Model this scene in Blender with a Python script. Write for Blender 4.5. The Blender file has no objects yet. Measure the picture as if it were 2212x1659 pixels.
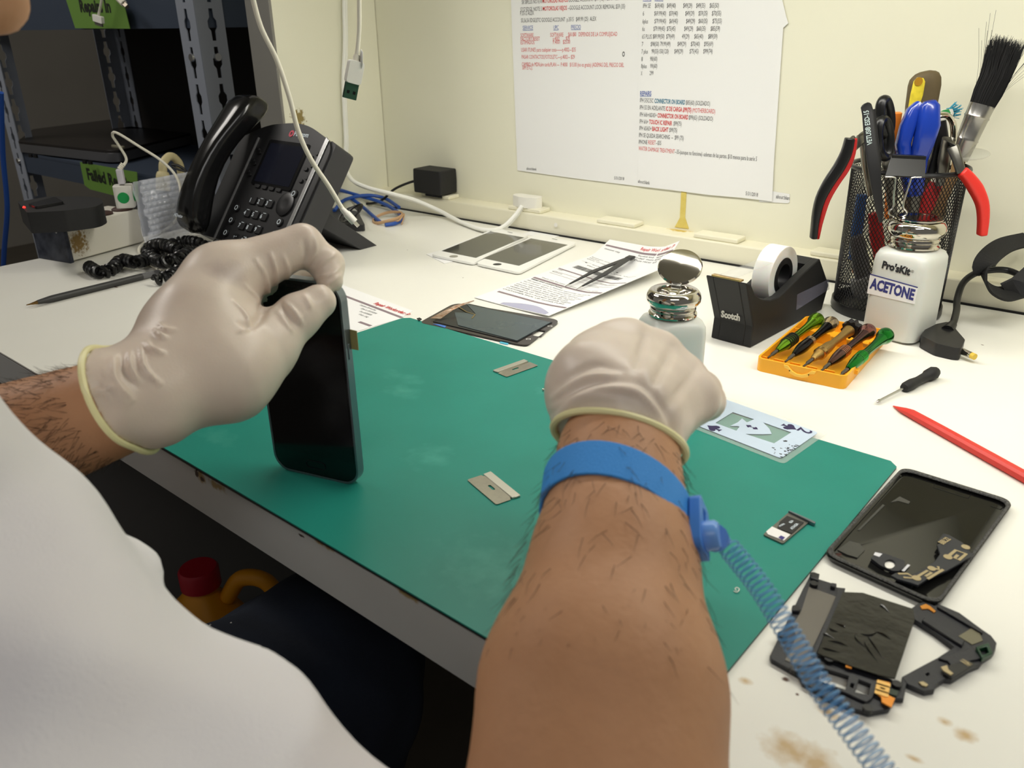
import bpy, bmesh, math, random
import numpy as np
from mathutils import Vector as V, Matrix, noise
from mathutils.geometry import tessellate_polygon
random.seed(7)
SC = bpy.context.scene
COL = SC.collection
PI = math.pi

# ------------------------------------------------------------------ camera
# z = 0 is the desk top, the floor is at z = -0.75; +X runs along the back wall, +Y towards it
F_PX, PITCH, ROLL, YAW, CAM_H = 1790.5, 0.4125669, -0.01542461, -0.68148054, 0.29115385
IW, IH = 2212, 1659
cy_, sy_ = math.cos(YAW), math.sin(YAW)
FWD = V((sy_ * math.cos(PITCH), cy_ * math.cos(PITCH), -math.sin(PITCH)))
r0_ = V((cy_, -sy_, 0)); u0_ = r0_.cross(FWD)
RGT = math.cos(ROLL) * r0_ + math.sin(ROLL) * u0_
UPV = -math.sin(ROLL) * r0_ + math.cos(ROLL) * u0_
EYE = V((0, 0, CAM_H))
cd = bpy.data.cameras.new('camera'); cam = bpy.data.objects.new('camera', cd); COL.objects.link(cam)
cd.sensor_fit = 'HORIZONTAL'; cd.sensor_width = 36.0; cd.lens = 36.0 * F_PX / IW
cd.clip_start = 0.01; cd.clip_end = 50
cam.matrix_world = Matrix((( RGT.x, UPV.x, -FWD.x, EYE.x), (RGT.y, UPV.y, -FWD.y, EYE.y), (RGT.z, UPV.z, -FWD.z, EYE.z), (0, 0, 0, 1)))
cd.dof.use_dof = True; cd.dof.focus_distance = 0.78; cd.dof.aperture_fstop = 14.0
SC.camera = cam

# ------------------------------------------------------------------ world, lamps, exposure
w = bpy.data.worlds.new('room_light'); SC.world = w; w.use_nodes = True
w.node_tree.nodes['Background'].inputs[0].default_value = (1.0, 0.97, 0.9, 1)
w.node_tree.nodes['Background'].inputs[1].default_value = 0.15

def area(name, loc, target, sx, sy, power, col=(1, 0.96, 0.86)):
    l = bpy.data.lights.new(name, 'AREA'); l.shape = 'RECTANGLE'; l.size = sx; l.size_y = sy; l.energy = power; l.color = col
    o = bpy.data.objects.new(name, l); COL.objects.link(o); o.location = loc
    o.rotation_euler = (V(target) - V(loc)).to_track_quat('-Z', 'Y').to_euler()
    return o
area("cabinet_lamp_light", (-0.20, 0.66, 0.528), (-0.20, 0.74, 0.0), 1.15, 0.05, 4.5, (1, 0.975, 0.885))
area('room_lamp_light', (-2.3, 0.1, 1.7), (-2.0, 0.9, 0.0), 1.2, 0.6, 27, (1, 0.95, 0.88))
area('ceiling_lamp_light', (0.5, -0.7, 1.72), (-0.3, 0.3, 0.0), 1.2, 0.6, 12, (1, 0.98, 0.96))

SC.view_settings.view_transform = 'Standard'
SC.view_settings.look = 'None'
SC.view_settings.gamma = 1
SC.view_settings.exposure = 0.0

# ------------------------------------------------------------------ pixel helpers (photo coordinates -> places in the room)
def ray(px, py):
    return (FWD * F_PX + RGT * (px - IW / 2) - UPV * (py - IH / 2)).normalized()
def at(px, py, z=0.0):
    d = ray(px, py); return EYE + d * ((z - EYE.z) / d.z)
def at_y(px, py, Y):
    d = ray(px, py); return EYE + d * ((Y - EYE.y) / d.y)
def at_x(px, py, X):
    d = ray(px, py); return EYE + d * ((X - EYE.x) / d.x)
def at_d(px, py, dist):
    return EYE + ray(px, py) * dist
def on_plane(px, py, p0, n):
    d = ray(px, py); return EYE + d * ((V(p0) - EYE).dot(n) / d.dot(n))

# ------------------------------------------------------------------ materials
def lin(c):
    return tuple(((x / 255) / 12.92 if x / 255 <= 0.04045 else ((x / 255 + 0.055) / 1.055) ** 2.4) for x in c) + (1,)
MATS = {}
def mat(name, c, rough=0.5, metal=0.0, alpha=1.0, trans=0.0, noise_s=0, noise_a=0.0, c2=None, bump=0.0, bump_s=200, emit=0, sss=0.0, ior=1.45, spec=0.5, coat=0.0):
    if name in MATS: return MATS[name]
    m = bpy.data.materials.new(name); m.use_nodes = True; nt = m.node_tree; b = nt.nodes['Principled BSDF']
    c = lin(c)
    b.inputs['Base Color'].default_value = c; b.inputs['Roughness'].default_value = rough; b.inputs['Metallic'].default_value = metal
    b.inputs['Alpha'].default_value = alpha; b.inputs['Transmission Weight'].default_value = trans; b.inputs['IOR'].default_value = ior
    b.inputs['Specular IOR Level'].default_value = spec; b.inputs['Coat Weight'].default_value = coat
    if sss: b.inputs['Subsurface Weight'].default_value = sss; b.inputs['Subsurface Radius'].default_value = (1, .5, .3); b.inputs['Subsurface Scale'].default_value = .01
    if emit: b.inputs['Emission Color'].default_value = c; b.inputs['Emission Strength'].default_value = emit
    tc = nt.nodes.new('ShaderNodeTexCoord')
    if noise_s:
        n = nt.nodes.new('ShaderNodeTexNoise'); n.inputs['Scale'].default_value = noise_s; n.inputs['Detail'].default_value = 5
        nt.links.new(tc.outputs['Object'], n.inputs['Vector'])
        r = nt.nodes.new('ShaderNodeValToRGB'); r.color_ramp.elements[0].position = 0.35; r.color_ramp.elements[1].position = 0.7
        e = lin(c2) if c2 else tuple(x * 0.7 for x in c[:3]) + (1,)
        k = noise_a or 1.0
        r.color_ramp.elements[0].color = c; r.color_ramp.elements[1].color = tuple(c[i] * (1 - k) + e[i] * k for i in range(3)) + (1,)
        nt.links.new(n.outputs['Fac'], r.inputs['Fac']); nt.links.new(r.outputs['Color'], b.inputs['Base Color'])
    if bump:
        n = nt.nodes.new('ShaderNodeTexNoise'); n.inputs['Scale'].default_value = bump_s; n.inputs['Detail'].default_value = 3
        nt.links.new(tc.outputs['Object'], n.inputs['Vector'])
        u = nt.nodes.new('ShaderNodeBump'); u.inputs['Strength'].default_value = bump; u.inputs['Distance'].default_value = 0.001
        nt.links.new(n.outputs['Fac'], u.inputs['Height']); nt.links.new(u.outputs['Normal'], b.inputs['Normal'])
    MATS[name] = m
    return m
def splotch(m, spots, col, soft=0.35, nscale=45.0, namp=0.6, world=True):
    """wear marks: irregular blots of `col` centred at the given places, (x, y, z, rx, ry) in metres"""
    nt = m.node_tree; b = nt.nodes['Principled BSDF']
    geo = nt.nodes.new('ShaderNodeNewGeometry')
    nz = nt.nodes.new('ShaderNodeTexNoise'); nz.inputs['Scale'].default_value = nscale; nz.inputs['Detail'].default_value = 6
    nt.links.new(geo.outputs['Position'], nz.inputs['Vector'])
    prev = b.inputs['Base Color'].links[0].from_socket if b.inputs['Base Color'].links else None
    acc = None
    for s in spots:
        sub = nt.nodes.new('ShaderNodeVectorMath'); sub.operation = 'SUBTRACT'; sub.inputs[1].default_value = s[:3]
        nt.links.new(geo.outputs['Position'], sub.inputs[0])
        mul = nt.nodes.new('ShaderNodeVectorMath'); mul.operation = 'MULTIPLY'; mul.inputs[1].default_value = (1 / s[3], 1 / s[4], 1 / s[4])
        nt.links.new(sub.outputs[0], mul.inputs[0])
        ln = nt.nodes.new('ShaderNodeVectorMath'); ln.operation = 'LENGTH'; nt.links.new(mul.outputs[0], ln.inputs[0])
        ad = nt.nodes.new('ShaderNodeMath'); ad.operation = 'MULTIPLY_ADD'; ad.inputs[1].default_value = 2 * namp; ad.inputs[2].default_value = 0
        sh = nt.nodes.new('ShaderNodeMath'); sh.operation = 'SUBTRACT'; sh.inputs[1].default_value = 0.5
        nt.links.new(nz.outputs['Fac'], sh.inputs[0]); nt.links.new(sh.outputs[0], ad.inputs[0]); nt.links.new(ln.outputs['Value'], ad.inputs[2])
        mr = nt.nodes.new('ShaderNodeMapRange'); mr.inputs['From Min'].default_value = 1.0; mr.inputs['From Max'].default_value = 1.0 - soft
        nt.links.new(ad.outputs[0], mr.inputs['Value'])
        if acc is None: acc = mr.outputs['Result']
        else:
            mx = nt.nodes.new('ShaderNodeMath'); mx.operation = 'MAXIMUM'; nt.links.new(acc, mx.inputs[0]); nt.links.new(mr.outputs['Result'], mx.inputs[1]); acc = mx.outputs[0]
    mix = nt.nodes.new('ShaderNodeMix'); mix.data_type = 'RGBA'
    nt.links.new(acc, mix.inputs['Factor'])
    if prev: nt.links.new(prev, mix.inputs['A'])
    else: mix.inputs['A'].default_value = b.inputs['Base Color'].default_value
    mix.inputs['B'].default_value = lin(col)
    nt.links.new(mix.outputs['Result'], b.inputs['Base Color'])
    return m

# ------------------------------------------------------------------ mesh building
def mtx(loc=(0, 0, 0), rx=0, ry=0, rz=0):
    return Matrix.Translation(loc) @ Matrix.Rotation(rz, 4, 'Z') @ Matrix.Rotation(ry, 4, 'Y') @ Matrix.Rotation(rx, 4, 'X')
def frame(o, x, y=None, z=None):
    """matrix with origin o, x axis along x, and z (or y) close to the given vector"""
    x = V(x).normalized()
    if z is not None: z = V(z); z = (z - x * z.dot(x)).normalized(); y = z.cross(x)
    else: y = V(y); y = (y - x * y.dot(x)).normalized(); z = x.cross(y)
    return Matrix(((x.x, y.x, z.x, o[0]), (x.y, y.y, z.y, o[1]), (x.z, y.z, z.z, o[2]), (0, 0, 0, 1)))
def rrect(w, h, r, n=5, cx=0, cy=0):
    out = []
    for sx, sy, a0 in ((1, 1, 0), (-1, 1, PI / 2), (-1, -1, PI), (1, -1, 1.5 * PI)):
        for i in range(n + 1):
            a = a0 + PI / 2 * i / n
            out.append((cx + sx * (w / 2 - r) + r * math.cos(a), cy + sy * (h / 2 - r) + r * math.sin(a)))
    return out
def roundpoly(p, r, n=4):
    """round the corners of a convex-ish polygon"""
    out = []; N = len(p)
    rr = r if isinstance(r, (list, tuple)) else [r] * N
    for i in range(N):
        a, b, c = V(p[i - 1]).to_2d(), V(p[i]).to_2d(), V(p[(i + 1) % N]).to_2d()
        d1 = (a - b); d2 = (c - b); q = min(rr[i], d1.length * .45, d2.length * .45)
        s = b + d1.normalized() * q; e = b + d2.normalized() * q
        for k in range(n + 1):
            t = k / n
            out.append(tuple(s * (1 - t) ** 2 + b * 2 * t * (1 - t) + e * t * t))
    return out
def spline(P, n=8, closed=False):
    P = [V(p) for p in P]; N = len(P); out = []
    rng = range(N) if closed else range(N - 1)
    for i in rng:
        p1, p2 = P[i], P[(i + 1) % N]
        p0 = P[i - 1] if (i > 0 or closed) else p1 * 2 - p2
        p3 = P[(i + 2) % N] if (i + 2 < N or closed) else p2 * 2 - p1
        for k in range(n):
            t = k / n
            out.append(0.5 * ((2 * p1) + (p2 - p0) * t + (2 * p0 - 5 * p1 + 4 * p2 - p3) * t * t + (3 * p1 - p0 - 3 * p2 + p3) * t ** 3))
    if not closed: out.append(P[-1])
    return out

TXT = {}
def text_mesh(s, bold=0.0, align='LEFT'):
    k = (s, bold, align)
    if k in TXT: return TXT[k]
    cu = bpy.data.curves.new('t', 'FONT'); cu.body = s; cu.size = 1.0; cu.offset = bold; cu.align_x = align; cu.resolution_u = 2
    ob = bpy.data.objects.new('t', cu); me = ob.to_mesh()
    vs = [v.co.copy() for v in me.vertices]; fs = [tuple(p.vertices) for p in me.polygons]
    ob.to_mesh_clear(); bpy.data.objects.remove(ob); bpy.data.curves.remove(cu)
    TXT[k] = (vs, fs)
    return TXT[k]

class MB:
    def __init__(s): s.v = []; s.f = []
    def add(s, vs, fs, m=None):
        n = len(s.v)
        s.v += [(m @ V(v)) if m else V(v) for v in vs]; s.f += [tuple(i + n for i in f) for f in fs]
        return s
    def box(s, c, size, m=None):
        x, y, z = [q / 2 for q in size]
        vs = [(c[0] + a * x, c[1] + b * y, c[2] + d * z) for a in (-1, 1) for b in (-1, 1) for d in (-1, 1)]
        return s.add(vs, [(0, 1, 3, 2), (4, 6, 7, 5), (0, 4, 5, 1), (2, 3, 7, 6), (0, 2, 6, 4), (1, 5, 7, 3)], m)
    def rings(s, rings, m=None, cap=True, closed=False):
        n = len(rings[0]); vs = [p for r in rings for p in r]; fs = []
        K = len(rings)
        for i in range(K if closed else K - 1):
            j = (i + 1) % K
            for k in range(n):
                k2 = (k + 1) % n
                fs.append((i * n + k, i * n + k2, j * n + k2, j * n + k))
        if cap and not closed: fs += [tuple(range(n - 1, -1, -1)), tuple(range((K - 1) * n, K * n))]
        return s.add(vs, fs, m)
    def lathe(s, prof, m=None, seg=32, cap=True):
        return s.rings([[(r * math.cos(2 * PI * k / seg), r * math.sin(2 * PI * k / seg), z) for k in range(seg)] for r, z in prof], m, cap)
    def tube(s, pts, r, seg=8, closed=False, flat=1.0, up=None):
        pts = [V(p) for p in pts]; N = len(pts); rings = []
        rr = r if isinstance(r, (list, tuple)) else [r] * N
        prev = None
        for i in range(N):
            a = pts[i - 1] if (i > 0 or closed) else pts[i]; b = pts[(i + 1) % N] if (i < N - 1 or closed) else pts[i]
            t = (b - a).normalized()
            if prev is None:
                u = V(up) if up is not None else (V((0, 0, 1)) if abs(t.z) < 0.9 else V((1, 0, 0)))
            else: u = prev
            if up is not None: u = V(up)
            u = (u - t * u.dot(t)).normalized(); prev = u; w = t.cross(u)
            rings.append([pts[i] + (w * math.cos(2 * PI * k / seg) + u * math.sin(2 * PI * k / seg) * flat) * rr[i] for k in range(seg)])
        return s.rings(rings, None, True, closed)
    def cyl(s, a, b, r0, r1=None, seg=16):
        return s.tube([a, b], [r0, r0 if r1 is None else r1], seg)
    def prism(s, poly, z0, z1, m=None, holes=()):
        loops = [list(poly)] + [list(h) for h in holes]
        def area2(l): return sum(l[i - 1][0] * l[i][1] - l[i][0] * l[i - 1][1] for i in range(len(l)))
        if area2(loops[0]) < 0: loops[0].reverse()
        for h in loops[1:]:
            if area2(h) > 0: h.reverse()
        flat = [V((p[0], p[1], 0)) for l in loops for p in l]; n = len(flat)
        tri = tessellate_polygon([[V((p[0], p[1], 0)) for p in l] for l in loops])
        fs = []
        for t in tri:
            a, b, c = [flat[i] for i in t]
            if (b - a).cross(c - a).z < 0: t = (t[0], t[2], t[1])
            fs.append(tuple(i + n for i in t)); fs.append((t[2], t[1], t[0]))
        k = 0
        for l in loops:
            L = len(l)
            for i in range(L): fs.append((k + i, k + (i + 1) % L, k + (i + 1) % L + n, k + i + n))
            k += L
        z0f = z0 if callable(z0) else (lambda x, y: z0); z1f = z1 if callable(z1) else (lambda x, y: z1)
        return s.add([(p.x, p.y, z0f(p.x, p.y)) for p in flat] + [(p.x, p.y, z1f(p.x, p.y)) for p in flat], fs, m)
    def text(s, t, size, m, bold=0.0, align='LEFT', wide=1.0):
        vs, fs = text_mesh(t, bold, align)
        return s.add([(v.x * size * wide, v.y * size, 0) for v in vs], fs, m)
    def ball(s, c, r, seg=16, m=None, sz=1.0):
        pr = [(max(1e-5, r * math.sin(PI * i / (seg // 2))), -r * sz * math.cos(PI * i / (seg // 2))) for i in range(seg // 2 + 1)]
        mm = Matrix.Translation(c) if m is None else m @ Matrix.Translation(c)
        return s.lathe(pr, mm, seg)

ROOT = {}
def thing(name, label, cat, loc=(0, 0, 0), rz=0, group=None, m=None):
    o = bpy.data.objects.new(name, None); COL.objects.link(o); o.empty_display_size = 0.02
    M = m if m is not None else Matrix.Translation(loc) @ Matrix.Rotation(rz, 4, 'Z')
    o.matrix_world = M; ROOT[o.name] = M.copy()
    o['label'] = label; o['category'] = cat
    if group: o['group'] = group
    return o
def build(name, mb, material, parent=None, world=True, smooth=40, bevel=0, label=None, cat=None, group=None, kind=None, subsurf=0):
    """one mesh object; `world`: the vertices are in room coordinates, else in the coordinates of the parent's root"""
    me = bpy.data.meshes.new(name)
    M = ROOT.get(parent.name) if parent is not None else None
    vs = mb.v
    if M is not None and world: inv = M.inverted(); vs = [inv @ V(v) for v in vs]
    off = V((0, 0, 0))
    if parent is None:
        n = max(1, len(vs)); off = V((sum(v.x for v in vs) / n, sum(v.y for v in vs) / n, min(v.z for v in vs)))
        vs = [V(v) - off for v in vs]
    me.from_pydata([tuple(v) for v in vs], [], mb.f); me.validate(); me.update()
    if smooth:
        me.shade_smooth()
        try: me.set_sharp_from_angle(angle=math.radians(smooth))
        except Exception: pass
    o = bpy.data.objects.new(name, me); COL.objects.link(o); me.materials.append(material)
    if parent is not None: o.parent = parent; ROOT[o.name] = M
    else: o.location = off
    if bevel:
        b = o.modifiers.new('bevel', 'BEVEL'); b.width = bevel; b.segments = 2; b.limit_method = 'ANGLE'; b.angle_limit = math.radians(35)
    if subsurf:
        b = o.modifiers.new('subdivision', 'SUBSURF'); b.levels = subsurf; b.render_levels = subsurf
    if label: o['label'] = label
    if cat: o['category'] = cat
    if group: o['group'] = group
    if kind: o['kind'] = kind
    return o
def copy_tree(o, loc=None, rot=None, label=None):
    c = o.copy(); COL.objects.link(c)
    if loc is not None: c.location = loc
    if rot is not None: c.rotation_euler = rot
    if label: c['label'] = label
    for ch in list(o.children):
        d = ch.copy(); COL.objects.link(d); d.parent = c
        for g in list(ch.children):
            e = g.copy(); COL.objects.link(e); e.parent = d
    return c
def px_poly(pts, z): return [tuple(at(x, y, z).to_2d()) for x, y in pts]
# ================================================================== the setting
m_wall = mat('cream_panel', (238, 236, 216), 0.55, noise_s=6, noise_a=0.06, c2=(212, 208, 180))
splotch(m_wall, [tuple(at_x(644, 256, -1.102)) + (0.03, 0.014)], (150, 132, 80), 0.3, 160, 1.2)
m_dark = mat('dim_room_wall', (150, 146, 138), 0.9, noise_s=3, noise_a=0.3)
m_floor = mat('floor_tiles', (96, 90, 80), 0.7, noise_s=12, noise_a=0.4)
WY = 1.02                      # the cream back panel
b = MB(); b.box((0.15, WY + 0.02, 0.0), (2.56, 0.04, 2.9)); build('wall_back', b, m_wall, kind='structure', bevel=0.001)
b = MB(); b.box((-1.13, 0.9175, 0.31), (0.056, 0.203, 0.68)); build('wall_left', b, m_wall, kind='structure', bevel=0.001)
b = MB(); b.box((-1.13, 0.8135, 0.31), (0.058, 0.005, 0.68)); build('trim_1', b, mat('grey_end_cap', (140, 138, 132), 0.45, 0.2), kind='structure', bevel=0.001)
b = MB(); b.box((-1.6, 3.4, 0.35), (6.4, 0.1, 2.2)); b.box((-4.75, 1.0, 0.35), (0.1, 4.7, 2.2)); build('wall_far', b, m_dark, kind='structure')
b = MB(); b.box((-1.6, 0.9, -0.775), (6.4, 5.1, 0.05)); build('floor', b, m_floor, kind='structure')
b = MB(); b.box((-1.6, 0.9, 1.775), (6.4, 5.1, 0.05)); build('ceiling', b, mat('ceiling_paint', (214, 210, 198), 0.9), kind='structure')
# raceway ledge along the foot of the back panel
LY = 0.985
m_ledge = mat('cream_ledge', (238, 234, 212), 0.5, noise_s=9, noise_a=0.1, c2=(214, 206, 160))
splotch(m_ledge, [tuple(at_y(1470, 492, WY)) + (0.02, 0.012)], (214, 186, 90), 0.3, 120, .9)
b = MB(); b.box((0.14, (LY + WY) / 2 + .001, 0.0), (2.49, WY - LY, 0.052)); build('trim_2', b, m_ledge, kind='structure', bevel=0.002)
# overhead cabinet above the desk, its lamp under it
b = MB(); b.box((0.18, 0.858, 0.744), (2.44, 0.32, 0.36))
build('overhead_cabinet', b, mat('cabinet_paint', (206, 200, 170), 0.5), bevel=0.002, label='cream overhead cabinet mounted on the back panel above the desk', cat='cabinet')
b = MB(); b.box((-0.20, 0.66, 0.547), (1.2, 0.07, 0.025)); 
t = thing('task_lamp', 'long slim lamp fixed beneath the front of the overhead cabinet', 'lamp', (-0.20, 0.66, 0.56))
build('lamp_housing', b, mat('lamp_housing', (225, 225, 220), 0.4), t, bevel=0.002)
b = MB(); b.box((-0.20, 0.7, 0.556), (0.3, 0.05, 0.008)); build('mounting_bracket', b, mat('lamp_housing', (225, 225, 220), 0.4), t)

# ------------------------------------------------------------------ desk
m_top = mat('white_laminate', (240, 239, 231), 0.32, noise_s=14, noise_a=0.05, c2=(214, 208, 186), spec=0.4)
sp = [(1715, 1625, .017, .012), (1765, 1652, .012, .012), (1610, 1471, .004, .003), (2085, 1587, .006, .005), (2040, 1560, .004, .003), (1790, 1540, .008, .004), (1975, 1640, .004, .002)]
splotch(m_top, [tuple(at(x, y, 0)) + (a, c) for x, y, a, c in sp], (200, 172, 128), 0.9, 130, 0.75)
sp = [(1697, 1468, .0022, .002), (1722, 1500, .001, .001), (250, 620, .006, .0016), (700, 520, .0015, .001), (560, 720, .001, .001), (2122, 745, .0015, .001), (1955, 840, .001, .001), (880, 540, .001, .001), (1000, 600, .0012, .001), (1820, 1110, .001, .001)]
splotch(m_top, [tuple(at(x, y, 0)) + (a, c) for x, y, a, c in sp], (96, 66, 52), 0.5, 300, 0.5)
A_ = at(-700, 760 - 0.587 * 700, 0); 
f0 = at(0, 760, 0); f1 = at(1131, 1424, 0); dfr = (f1 - f0).normalized()      # front edge direction
XL, XR = -1.213, 0.75
pL = f0 + dfr * ((XL - f0.x) / dfr.x); pR = f0 + dfr * ((XR - f0.x) / dfr.x)
top = [(XL, pL.y), (XR, pR.y), (XR, LY - 0.004), (XL, LY - 0.004)]
desk = thing('desk', 'long white laminate desk with grey chipped front edge', 'desk', (-0.3, 0.6, -0.75))
b = MB(); b.prism(top, -0.0015, 0.0); build('desk_top', b, m_top, desk)
def inset(d0, d1): return [(XL + .0005, pL.y + d0), (XR, pR.y + d0), (XR, LY - d1), (XL + .0005, LY - d1)]
b = MB(); b.prism(inset(0.0006, .004), -0.0030, -0.0015); build('seam_line', b, mat('brown_seam', (58, 42, 34), 0.7), desk)
m_edge = mat('grey_laminate_edge', (186, 186, 184), 0.45, noise_s=20, noise_a=0.12)
sp = [(435, 1030, .006, .006), (470, 1050, .012, .005), (700, 1175, .012, .003), (880, 1285, .010, .003)]
fr = lambda x, y: at_y(x, y, f0.y + (dfr.y / dfr.x) * (at(x, y, -.01).x - f0.x))
splotch(m_edge, [tuple(fr(x, y)) + (a, c) for x, y, a, c in sp], (150, 128, 88), 0.5, 200, 0.9)
splotch(m_edge, [tuple(fr(x, y)) + (a, c) for x, y, a, c in [(425, 1022, .003, .003), (437, 1035, .003, .0025), (650, 1156, .004, .001), (410, 1098, .003, .0015), (455, 1120, .003, .001)]], (60, 40, 30), 0.3, 300, 0.9)
b = MB(); b.prism(inset(0, .004), -0.040, -0.0030); build('front_edge', b, m_edge, desk)
b = MB(); b.box((XL + .015, 0.63, -0.395), (0.02, 0.66, 0.71)); build('end_panel', b, mat('end_panel', (120, 120, 120), 0.5), desk)
b = MB(); b.box((XR - .015, 0.63, -0.395), (0.02, 0.66, 0.71)); build('end_panel', b, mat('end_panel', (120, 120, 120), 0.5), desk)
b = MB(); b.box((0.0, 0.965, -0.3), (1.4, 0.015, 0.5)); build('modesty_panel', b, mat('modesty_panel', (52, 46, 42), 0.7), desk)

# ------------------------------------------------------------------ green rubber mat
q = [(231, 895), (878, 684), (1943, 1001), (1441, 1606)]
mc = [at(x, y, 0.002) for x, y in q]
# square it up: near-left corner, direction along the desk front, depth across
mA = mc[0]; mx = dfr.copy(); mx.z = 0; mx.normalize(); my = V((-mx.y, mx.x, 0))
poly = [tuple(c.to_2d()) for c in mc]
ch = []
for i, p in enumerate(poly):
    a, n_ = V(poly[i - 1]), V(poly[(i + 1) % 4]); p = V(p)
    ch += [tuple(p + (a - p).normalized() * .006), tuple(p + (n_ - p).normalized() * .006)]
m_mat = mat('green_rubber', (34, 136, 122), 0.42, noise_s=9, noise_a=0.55, c2=(26, 120, 106), bump=0.05, bump_s=900, spec=0.35)
splotch(m_mat, [tuple(at(x, y, 0)) + (a, c) for x, y, a, c in [(870, 820, .03, .01), (870, 850, .02, .012), (930, 990, .02, .02), (480, 950, .02, .01), (1100, 1250, .05, .03), (1180, 850, .02, .008)]], (62, 150, 134), 1.6, 90, 1.3)
splotch(m_mat, [tuple(at(x, y, 0)) + (a, c) for x, y, a, c in [(955, 812, .003, .001), (1010, 868, .03, .0012), (895, 850, .02, .0010), (1130, 826, .003, .001), (868, 1077, .002, .0016), (1345, 930, .002, .001), (1720, 1048, .018, .0004), (1760, 1018, .003, .0004), (1100, 1300, .004, .0006), (1165, 1230, .001, .001), (1580, 998, .0008, .0008)]], (18, 74, 66), 0.5, 220, 0.7)
t = thing('work_mat', 'green rubber work mat with black underside covering the middle of the desk', 'mat', (-0.4, 0.42, 0))
b = MB(); b.prism(ch, 0.0011, 0.0020); build('rubber_top', b, m_mat, t)
b = MB(); b.prism(ch, 0.0, 0.0011); build('black_underside', b, mat('black_rubber', (22, 22, 24), 0.7), t)
# ================================================================== bodies: smooth implicit surfaces turned into one continuous mesh
def cap(a, b, ra, rb): return ('c', np.array(a, float), np.array(b, float), ra, rb)
def field(prims, X, k):
    """smooth union of tapered capsules (a, b, ra, rb) and ellipsoids"""
    out = None
    for p in prims:
        kk = k
        if p[0] == 'c':
            _, a, b, ra, rb = p[:5]
            if len(p) > 5: kk = p[5]
            ab = b - a; t = np.clip(((X - a) @ ab) / max(ab @ ab, 1e-12), 0, 1)
            d = np.linalg.norm(X - a - t[:, None] * ab, axis=1) - (ra + (rb - ra) * t)
        else:
            _, c, R, s = p[:4]
            if len(p) > 4: kk = p[4]
            q = (X - c) @ R / s; l = np.linalg.norm(q, axis=1); g = np.linalg.norm(q / s, axis=1)
            d = l * (l - 1) / np.maximum(g, 1e-9)
        if out is None: out = d
        else:
            h = np.maximum(kk - np.abs(out - d), 0) / kk
            out = np.minimum(out, d) - h * h * kk * 0.25
    return out
def ell(c, s, m=None, k=None):
    R = np.eye(3) if m is None else np.array(m.to_3x3())
    r = ['e', np.array(c, float), R, np.array(s, float)]
    if k: r.append(k)
    return tuple(r)
def surface(fn, lo, hi, h):
    lo = np.array(lo, float); hi = np.array(hi, float)
    n = np.ceil((hi - lo) / h).astype(int) + 1
    g = [lo[i] + h * np.arange(n[i]) for i in range(3)]
    S = np.empty(n, np.float32)
    B = 4; nb = np.ceil(n / B).astype(int)
    ci = np.stack(np.meshgrid(*[np.arange(q) for q in nb], indexing='ij'), -1).reshape(-1, 3)
    fc = np.concatenate([fn(lo + h * (ci[i:i + 200000] * B + (B - 1) / 2)) for i in range(0, len(ci), 200000)])
    SB = np.repeat(np.repeat(np.repeat(fc.reshape(nb), B, 0), B, 1), B, 2)[:n[0], :n[1], :n[2]]
    S[:] = SB
    near = ci[np.abs(fc) < h * B * 1.6 + 0.004]
    o = np.stack(np.meshgrid(*[np.arange(B)] * 3, indexing='ij'), -1).reshape(-1, 3)
    for i in range(0, len(near), 4000):
        I = (near[i:i + 4000, None, :] * B + o[None]).reshape(-1, 3); I = I[(I < n).all(1)]
        S[I[:, 0], I[:, 1], I[:, 2]] = fn(lo + h * I)
    ins = S < 0
    corners = [(a, b_, c) for a in (0, 1) for b_ in (0, 1) for c in (0, 1)]
    cnt = sum(ins[a:n[0] - 1 + a, b_:n[1] - 1 + b_, c:n[2] - 1 + c].astype(np.int8) for a, b_, c in corners)
    act = (cnt > 0) & (cnt < 8); idx = -np.ones(act.shape, int); A = np.argwhere(act); idx[tuple(A.T)] = np.arange(len(A))
    acc = np.zeros((len(A), 3)); num = np.zeros(len(A))
    for c1 in corners:
        for ax in range(3):
            if c1[ax]: continue
            c2 = list(c1); c2[ax] = 1; c2 = tuple(c2)
            s1 = S[A[:, 0] + c1[0], A[:, 1] + c1[1], A[:, 2] + c1[2]]; s2 = S[A[:, 0] + c2[0], A[:, 1] + c2[1], A[:, 2] + c2[2]]
            m = (s1 < 0) != (s2 < 0); t = np.where(m, s1 / np.where(m, s1 - s2, 1), 0)
            p = np.array(c1, float) + t[:, None] * (np.array(c2, float) - np.array(c1, float))
            acc[m] += p[m]; num[m] += 1
    vs = lo + h * (A + acc / num[:, None])
    fs = []
    for ax in range(3):
        o1, o2 = [i for i in range(3) if i != ax]
        sl0 = [slice(1, n[i] - 1) for i in range(3)]; sl0[ax] = slice(0, n[ax] - 1)
        sl1 = list(sl0); sl1[ax] = slice(1, n[ax])
        a = ins[tuple(sl0)]; b_ = ins[tuple(sl1)]
        E = np.argwhere(a != b_); fl = a[tuple(E.T)]
        base = E + 1; base[:, ax] = E[:, ax]
        def cell(d1, d2):
            q = base.copy(); q[:, o1] += d1; q[:, o2] += d2; return idx[q[:, 0], q[:, 1], q[:, 2]]
        Q = np.stack([cell(-1, -1), cell(0, -1), cell(0, 0), cell(-1, 0)], 1)
        rev = fl if ax != 1 else ~fl
        Q = np.where(rev[:, None], Q, Q[:, ::-1])
        fs.append(Q)
    return vs, np.concatenate(fs)
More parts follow.
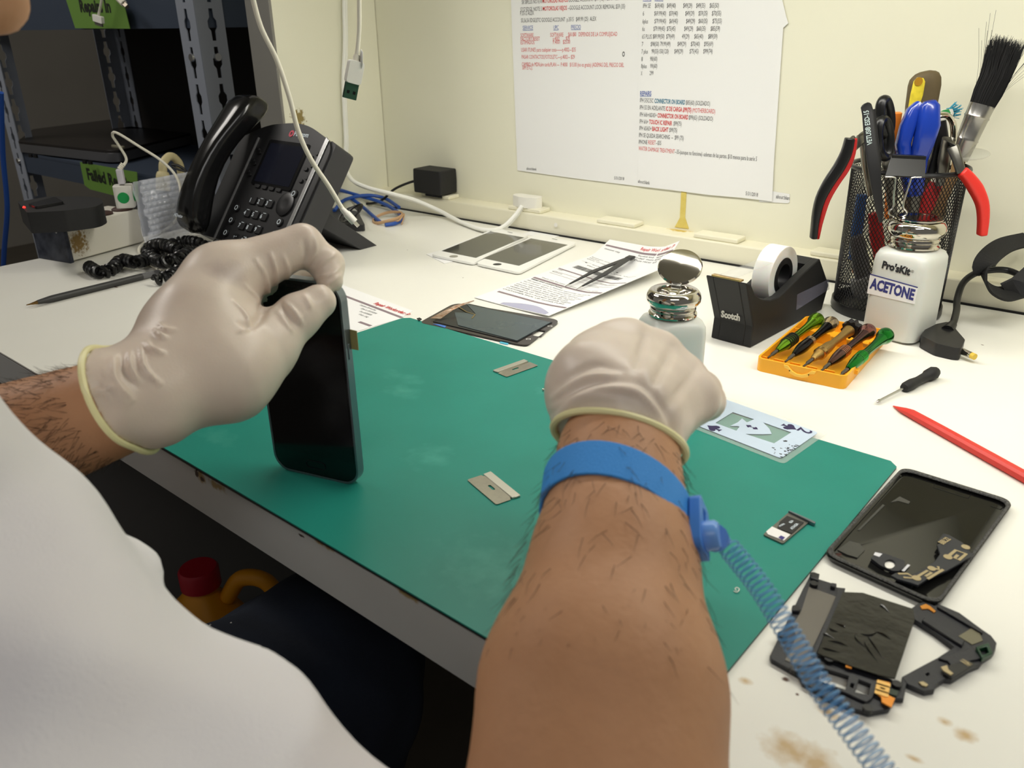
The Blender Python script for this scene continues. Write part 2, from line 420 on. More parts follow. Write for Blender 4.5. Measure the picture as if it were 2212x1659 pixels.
def organic(name, vs, fs, material, parent, label=None):
    me = bpy.data.meshes.new(name)
    inv = np.array(ROOT[parent.name].inverted()); vs = vs @ inv[:3, :3].T + inv[:3, 3]
    me.from_pydata(vs.tolist(), [], fs.tolist()); me.update(); me.shade_smooth(); me.materials.append(material)
    o = bpy.data.objects.new(name, me); COL.objects.link(o); o.parent = parent; ROOT[o.name] = ROOT[parent.name]
    if label: o['label'] = label
    return o
def smooth_verts(vs, fs, it=2, lam=0.5):
    e = np.concatenate([fs[:, [0, 1]], fs[:, [1, 2]], fs[:, [2, 3]], fs[:, [3, 0]]]); e = np.concatenate([e, e[:, ::-1]])
    n = len(vs); deg = np.bincount(e[:, 0], minlength=n)[:, None].astype(float)
    for _ in range(it):
        s = np.stack([np.bincount(e[:, 0], weights=vs[e[:, 1], i], minlength=n) for i in range(3)], 1)
        vs = vs + lam * (s / np.maximum(deg, 1) - vs)
    return vs
def vnormals(vs, fs):
    a, b_, c, d = [vs[fs[:, i]] for i in range(4)]
    fn = np.cross(c - a, d - b_); N = np.zeros_like(vs)
    for i in range(4):
        for k in range(3): N[:, k] += np.bincount(fs[:, i], weights=fn[:, k], minlength=len(vs))
    return N / np.maximum(np.linalg.norm(N, axis=1), 1e-12)[:, None]
EY, FW, RT, UP = [np.array(x) for x in (EYE, FWD, RGT, UPV)]
def to_px(vs):
    v = vs - EY; z = v @ FW
    return np.stack([IW / 2 + F_PX * (v @ RT) / z, IH / 2 - F_PX * (v @ UP) / z], 1), z
def crease(vs, fs, lines, dmax=9):
    """raise or sink the glove along creases; each line: photo-pixel points, height in m, half width in px, and the skin it lies on"""
    N = vnormals(vs, fs); P, z = to_px(vs); face = ((EY - vs) * N).sum(1) > 0
    off = np.zeros(len(vs))
    for pts, hgt, wid in lines:
        pts = np.array([tuple(p)[:2] for p in spline([(x, y, 0) for x, y in pts], 6)]); best = np.full(len(vs), 1e9); tt = np.zeros(len(vs)); L = len(pts) - 1
        for i in range(L):
            a, b_ = pts[i], pts[i + 1]; ab = b_ - a; t = np.clip(((P - a) @ ab) / (ab @ ab), 0, 1)
            d = np.linalg.norm(P - a - t[:, None] * ab, axis=1); m = d < best; best[m] = d[m]; tt[m] = (i + t[m]) / L
        off += np.where(face, 1.3 * hgt * np.exp(-(best / (wid * 1.2)) ** 2) * np.sin(np.pi * np.clip(tt, .04, .96)) ** 0.5, 0)
    return vs + N * off[:, None]
def nz(vs, s, a, seed=0.0):
    N = []
    for v in vs: N.append(noise.noise(V((v[0] * s + seed, v[1] * s, v[2] * s))))
    return np.array(N) * a
def D(px, py, d): return np.array(at_d(px, py, d))

person = thing('person', 'seated person in white t-shirt and white rubber gloves leaning over the desk', 'person', (-0.42, -0.1, -0.75))
m_skin_l = mat('tanned_skin', (188, 140, 104), 0.55, noise_s=35, noise_a=0.35, c2=(170, 118, 80), bump=0.25, bump_s=260, sss=0.08)
m_glove = mat('latex_glove', (222, 208, 194), 0.38, noise_s=22, noise_a=0.5, c2=(196, 178, 166), bump=0.06, bump_s=700, sss=0.12)

# key places: wrist, elbow, shoulder
WL = D(318, 854, .478); EL = D(-330, 1085, .60); SL = np.array((-.60, -.10, .16))
WR = D(1335, 985, .385); ER = WR + (D(1290, 1690, .322) - WR) * 2.05; SR = D(-520, 1230, .40)
KR, KL = D(690, 1470, .74), D(20, 1530, .80)
FR = D(1300, 1480, .335)
HC = np.array((-.455, .075, .36))
body = [
    ell((-.42, -.20, -.30), (.15, .12, .13)),                     # pelvis
    cap((-.42, -.18, -.25), (-.42, -.10, .02), .125, .145),
    ell((-.42, -.085, .03), (.165, .115, .15)),
    cap((-.55, -.09, .13), (-.27, -.10, .11), .06, .06),
    cap((-.42, -.05, .16), (-.445, .02, .27), .055, .05, ),       # neck
    cap(SL, EL, .050, .044) + (.012,), cap(EL, WL, .044, .0245) + (.008,),
    cap(SR, ER, .050, .046) + (.012,), cap(ER, FR, .047, .0455) + (.008,), cap(FR, D(1325, 1220, .355), .0455, .034) + (.008,), cap(D(1325, 1220, .355), WR, .034, .0285) + (.008,),
    cap(WL, WL + (D(470, 760, .5) - WL) * .6, .024, .02) + (.004,), cap(WR, D(1365, 860, .412), .026, .016) + (.004,),
    cap((-.50, -.20, -.32), KL, .085, .060) + (.02,), cap((-.34, -.20, -.32), KR, .085, .060) + (.02,),
    cap(KL, (KL[0], KL[1] - .05, -.66), .056, .042) + (.01,), cap(KR, (KR[0], KR[1] - .05, -.66), .056, .042) + (.01,),
    cap((KL[0], KL[1] - .06, -.715), (KL[0], KL[1] + .10, -.725), .030, .024) + (.01,), cap((KR[0], KR[1] - .06, -.715), (KR[0], KR[1] + .10, -.725), .030, .024) + (.01,),
]
# head: skull, jaw, nose, brow, lips, ears, turned towards the phone
hd = V((.05, .85, -.52)).normalized(); hm = frame(tuple(HC), V((0, 0, 1)).cross(hd) * -1, y=hd)
def H(x, y, z): return np.array(hm @ V((x, y, z)))
tip = D(46, 50, .42)
hoff = tip - H(0, .118, -.028); HC = HC + hoff; hm = frame(tuple(HC), V((0, 0, 1)).cross(hd) * -1, y=hd)
head = [ell(H(0, -.005, .03), (.074, .092, .088), hm), ell(H(0, .03, -.035), (.056, .062, .075), hm), cap(H(0, .06, -.095), H(0, .07, -.085), .022, .022, ) ,
        cap(H(0, .086, .012), H(0, .105, -.025), .009, .0150) + (.012,), ell(H(.013, .094, -.032), (.010, .010, .008), hm, .008), ell(H(-.013, .094, -.032), (.010, .010, .008), hm, .008),
        cap(H(-.035, .078, .028), H(.035, .078, .028), .010, .010) + (.015,), cap(H(-.02, .084, -.058), H(.02, .084, -.058), .0065, .0065) + (.006,), cap(H(-.018, .082, -.070), H(.018, .082, -.070), .007, .007) + (.006,),
        ell(H(.035, .062, .004), (.022, .018, .014), hm, .012), ell(H(-.035, .062, .004), (.022, .018, .014), hm, .012),
        ell(H(.078, -.008, -.012), (.008, .019, .032), hm, .008), ell(H(-.078, -.008, -.012), (.008, .019, .032), hm, .008)]
body.append(cap((-.445, .0, .22), H(0, -.03, -.04), .052, .055))
bodyv = body + head
def body_f(X): return field(bodyv, X, .03)
vs, fs = surface(body_f, (-1.0, -.36, -.77), (.14, .72, .56), .005)
vs = smooth_verts(vs, fs, 2)
person_body = organic('body', vs, fs, m_skin_l, person)
# a finer face and forearms come from the same surface
def loose(prims, g, X, k=.035): return field(prims, X, k) - g

# t-shirt: follows torso and upper arms, open at the neck, short sleeves
shirt = [cap((-.42, -.17, -.24), (-.42, -.10, .02), .148, .162), ell((-.42, -.075, .05), (.178, .128, .155)), cap((-.56, -.09, .135), (-.27, -.10, .118), .068, .070),
         cap(SL, SL + (EL - SL) * .62, .064, .066), cap(SR, D(600, 2210, .33), .080, .072), cap((-.40, .02, -.02), D(-60, 1560, .40), .08, .066), cap(SR, (-.40, -.05, .08), .08, .12)]

m_shirt = mat('white_cotton', (238, 236, 240), 0.85, noise_s=5, noise_a=0.15, c2=(214, 208, 206), bump=0.3, bump_s=900)
def shirt_f(X):
    d = field(shirt, X, .05)
    d = d + .008 * np.sin(X[:, 0] * 46 - X[:, 1] * 52 + 3 * np.sin(X[:, 2] * 21 + X[:, 1] * 9)) * (.5 + .5 * np.sin(X[:, 0] * 19 + X[:, 2] * 31)) + .006 * np.sin(X[:, 0] * 38 + 5 * np.sin(X[:, 2] * 17) + X[:, 1] * 30) * np.sin(X[:, 2] * 29 + X[:, 0] * 12) + .003 * np.sin(X[:, 1] * 80 + X[:, 0] * 55)
    neck = .068 - np.linalg.norm((X - np.array((-.44, .01, .24))) * np.array((1, 1, .8)), axis=1)
    cl = ((X - (SL + (EL - SL) * .60)) @ ((EL - SL) / np.linalg.norm(EL - SL))); near_l = np.linalg.norm(X - (SL + (EL - SL) * .75), axis=1) < .11
    sd = (D(600, 2210, .33) - SR); sd /= np.linalg.norm(sd); cr = (X - D(600, 2210, .33)) @ sd; near_r = np.linalg.norm(X - D(600, 2210, .33), axis=1) < .12
    d = np.maximum(d, neck); d = np.where(near_l, np.maximum(d, cl), d); d = np.where(near_r, np.maximum(d, cr), d)
    return np.maximum(d, -.30 - X[:, 2])
vs, fs = surface(shirt_f, (-.86, -.40, -.34), (.14, .34, .34), .005)
vs = smooth_verts(vs, fs, 3)
fold = np.array([(1 - min(1, abs(noise.noise(V((v[0] * 9 + v[1] * 5, v[1] * 4 - v[2] * 3, v[2] * 10 + 2)))) * 3.2)) ** 2 for v in vs]) * .0065 + np.array([noise.noise(V((v[0] * 16, v[1] * 16, v[2] * 16 + 5))) for v in vs]) * .003
vs = vs + vnormals(vs, fs) * fold[:, None]; vs = smooth_verts(vs, fs, 1)
organic('t_shirt', vs, fs, m_shirt, person)
# dark jeans
jeans = [ell((-.42, -.20, -.30), (.165, .135, .12)), cap((-.50, -.20, -.32), KL, .098, .073), cap((-.34, -.20, -.32), KR, .098, .073),
         cap(D(430, 1610, .64), KR, .073, .073), cap(KL, (KL[0], KL[1] - .05, -.66), .069, .060), cap(KR, (KR[0], KR[1] - .05, -.66), .069, .060)]
def jeans_f(X):
    d = field(jeans, X, .04) + .003 * np.sin(X[:, 1] * 60 + 4 * np.sin(X[:, 0] * 25)) * np.sin(X[:, 2] * 40 + X[:, 0] * 30)
    return np.maximum(d, -.685 - X[:, 2])
vs, fs = surface(jeans_f, (-.98, -.40, -.72), (-.14, .70, .02), .006)
vs = smooth_verts(vs, fs, 2)
jn = organic('jeans', vs, fs, mat('dark_denim', (30, 38, 54), 0.9, noise_s=18, noise_a=0.6, c2=(16, 22, 34), bump=0.4, bump_s=1200), person)
b = MB()
for i in range(60):
    p = V(D(432 + random.uniform(0, 75), 1384 + random.uniform(-10, 12), .635))
    q_ = [p]
    for k in range(4): q_.append(q_[-1] + V((random.uniform(-.005, .005), random.uniform(-.005, .005), random.uniform(-.001, .003))))
    b.tube(spline(q_, 2), .0007, 4)
build('frayed_threads', b, mat('white_threads', (190, 190, 188), 0.9), jn, label='white frayed threads of a rip in the jeans')
for s_, c in ((0, (KL[0], KL[1] + .015, -.722)), (1, (KR[0], KR[1] + .015, -.722))):
    b = MB(); b.rings([[tuple(V(c) + V((x * .1 * sc, y * .27 * sc, z))) for x, y in rrect(1, 1, .45, 5)] for z, sc in ((-.028, .96), (-.012, 1), (.01, .95), (.03, .7), (.04, .4))])
    build('shoe', b, mat('black_shoe', (28, 28, 30), 0.6), person, subsurf=1)

# hair, eyes
hairp = [ell(H(0, -.012, .036), (.081, .098, .092), hm), ell(H(0, -.045, -.02), (.070, .060, .070), hm)]
def hair_f(X):
    L_ = (X - np.array(H(0, 0, 0))) @ np.array(hm.to_3x3())
    cut = np.maximum(L_[:, 1] - .055 + np.maximum(.045 - L_[:, 2], 0) * 1.4, -.075 - L_[:, 2])
    return np.maximum(field(hairp, X, .02), cut)
hc = H(0, 0, 0); vs, fs = surface(hair_f, hc - .15, hc + .15, .004)
vs = vs + vnormals(vs, fs) * nz(vs, 90, .003)[:, None]
organic('hair', vs, fs, mat('short_dark_hair', (36, 28, 24), .8, bump=1, bump_s=900), person)
for s_ in (-1, 1):
    b = MB(); b.ball(tuple(H(.031 * s_, .069, .004)), .0115, 20); e_ = build('eye', b, mat('eye_white', (225, 222, 216), .2), person)
    b = MB(); b.ball(tuple(H(.031 * s_, .0755, .002)), .0060, 16); build('iris', b, mat('dark_iris', (44, 30, 20), .15), e_)

# ---- gloves
def glove(prims, k, c, n_, e1, lo, hi, h, creases, bumps, name):
    c = np.array(c); n_ = np.array(n_) / np.linalg.norm(n_)
    def f(X):
        return np.maximum(field(prims, X, k), (X - c) @ n_)
    vs, fs = surface(f, lo, hi, h); vs = smooth_verts(vs, fs, 2)
    N = vnormals(vs, fs)
    prox = np.exp(-np.maximum(-((vs - c) @ n_), 0) / .03)         # loose latex near the cuff
    vs = vs + N * (nz(vs, 55, .0016) * prox + nz(vs, 22, .0010))[:, None]
    vs = crease(vs, fs, creases)
    g = organic(name, vs, fs, m_glove, person)
    # rolled rim
    e1 = np.array(e1) - n_ * (np.array(e1) @ n_); e1 /= np.linalg.norm(e1); e2 = np.cross(n_, e1); pts = []
    for i in range(64):
        a = 2 * np.pi * i / 64; d = e1 * np.cos(a) + e2 * np.sin(a); lo_, hi_ = 0.005, .07
        for _ in range(22):
            m = (lo_ + hi_) / 2
            if field(prims, (c + d * m)[None], k)[0] < 0: lo_ = m
            else: hi_ = m
        pts.append(c + d * (lo_ + .0004) + n_ * .0006)
    b = MB(); b.tube([tuple(p) for p in pts], .0017, 8, closed=True)
    build('cuff_rim', b, mat('rolled_latex_rim', (238, 232, 178), 0.4), g, label='rolled yellowish cuff rim')
    return g
cr_ = lambda L, o=(180, 460), s=3.568: [(o[0] + x / s, o[1] + y / s) for x, y in L]
e_top, e_left, e_bot = D(252, 785, .482), D(216, 850, .452), D(300, 955, .468)
c_l = (e_top + e_bot) / 2; n_l = np.cross(e_bot - e_top, e_left - c_l)
if n_l @ (EL - WL) < 0: n_l = -n_l
IM, IP, ID, IT = D(478, 606, .522), D(652, 528, .535), D(706, 572, .536), D(712, 606, .528)
TC, TM, TI, TT = D(490, 802, .492), D(572, 752, .502), D(643, 684, .510), D(688, 652, .5150)
MM, MP, MD, MT = D(500, 625, .552), D(640, 585, .572), D(690, 600, .572), D(700, 628, .563)
RM, RP, RD_ = D(510, 670, .572), D(600, 640, .592), D(650, 660, .586)
PM, PP, PD = D(510, 730, .585), D(570, 700, .602), D(610, 720, .596)
kk = .008
Lg = [cap(D(215, 868, .468), WL, .0272, .0262) + (.01,), cap(WL, IM, .0248, .0182) + (.008,), cap(WL, MM, .0250, .0155) + (.008,), cap(WL, RM, .0245, .015) + (.008,), cap(WL, PM, .0235, .014) + (.008,),
      cap(IM, MM, .0165, .0155) + (.015,), cap(MM, RM, .0155, .0145) + (.015,), cap(RM, PM, .0145, .0135) + (.015,),
      cap(D(400, 800, .485), TC, .0245, .0250) + (.012,), cap(TC, TM, .0255, .0185) + (.018,), cap(D(430, 700, .505), D(520, 760, .52), .024, .02) + (.02,),
      cap(IM, IP, .0188, .0128) + (.01,), cap(IP, ID, .0118, .0105) + (.004,), cap(ID, IT, .0104, .0082) + (.004,),
      cap(TM, TI, .0165, .0128) + (.006,), cap(TI, TT, .0130, .0102) + (.004,),
      cap(MM, MP, .0150, .0115) + (.004,), cap(MP, MD, .0108, .0098) + (.003,), cap(MD, MT, .0096, .0082) + (.003,),
      cap(RM, RP, .0135, .0110) + (.004,), cap(RP, RD_, .0105, .0085) + (.003,),
      cap(PM, PP, .0120, .0095) + (.004,), cap(PP, PD, .0092, .0078) + (.003,)]
creL = [(cr_([(1330, 360), (1410, 500), (1420, 640), (1380, 740)]), .0013, 3), (cr_([(1440, 310), (1480, 440), (1490, 560)]), .0014, 3), (cr_([(1540, 330), (1580, 440), (1560, 560)]), .0010, 3),
        (cr_([(1250, 560), (1340, 660), (1390, 740)]), .0012, 3), (cr_([(1160, 680), (1250, 780), (1290, 860)]), .0010, 3), (cr_([(1200, 840), (1300, 880)]), -.0010, 4), (cr_([(1200, 920), (1300, 890)]), .0010, 3),
        (cr_([(1290, 880), (1370, 790), (1400, 700), (1480, 640)]), -.0036, 8),
        (cr_([(1700, 220), (1720, 330), (1700, 400)]), -.0012, 5), (cr_([(1790, 200), (1790, 300), (1730, 400)]), .0011, 3), (cr_([(1950, 310), (1860, 370), (1780, 430)]), .0012, 4),
        (cr_([(1990, 400), (1920, 470), (1800, 500)]), .0010, 3), (cr_([(1990, 470), (1900, 540), (1840, 550)]), .0010, 3),
        (cr_([(1560, 690), (1640, 780), (1690, 860)]), .0015, 4), (cr_([(1530, 700), (1590, 800), (1660, 880)]), -.0010, 4), (cr_([(1700, 630), (1740, 700), (1760, 740)]), .0012, 4), (cr_([(1480, 730), (1560, 850), (1620, 920)]), .0009, 3),
        (cr_([(560, 910), (600, 950), (640, 960)]), .0022, 4), (cr_([(480, 1000), (540, 1060), (620, 1080)]), .0024, 4), (cr_([(440, 1040), (470, 1200), (590, 1320)]), .0022, 4),
        (cr_([(360, 1080), (360, 1200), (420, 1300)]), .0024, 5), (cr_([(300, 1100), (320, 1220), (420, 1330)]), -.0015, 5), (cr_([(230, 1130), (240, 1290), (370, 1440)]), .0022, 6),
        (cr_([(170, 1200), (200, 1320), (330, 1480)]), .0015, 5), (cr_([(80, 1390), (150, 1380), (210, 1450)]), .0018, 5), (cr_([(130, 1290), (180, 1350), (230, 1350)]), .0014, 4),
        (cr_([(590, 860), (640, 900), (700, 900)]), .0014, 4)]
lo = np.min([p[1] for p in Lg] + [p[2] for p in Lg], 0) - .035; hi = np.max([p[1] for p in Lg] + [p[2] for p in Lg], 0) + .035
g = glove(Lg, kk, c_l, n_l, e_left - c_l, lo, hi, .0013, creL, None, 'glove')
g['label'] = 'white latex glove on the left hand pinching the phone'
splotch(m_glove, [tuple(D(483, 605, .503)) + (.014, .014)], (158, 142, 142), .9, 60, .4)

r1, r2, r3 = D(1186, 935, .405), D(1478, 1008, .405), D(1322, 880, .362)
c_r = (r1 + r2) / 2; n_r = np.cross(r2 - r1, r3 - c_r)
if n_r @ (ER - WR) < 0: n_r = -n_r
W2 = D(1345, 905, .398)
K = [D(1350, 757, .432), D(1412, 782, .438), D(1464, 826, .436), D(1494, 858, .428)]
Pk = [D(1400, 762, .462), D(1458, 806, .468), D(1510, 848, .464), D(1522, 866, .450)]
Tk = [D(1375, 785, .485), D(1435, 822, .488), D(1482, 865, .480), D(1490, 882, .462)]
Qk = [D(1350, 810, .470), D(1400, 840, .470), D(1440, 875, .462), D(1460, 900, .450)]
Rg = [cap(D(1335, 1010, .386), W2, .0305, .0290) + (.01,)]
rad = [.0165, .0165, .0155, .0140]
for i in range(4):
    Rg.append(cap(W2, K[i], .0275, rad[i] - .0005) + (.006,))
for i in range(3): Rg.append(cap(K[i], K[i + 1], rad[i] - .0035, rad[i + 1] - .0035) + (.004,))
for i in range(4):
    r_ = rad[i] - .002
    Rg += [cap(K[i], Pk[i], r_ + .002, r_ - .0015) + (.004,), cap(Pk[i], Tk[i], r_ - .0025, r_ - .0035) + (.004,), cap(Tk[i], Qk[i], r_ - .0035, r_ - .0045) + (.003,)]
t0, t1, t2, t3 = D(1282, 835, .41), D(1284, 790, .43), D(1320, 745, .462), D(1375, 770, .480)
Rg += [cap(W2, t0, .024, .020) + (.012,), cap(t0, t1, .0215, .0165) + (.014,), cap(t1, t2, .0150, .0125) + (.006,), cap(t2, t3, .0125, .0095) + (.004,)]
creR = [([(1195, 860), (1260, 820), (1330, 810)], .0018, 7), ([(1195, 880), (1290, 845), (1380, 850), (1440, 910)], .0020, 8), ([(1210, 830), (1280, 790), (1340, 800)], -.0012, 8), ([(1190, 910), (1260, 862), (1340, 862)], .0016, 6),
        ([(1380, 830), (1430, 880), (1460, 950)], -.0015, 9), ([(1395, 715), (1385, 760), (1372, 800)], -.0016, 9), ([(1452, 750), (1430, 800), (1410, 835)], -.0018, 9), ([(1500, 800), (1470, 845), (1445, 880)], -.0018, 9)]
lo = np.min([p[1] for p in Rg] + [p[2] for p in Rg], 0) - .04; hi = np.max([p[1] for p in Rg] + [p[2] for p in Rg], 0) + .04
g = glove(Rg, .008, c_r, n_r, r3 - c_r, lo, hi, .0016, creR, None, 'glove')
g['label'] = 'white latex glove on the right fist'
print('R hand z', min(v.z for v in [V(x) for x in Pk + Tk + Qk]), 'elbow', ER, 'SR', SR, 'K', KR, KL, 'sleeve', D(600, 2210, .33), 'nose', tip)

# ---- arm hair
def arm_hair(a, b_, ra, rb, n, seed, name):
    rnd = random.Random(seed); mb = MB(); a, b_ = V(a), V(b_); ax = (b_ - a).normalized(); L = (b_ - a).length
    u = ax.cross(V((0, 0, 1))).normalized(); w_ = u.cross(ax)
    for i in range(n):
        t = rnd.random(); th = rnd.uniform(0, 2 * PI); r_ = ra + (rb - ra) * t - .0006
        o = a + ax * (L * t) + (u * math.cos(th) + w_ * math.sin(th)) * r_
        if (EYE - o).dot(o - (a + ax * L * t)) < -.001: continue
        nn = (u * math.cos(th) + w_ * math.sin(th)); tg = (ax * 1.0 + nn.cross(ax) * rnd.uniform(-.9, .9)).normalized(); ln = rnd.uniform(.006, .014)
        p = [o, o + (tg * .5 + nn * .25) * ln, o + (tg * .9 + nn * rnd.uniform(.25, .6)) * ln]
        mb.tube(p, [.00012, .0001, .00003], 3)
    return build(name, mb, mat('dark_arm_hair', (44, 32, 26), 0.6), person)
arm_hair(WL + (EL - WL) * .12, EL, .0262, .040, 3600, 3, 'arm_hair')
arm_hair(WR, FR, .0285, .0455, 500, 5, 'arm_hair')
# ================================================================== helpers for lettering and flat pieces
def fit_text(b, s, P0, P1, up, h, bold=0.0):
    """lettering with its baseline from P0 to P1 and capital height h"""
    P0, P1 = V(P0), V(P1); vs, fs = text_mesh(s, bold)
    if not vs: return
    x0 = min(v.x for v in vs); x1 = max(v.x for v in vs); ex = (P1 - P0); L = ex.length; ex = ex / L
    ey = V(up); ey = (ey - ex * ey.dot(ex)).normalized(); kx = L / (x1 - x0); ky = h / 0.69
    b.add([P0 + ex * ((v.x - x0) * kx) + ey * (v.y * ky) for v in vs], fs)
def flat(name, pts, z0, z1, material, parent=None, r=0, holes=(), bevel=0, zp=None, **k):
    """a flat piece lying on the desk: outline in photo pixels at height zp, real thickness z0..z1"""
    zp = z1 if zp is None else zp
    P = px_poly(pts, zp); H_ = [px_poly(h, zp) for h in holes]
    if r: P = roundpoly(P, r)
    b = MB(); b.prism(P, z0, z1, None, H_)
    return build(name, b, material, parent, bevel=bevel, **k)
def strip_px(b, pts, wid, z0, z1):
    """a flat trace of constant width following photo pixels"""
    P = [at(x, y, z1) for x, y in pts]; L = []; R = []
    for i, p in enumerate(P):
        t = (P[min(i + 1, len(P) - 1)] - P[max(i - 1, 0)]); t.z = 0; t.normalize(); n_ = V((-t.y, t.x, 0))
        L.append(tuple((p + n_ * wid / 2).to_2d())); R.append(tuple((p - n_ * wid / 2).to_2d()))
    for i in range(len(P) - 1):
        b.prism([L[i], L[i + 1], R[i + 1], R[i]], z0, z1)
m_black = mat('black_plastic', (26, 26, 28), 0.38)
m_blackm = mat('matte_black', (30, 30, 31), 0.6, bump=.15, bump_s=1500)
m_glass = mat('black_glass', (6, 6, 9), 0.06, spec=.6)
m_steel = mat('steel', (190, 190, 188), 0.25, 1.0)
m_chrome = mat('chrome', (205, 200, 190), 0.08, 1.0)
m_white = mat('white_plastic', (238, 236, 228), 0.35)
m_cable = mat('white_cable', (236, 232, 216), 0.45)
m_ink = mat('black_ink', (40, 40, 44), 0.7); m_red = mat('red_ink', (208, 70, 70), 0.7); m_blue = mat('blue_ink', (60, 90, 170), 0.7); m_teal = mat('teal_ink', (50, 120, 150), 0.7)
m_paper = mat('white_paper', (240, 240, 240), 0.75)
m_mauve = mat('mauve_band', (140, 124, 130), 0.7)

# ================================================================== smartphone held upright on the mat
p0, p1 = at(598, 1011, .002), at(775, 1052, .002)
ex = (p1 - p0).normalized(); pm = (p0 + p1) / 2
Mph = frame(tuple(pm), ex, z=(0, 0, 1))          # x across the face, y into the phone, z up
ph = thing('smartphone', 'dark smartphone held upright on the green mat by the left hand', 'phone', m=Mph)
PWd, PHt, PT = .0705, .1434, .0068
XZ = Matrix(((1, 0, 0, 0), (0, 0, -1, 0), (0, 1, 0, 0), (0, 0, 0, 1)))      # prism drawn in x,z and pushed along -y
def xz(b, poly, ya, yb, holes=()): b.prism(poly, -yb, -ya, Mph @ XZ, holes)
m_frame = mat('grey_metal_frame', (128, 138, 146), 0.3, 0.85)
out = rrect(PWd, PHt, .0125, 8, 0, PHt / 2)
b = MB(); xz(b, out, 0, PT, [rrect(PWd - .0030, PHt - .0030, .0112, 8, 0, PHt / 2)]); build('metal_frame', b, m_frame, ph, bevel=.0012)
b = MB(); xz(b, rrect(PWd - .0028, PHt - .0028, .0113, 8, 0, PHt / 2), .0004, .0058); scr = build('front_glass', b, m_glass, ph, bevel=.0003)
b = MB(); xz(b, rrect(.0645, .1130, .001, 3, 0, PHt / 2 + .002), .00025, .00045); build('display', b, mat('display_off', (10, 10, 13), 0.12), scr)
b = MB(); xz(b, rrect(.0165, .0062, .003, 6, 0, .0095), .0000, .0005, [rrect(.0155, .0052, .0026, 6, 0, .0095)]); build('home_button', b, mat('button_rim', (36, 38, 42), 0.3, .5), scr)
b = MB(); b.box((PWd / 2 + .0002, .0034, .098), (.0008, .0022, .0105), Mph); build('power_button', b, m_frame, ph, bevel=.0003)
b = MB(); xz(b, [(PWd / 2 - .001, .112), (PWd / 2 + .0052, .1115), (PWd / 2 + .0052, .0985), (PWd / 2 - .001, .0985)], .0062, .0066); build('ribbon_tab', b, mat('ribbon_tab', (150, 140, 90), .5), ph, label='olive ribbon cable tab sticking out of the frame')
b = MB(); xz(b, rrect(.012, .0014, .0006, 3, 0, PHt - .0052), .0001, .0005); build('earpiece', b, mat('earpiece', (20, 20, 22), .4), scr)

# ================================================================== antistatic wrist strap
ax = V(ER - WR).normalized()
cS = V(WR).lerp(V(D(1325, 1220, .355)), .58); toc = (EYE - cS); toc = (toc - ax * toc.dot(ax)).normalized(); sdv = ax.cross(toc); sdv = sdv if sdv.dot(RGT) > 0 else -sdv
ws = thing('wrist_strap', 'bright blue antistatic wrist strap around the bare right wrist below the glove', 'wrist strap', tuple(cS))
m_band = mat('blue_webbing', (56, 146, 228), 0.6, bump=.4, bump_s=1800)
rings = []
for i in range(48):
    a = 2 * PI * i / 48; rad_ = sdv * math.cos(a) * .0325 + toc * math.sin(a) * .0325
    c = cS + rad_ + ax * (.0035 * math.cos(a) * 2.2 - .006 * math.sin(a)); n_ = (sdv * math.cos(a) / .032 + toc * math.sin(a) / .0305).normalized()
    rings.append([c + ax * .0085 + n_ * .0009, c + ax * .0085 - n_ * .0006, c - ax * .0085 - n_ * .0006, c - ax * .0085 + n_ * .0009])
b = MB(); b.rings(rings, closed=True); build('band', b, m_band, ws, bevel=.0004)
bc = cS + sdv * .0325 + toc * .009 + ax * .0085
Mb = frame(tuple(bc), ax, z=(sdv + toc * .35))
b = MB(); b.prism(rrect(.024, .017, .003, 4), 0, .0045, Mb, [rrect(.017, .005, .001, 3, 0, 0)]); build('buckle', b, mat('blue_buckle', (72, 134, 220), .35), ws, bevel=.0008)
b = MB(); b.lathe([(.0001, .0045), (.0062, .0045), (.0062, .009), (.0050, .0105), (.0001, .0105)], Mb @ Matrix.Translation((.004, 0, 0)), 20); sn = build('snap', b, mat('blue_snap', (110, 160, 232), .3), ws)
sc = Mb @ V((.004, .002, .008)); c1 = V(D(1562, 1168, .372))
b = MB(); N = 7
b.tube([sc.lerp(c1, i / (N * 3 - 1)) for i in range(N * 3)], [.0052 - .0028 * i / (N * 3) + (.0006 if i % 3 == 0 else 0) for i in range(N * 3)], 14); build('strain_relief', b, mat('blue_snap', (110, 160, 232), .3), ws, label='ribbed light blue strain relief')
# coiled lead hanging from the snap towards the lower right
path = spline([c1, D(1640, 1265, .36), D(1705, 1370, .352), D(1770, 1480, .345), D(1850, 1590, .34), D(1925, 1690, .335), D(2010, 1800, .33)], 24)
def helix(path, R_, r_, pitch, seg=12, seg2=6, fade=.004):
    P = [V(p) for p in path]; S = [0]
    for i in range(1, len(P)): S.append(S[-1] + (P[i] - P[i - 1]).length)
    Lt = S[-1]; n_ = int(Lt / pitch * seg); out = []; u = None; j = 0
    for i in range(n_ + 1):
        s_ = Lt * i / n_
        while j < len(S) - 2 and S[j + 1] < s_: j += 1
        t = (P[j + 1] - P[j]).normalized(); c = P[j].lerp(P[j + 1], (s_ - S[j]) / max(1e-9, S[j + 1] - S[j]))
        if u is None: u = V((0, 0, 1)) if abs(t.z) < .8 else V((1, 0, 0))
        u = (u - t * u.dot(t)).normalized(); w_ = t.cross(u); a = 2 * PI * i / seg
        k = min(1, s_ / fade, (Lt - s_) / fade)
        out.append(c + (u * math.cos(a) + w_ * math.sin(a)) * R_ * k)
    b = MB(); b.tube(out, r_, seg2); return b
b = helix(path, .0046, .00055, .0026, 14, 5); build('coiled_lead', b, mat('blue_lead', (116, 178, 230), .3, alpha=.45), ws, label='thin coiled blue lead')

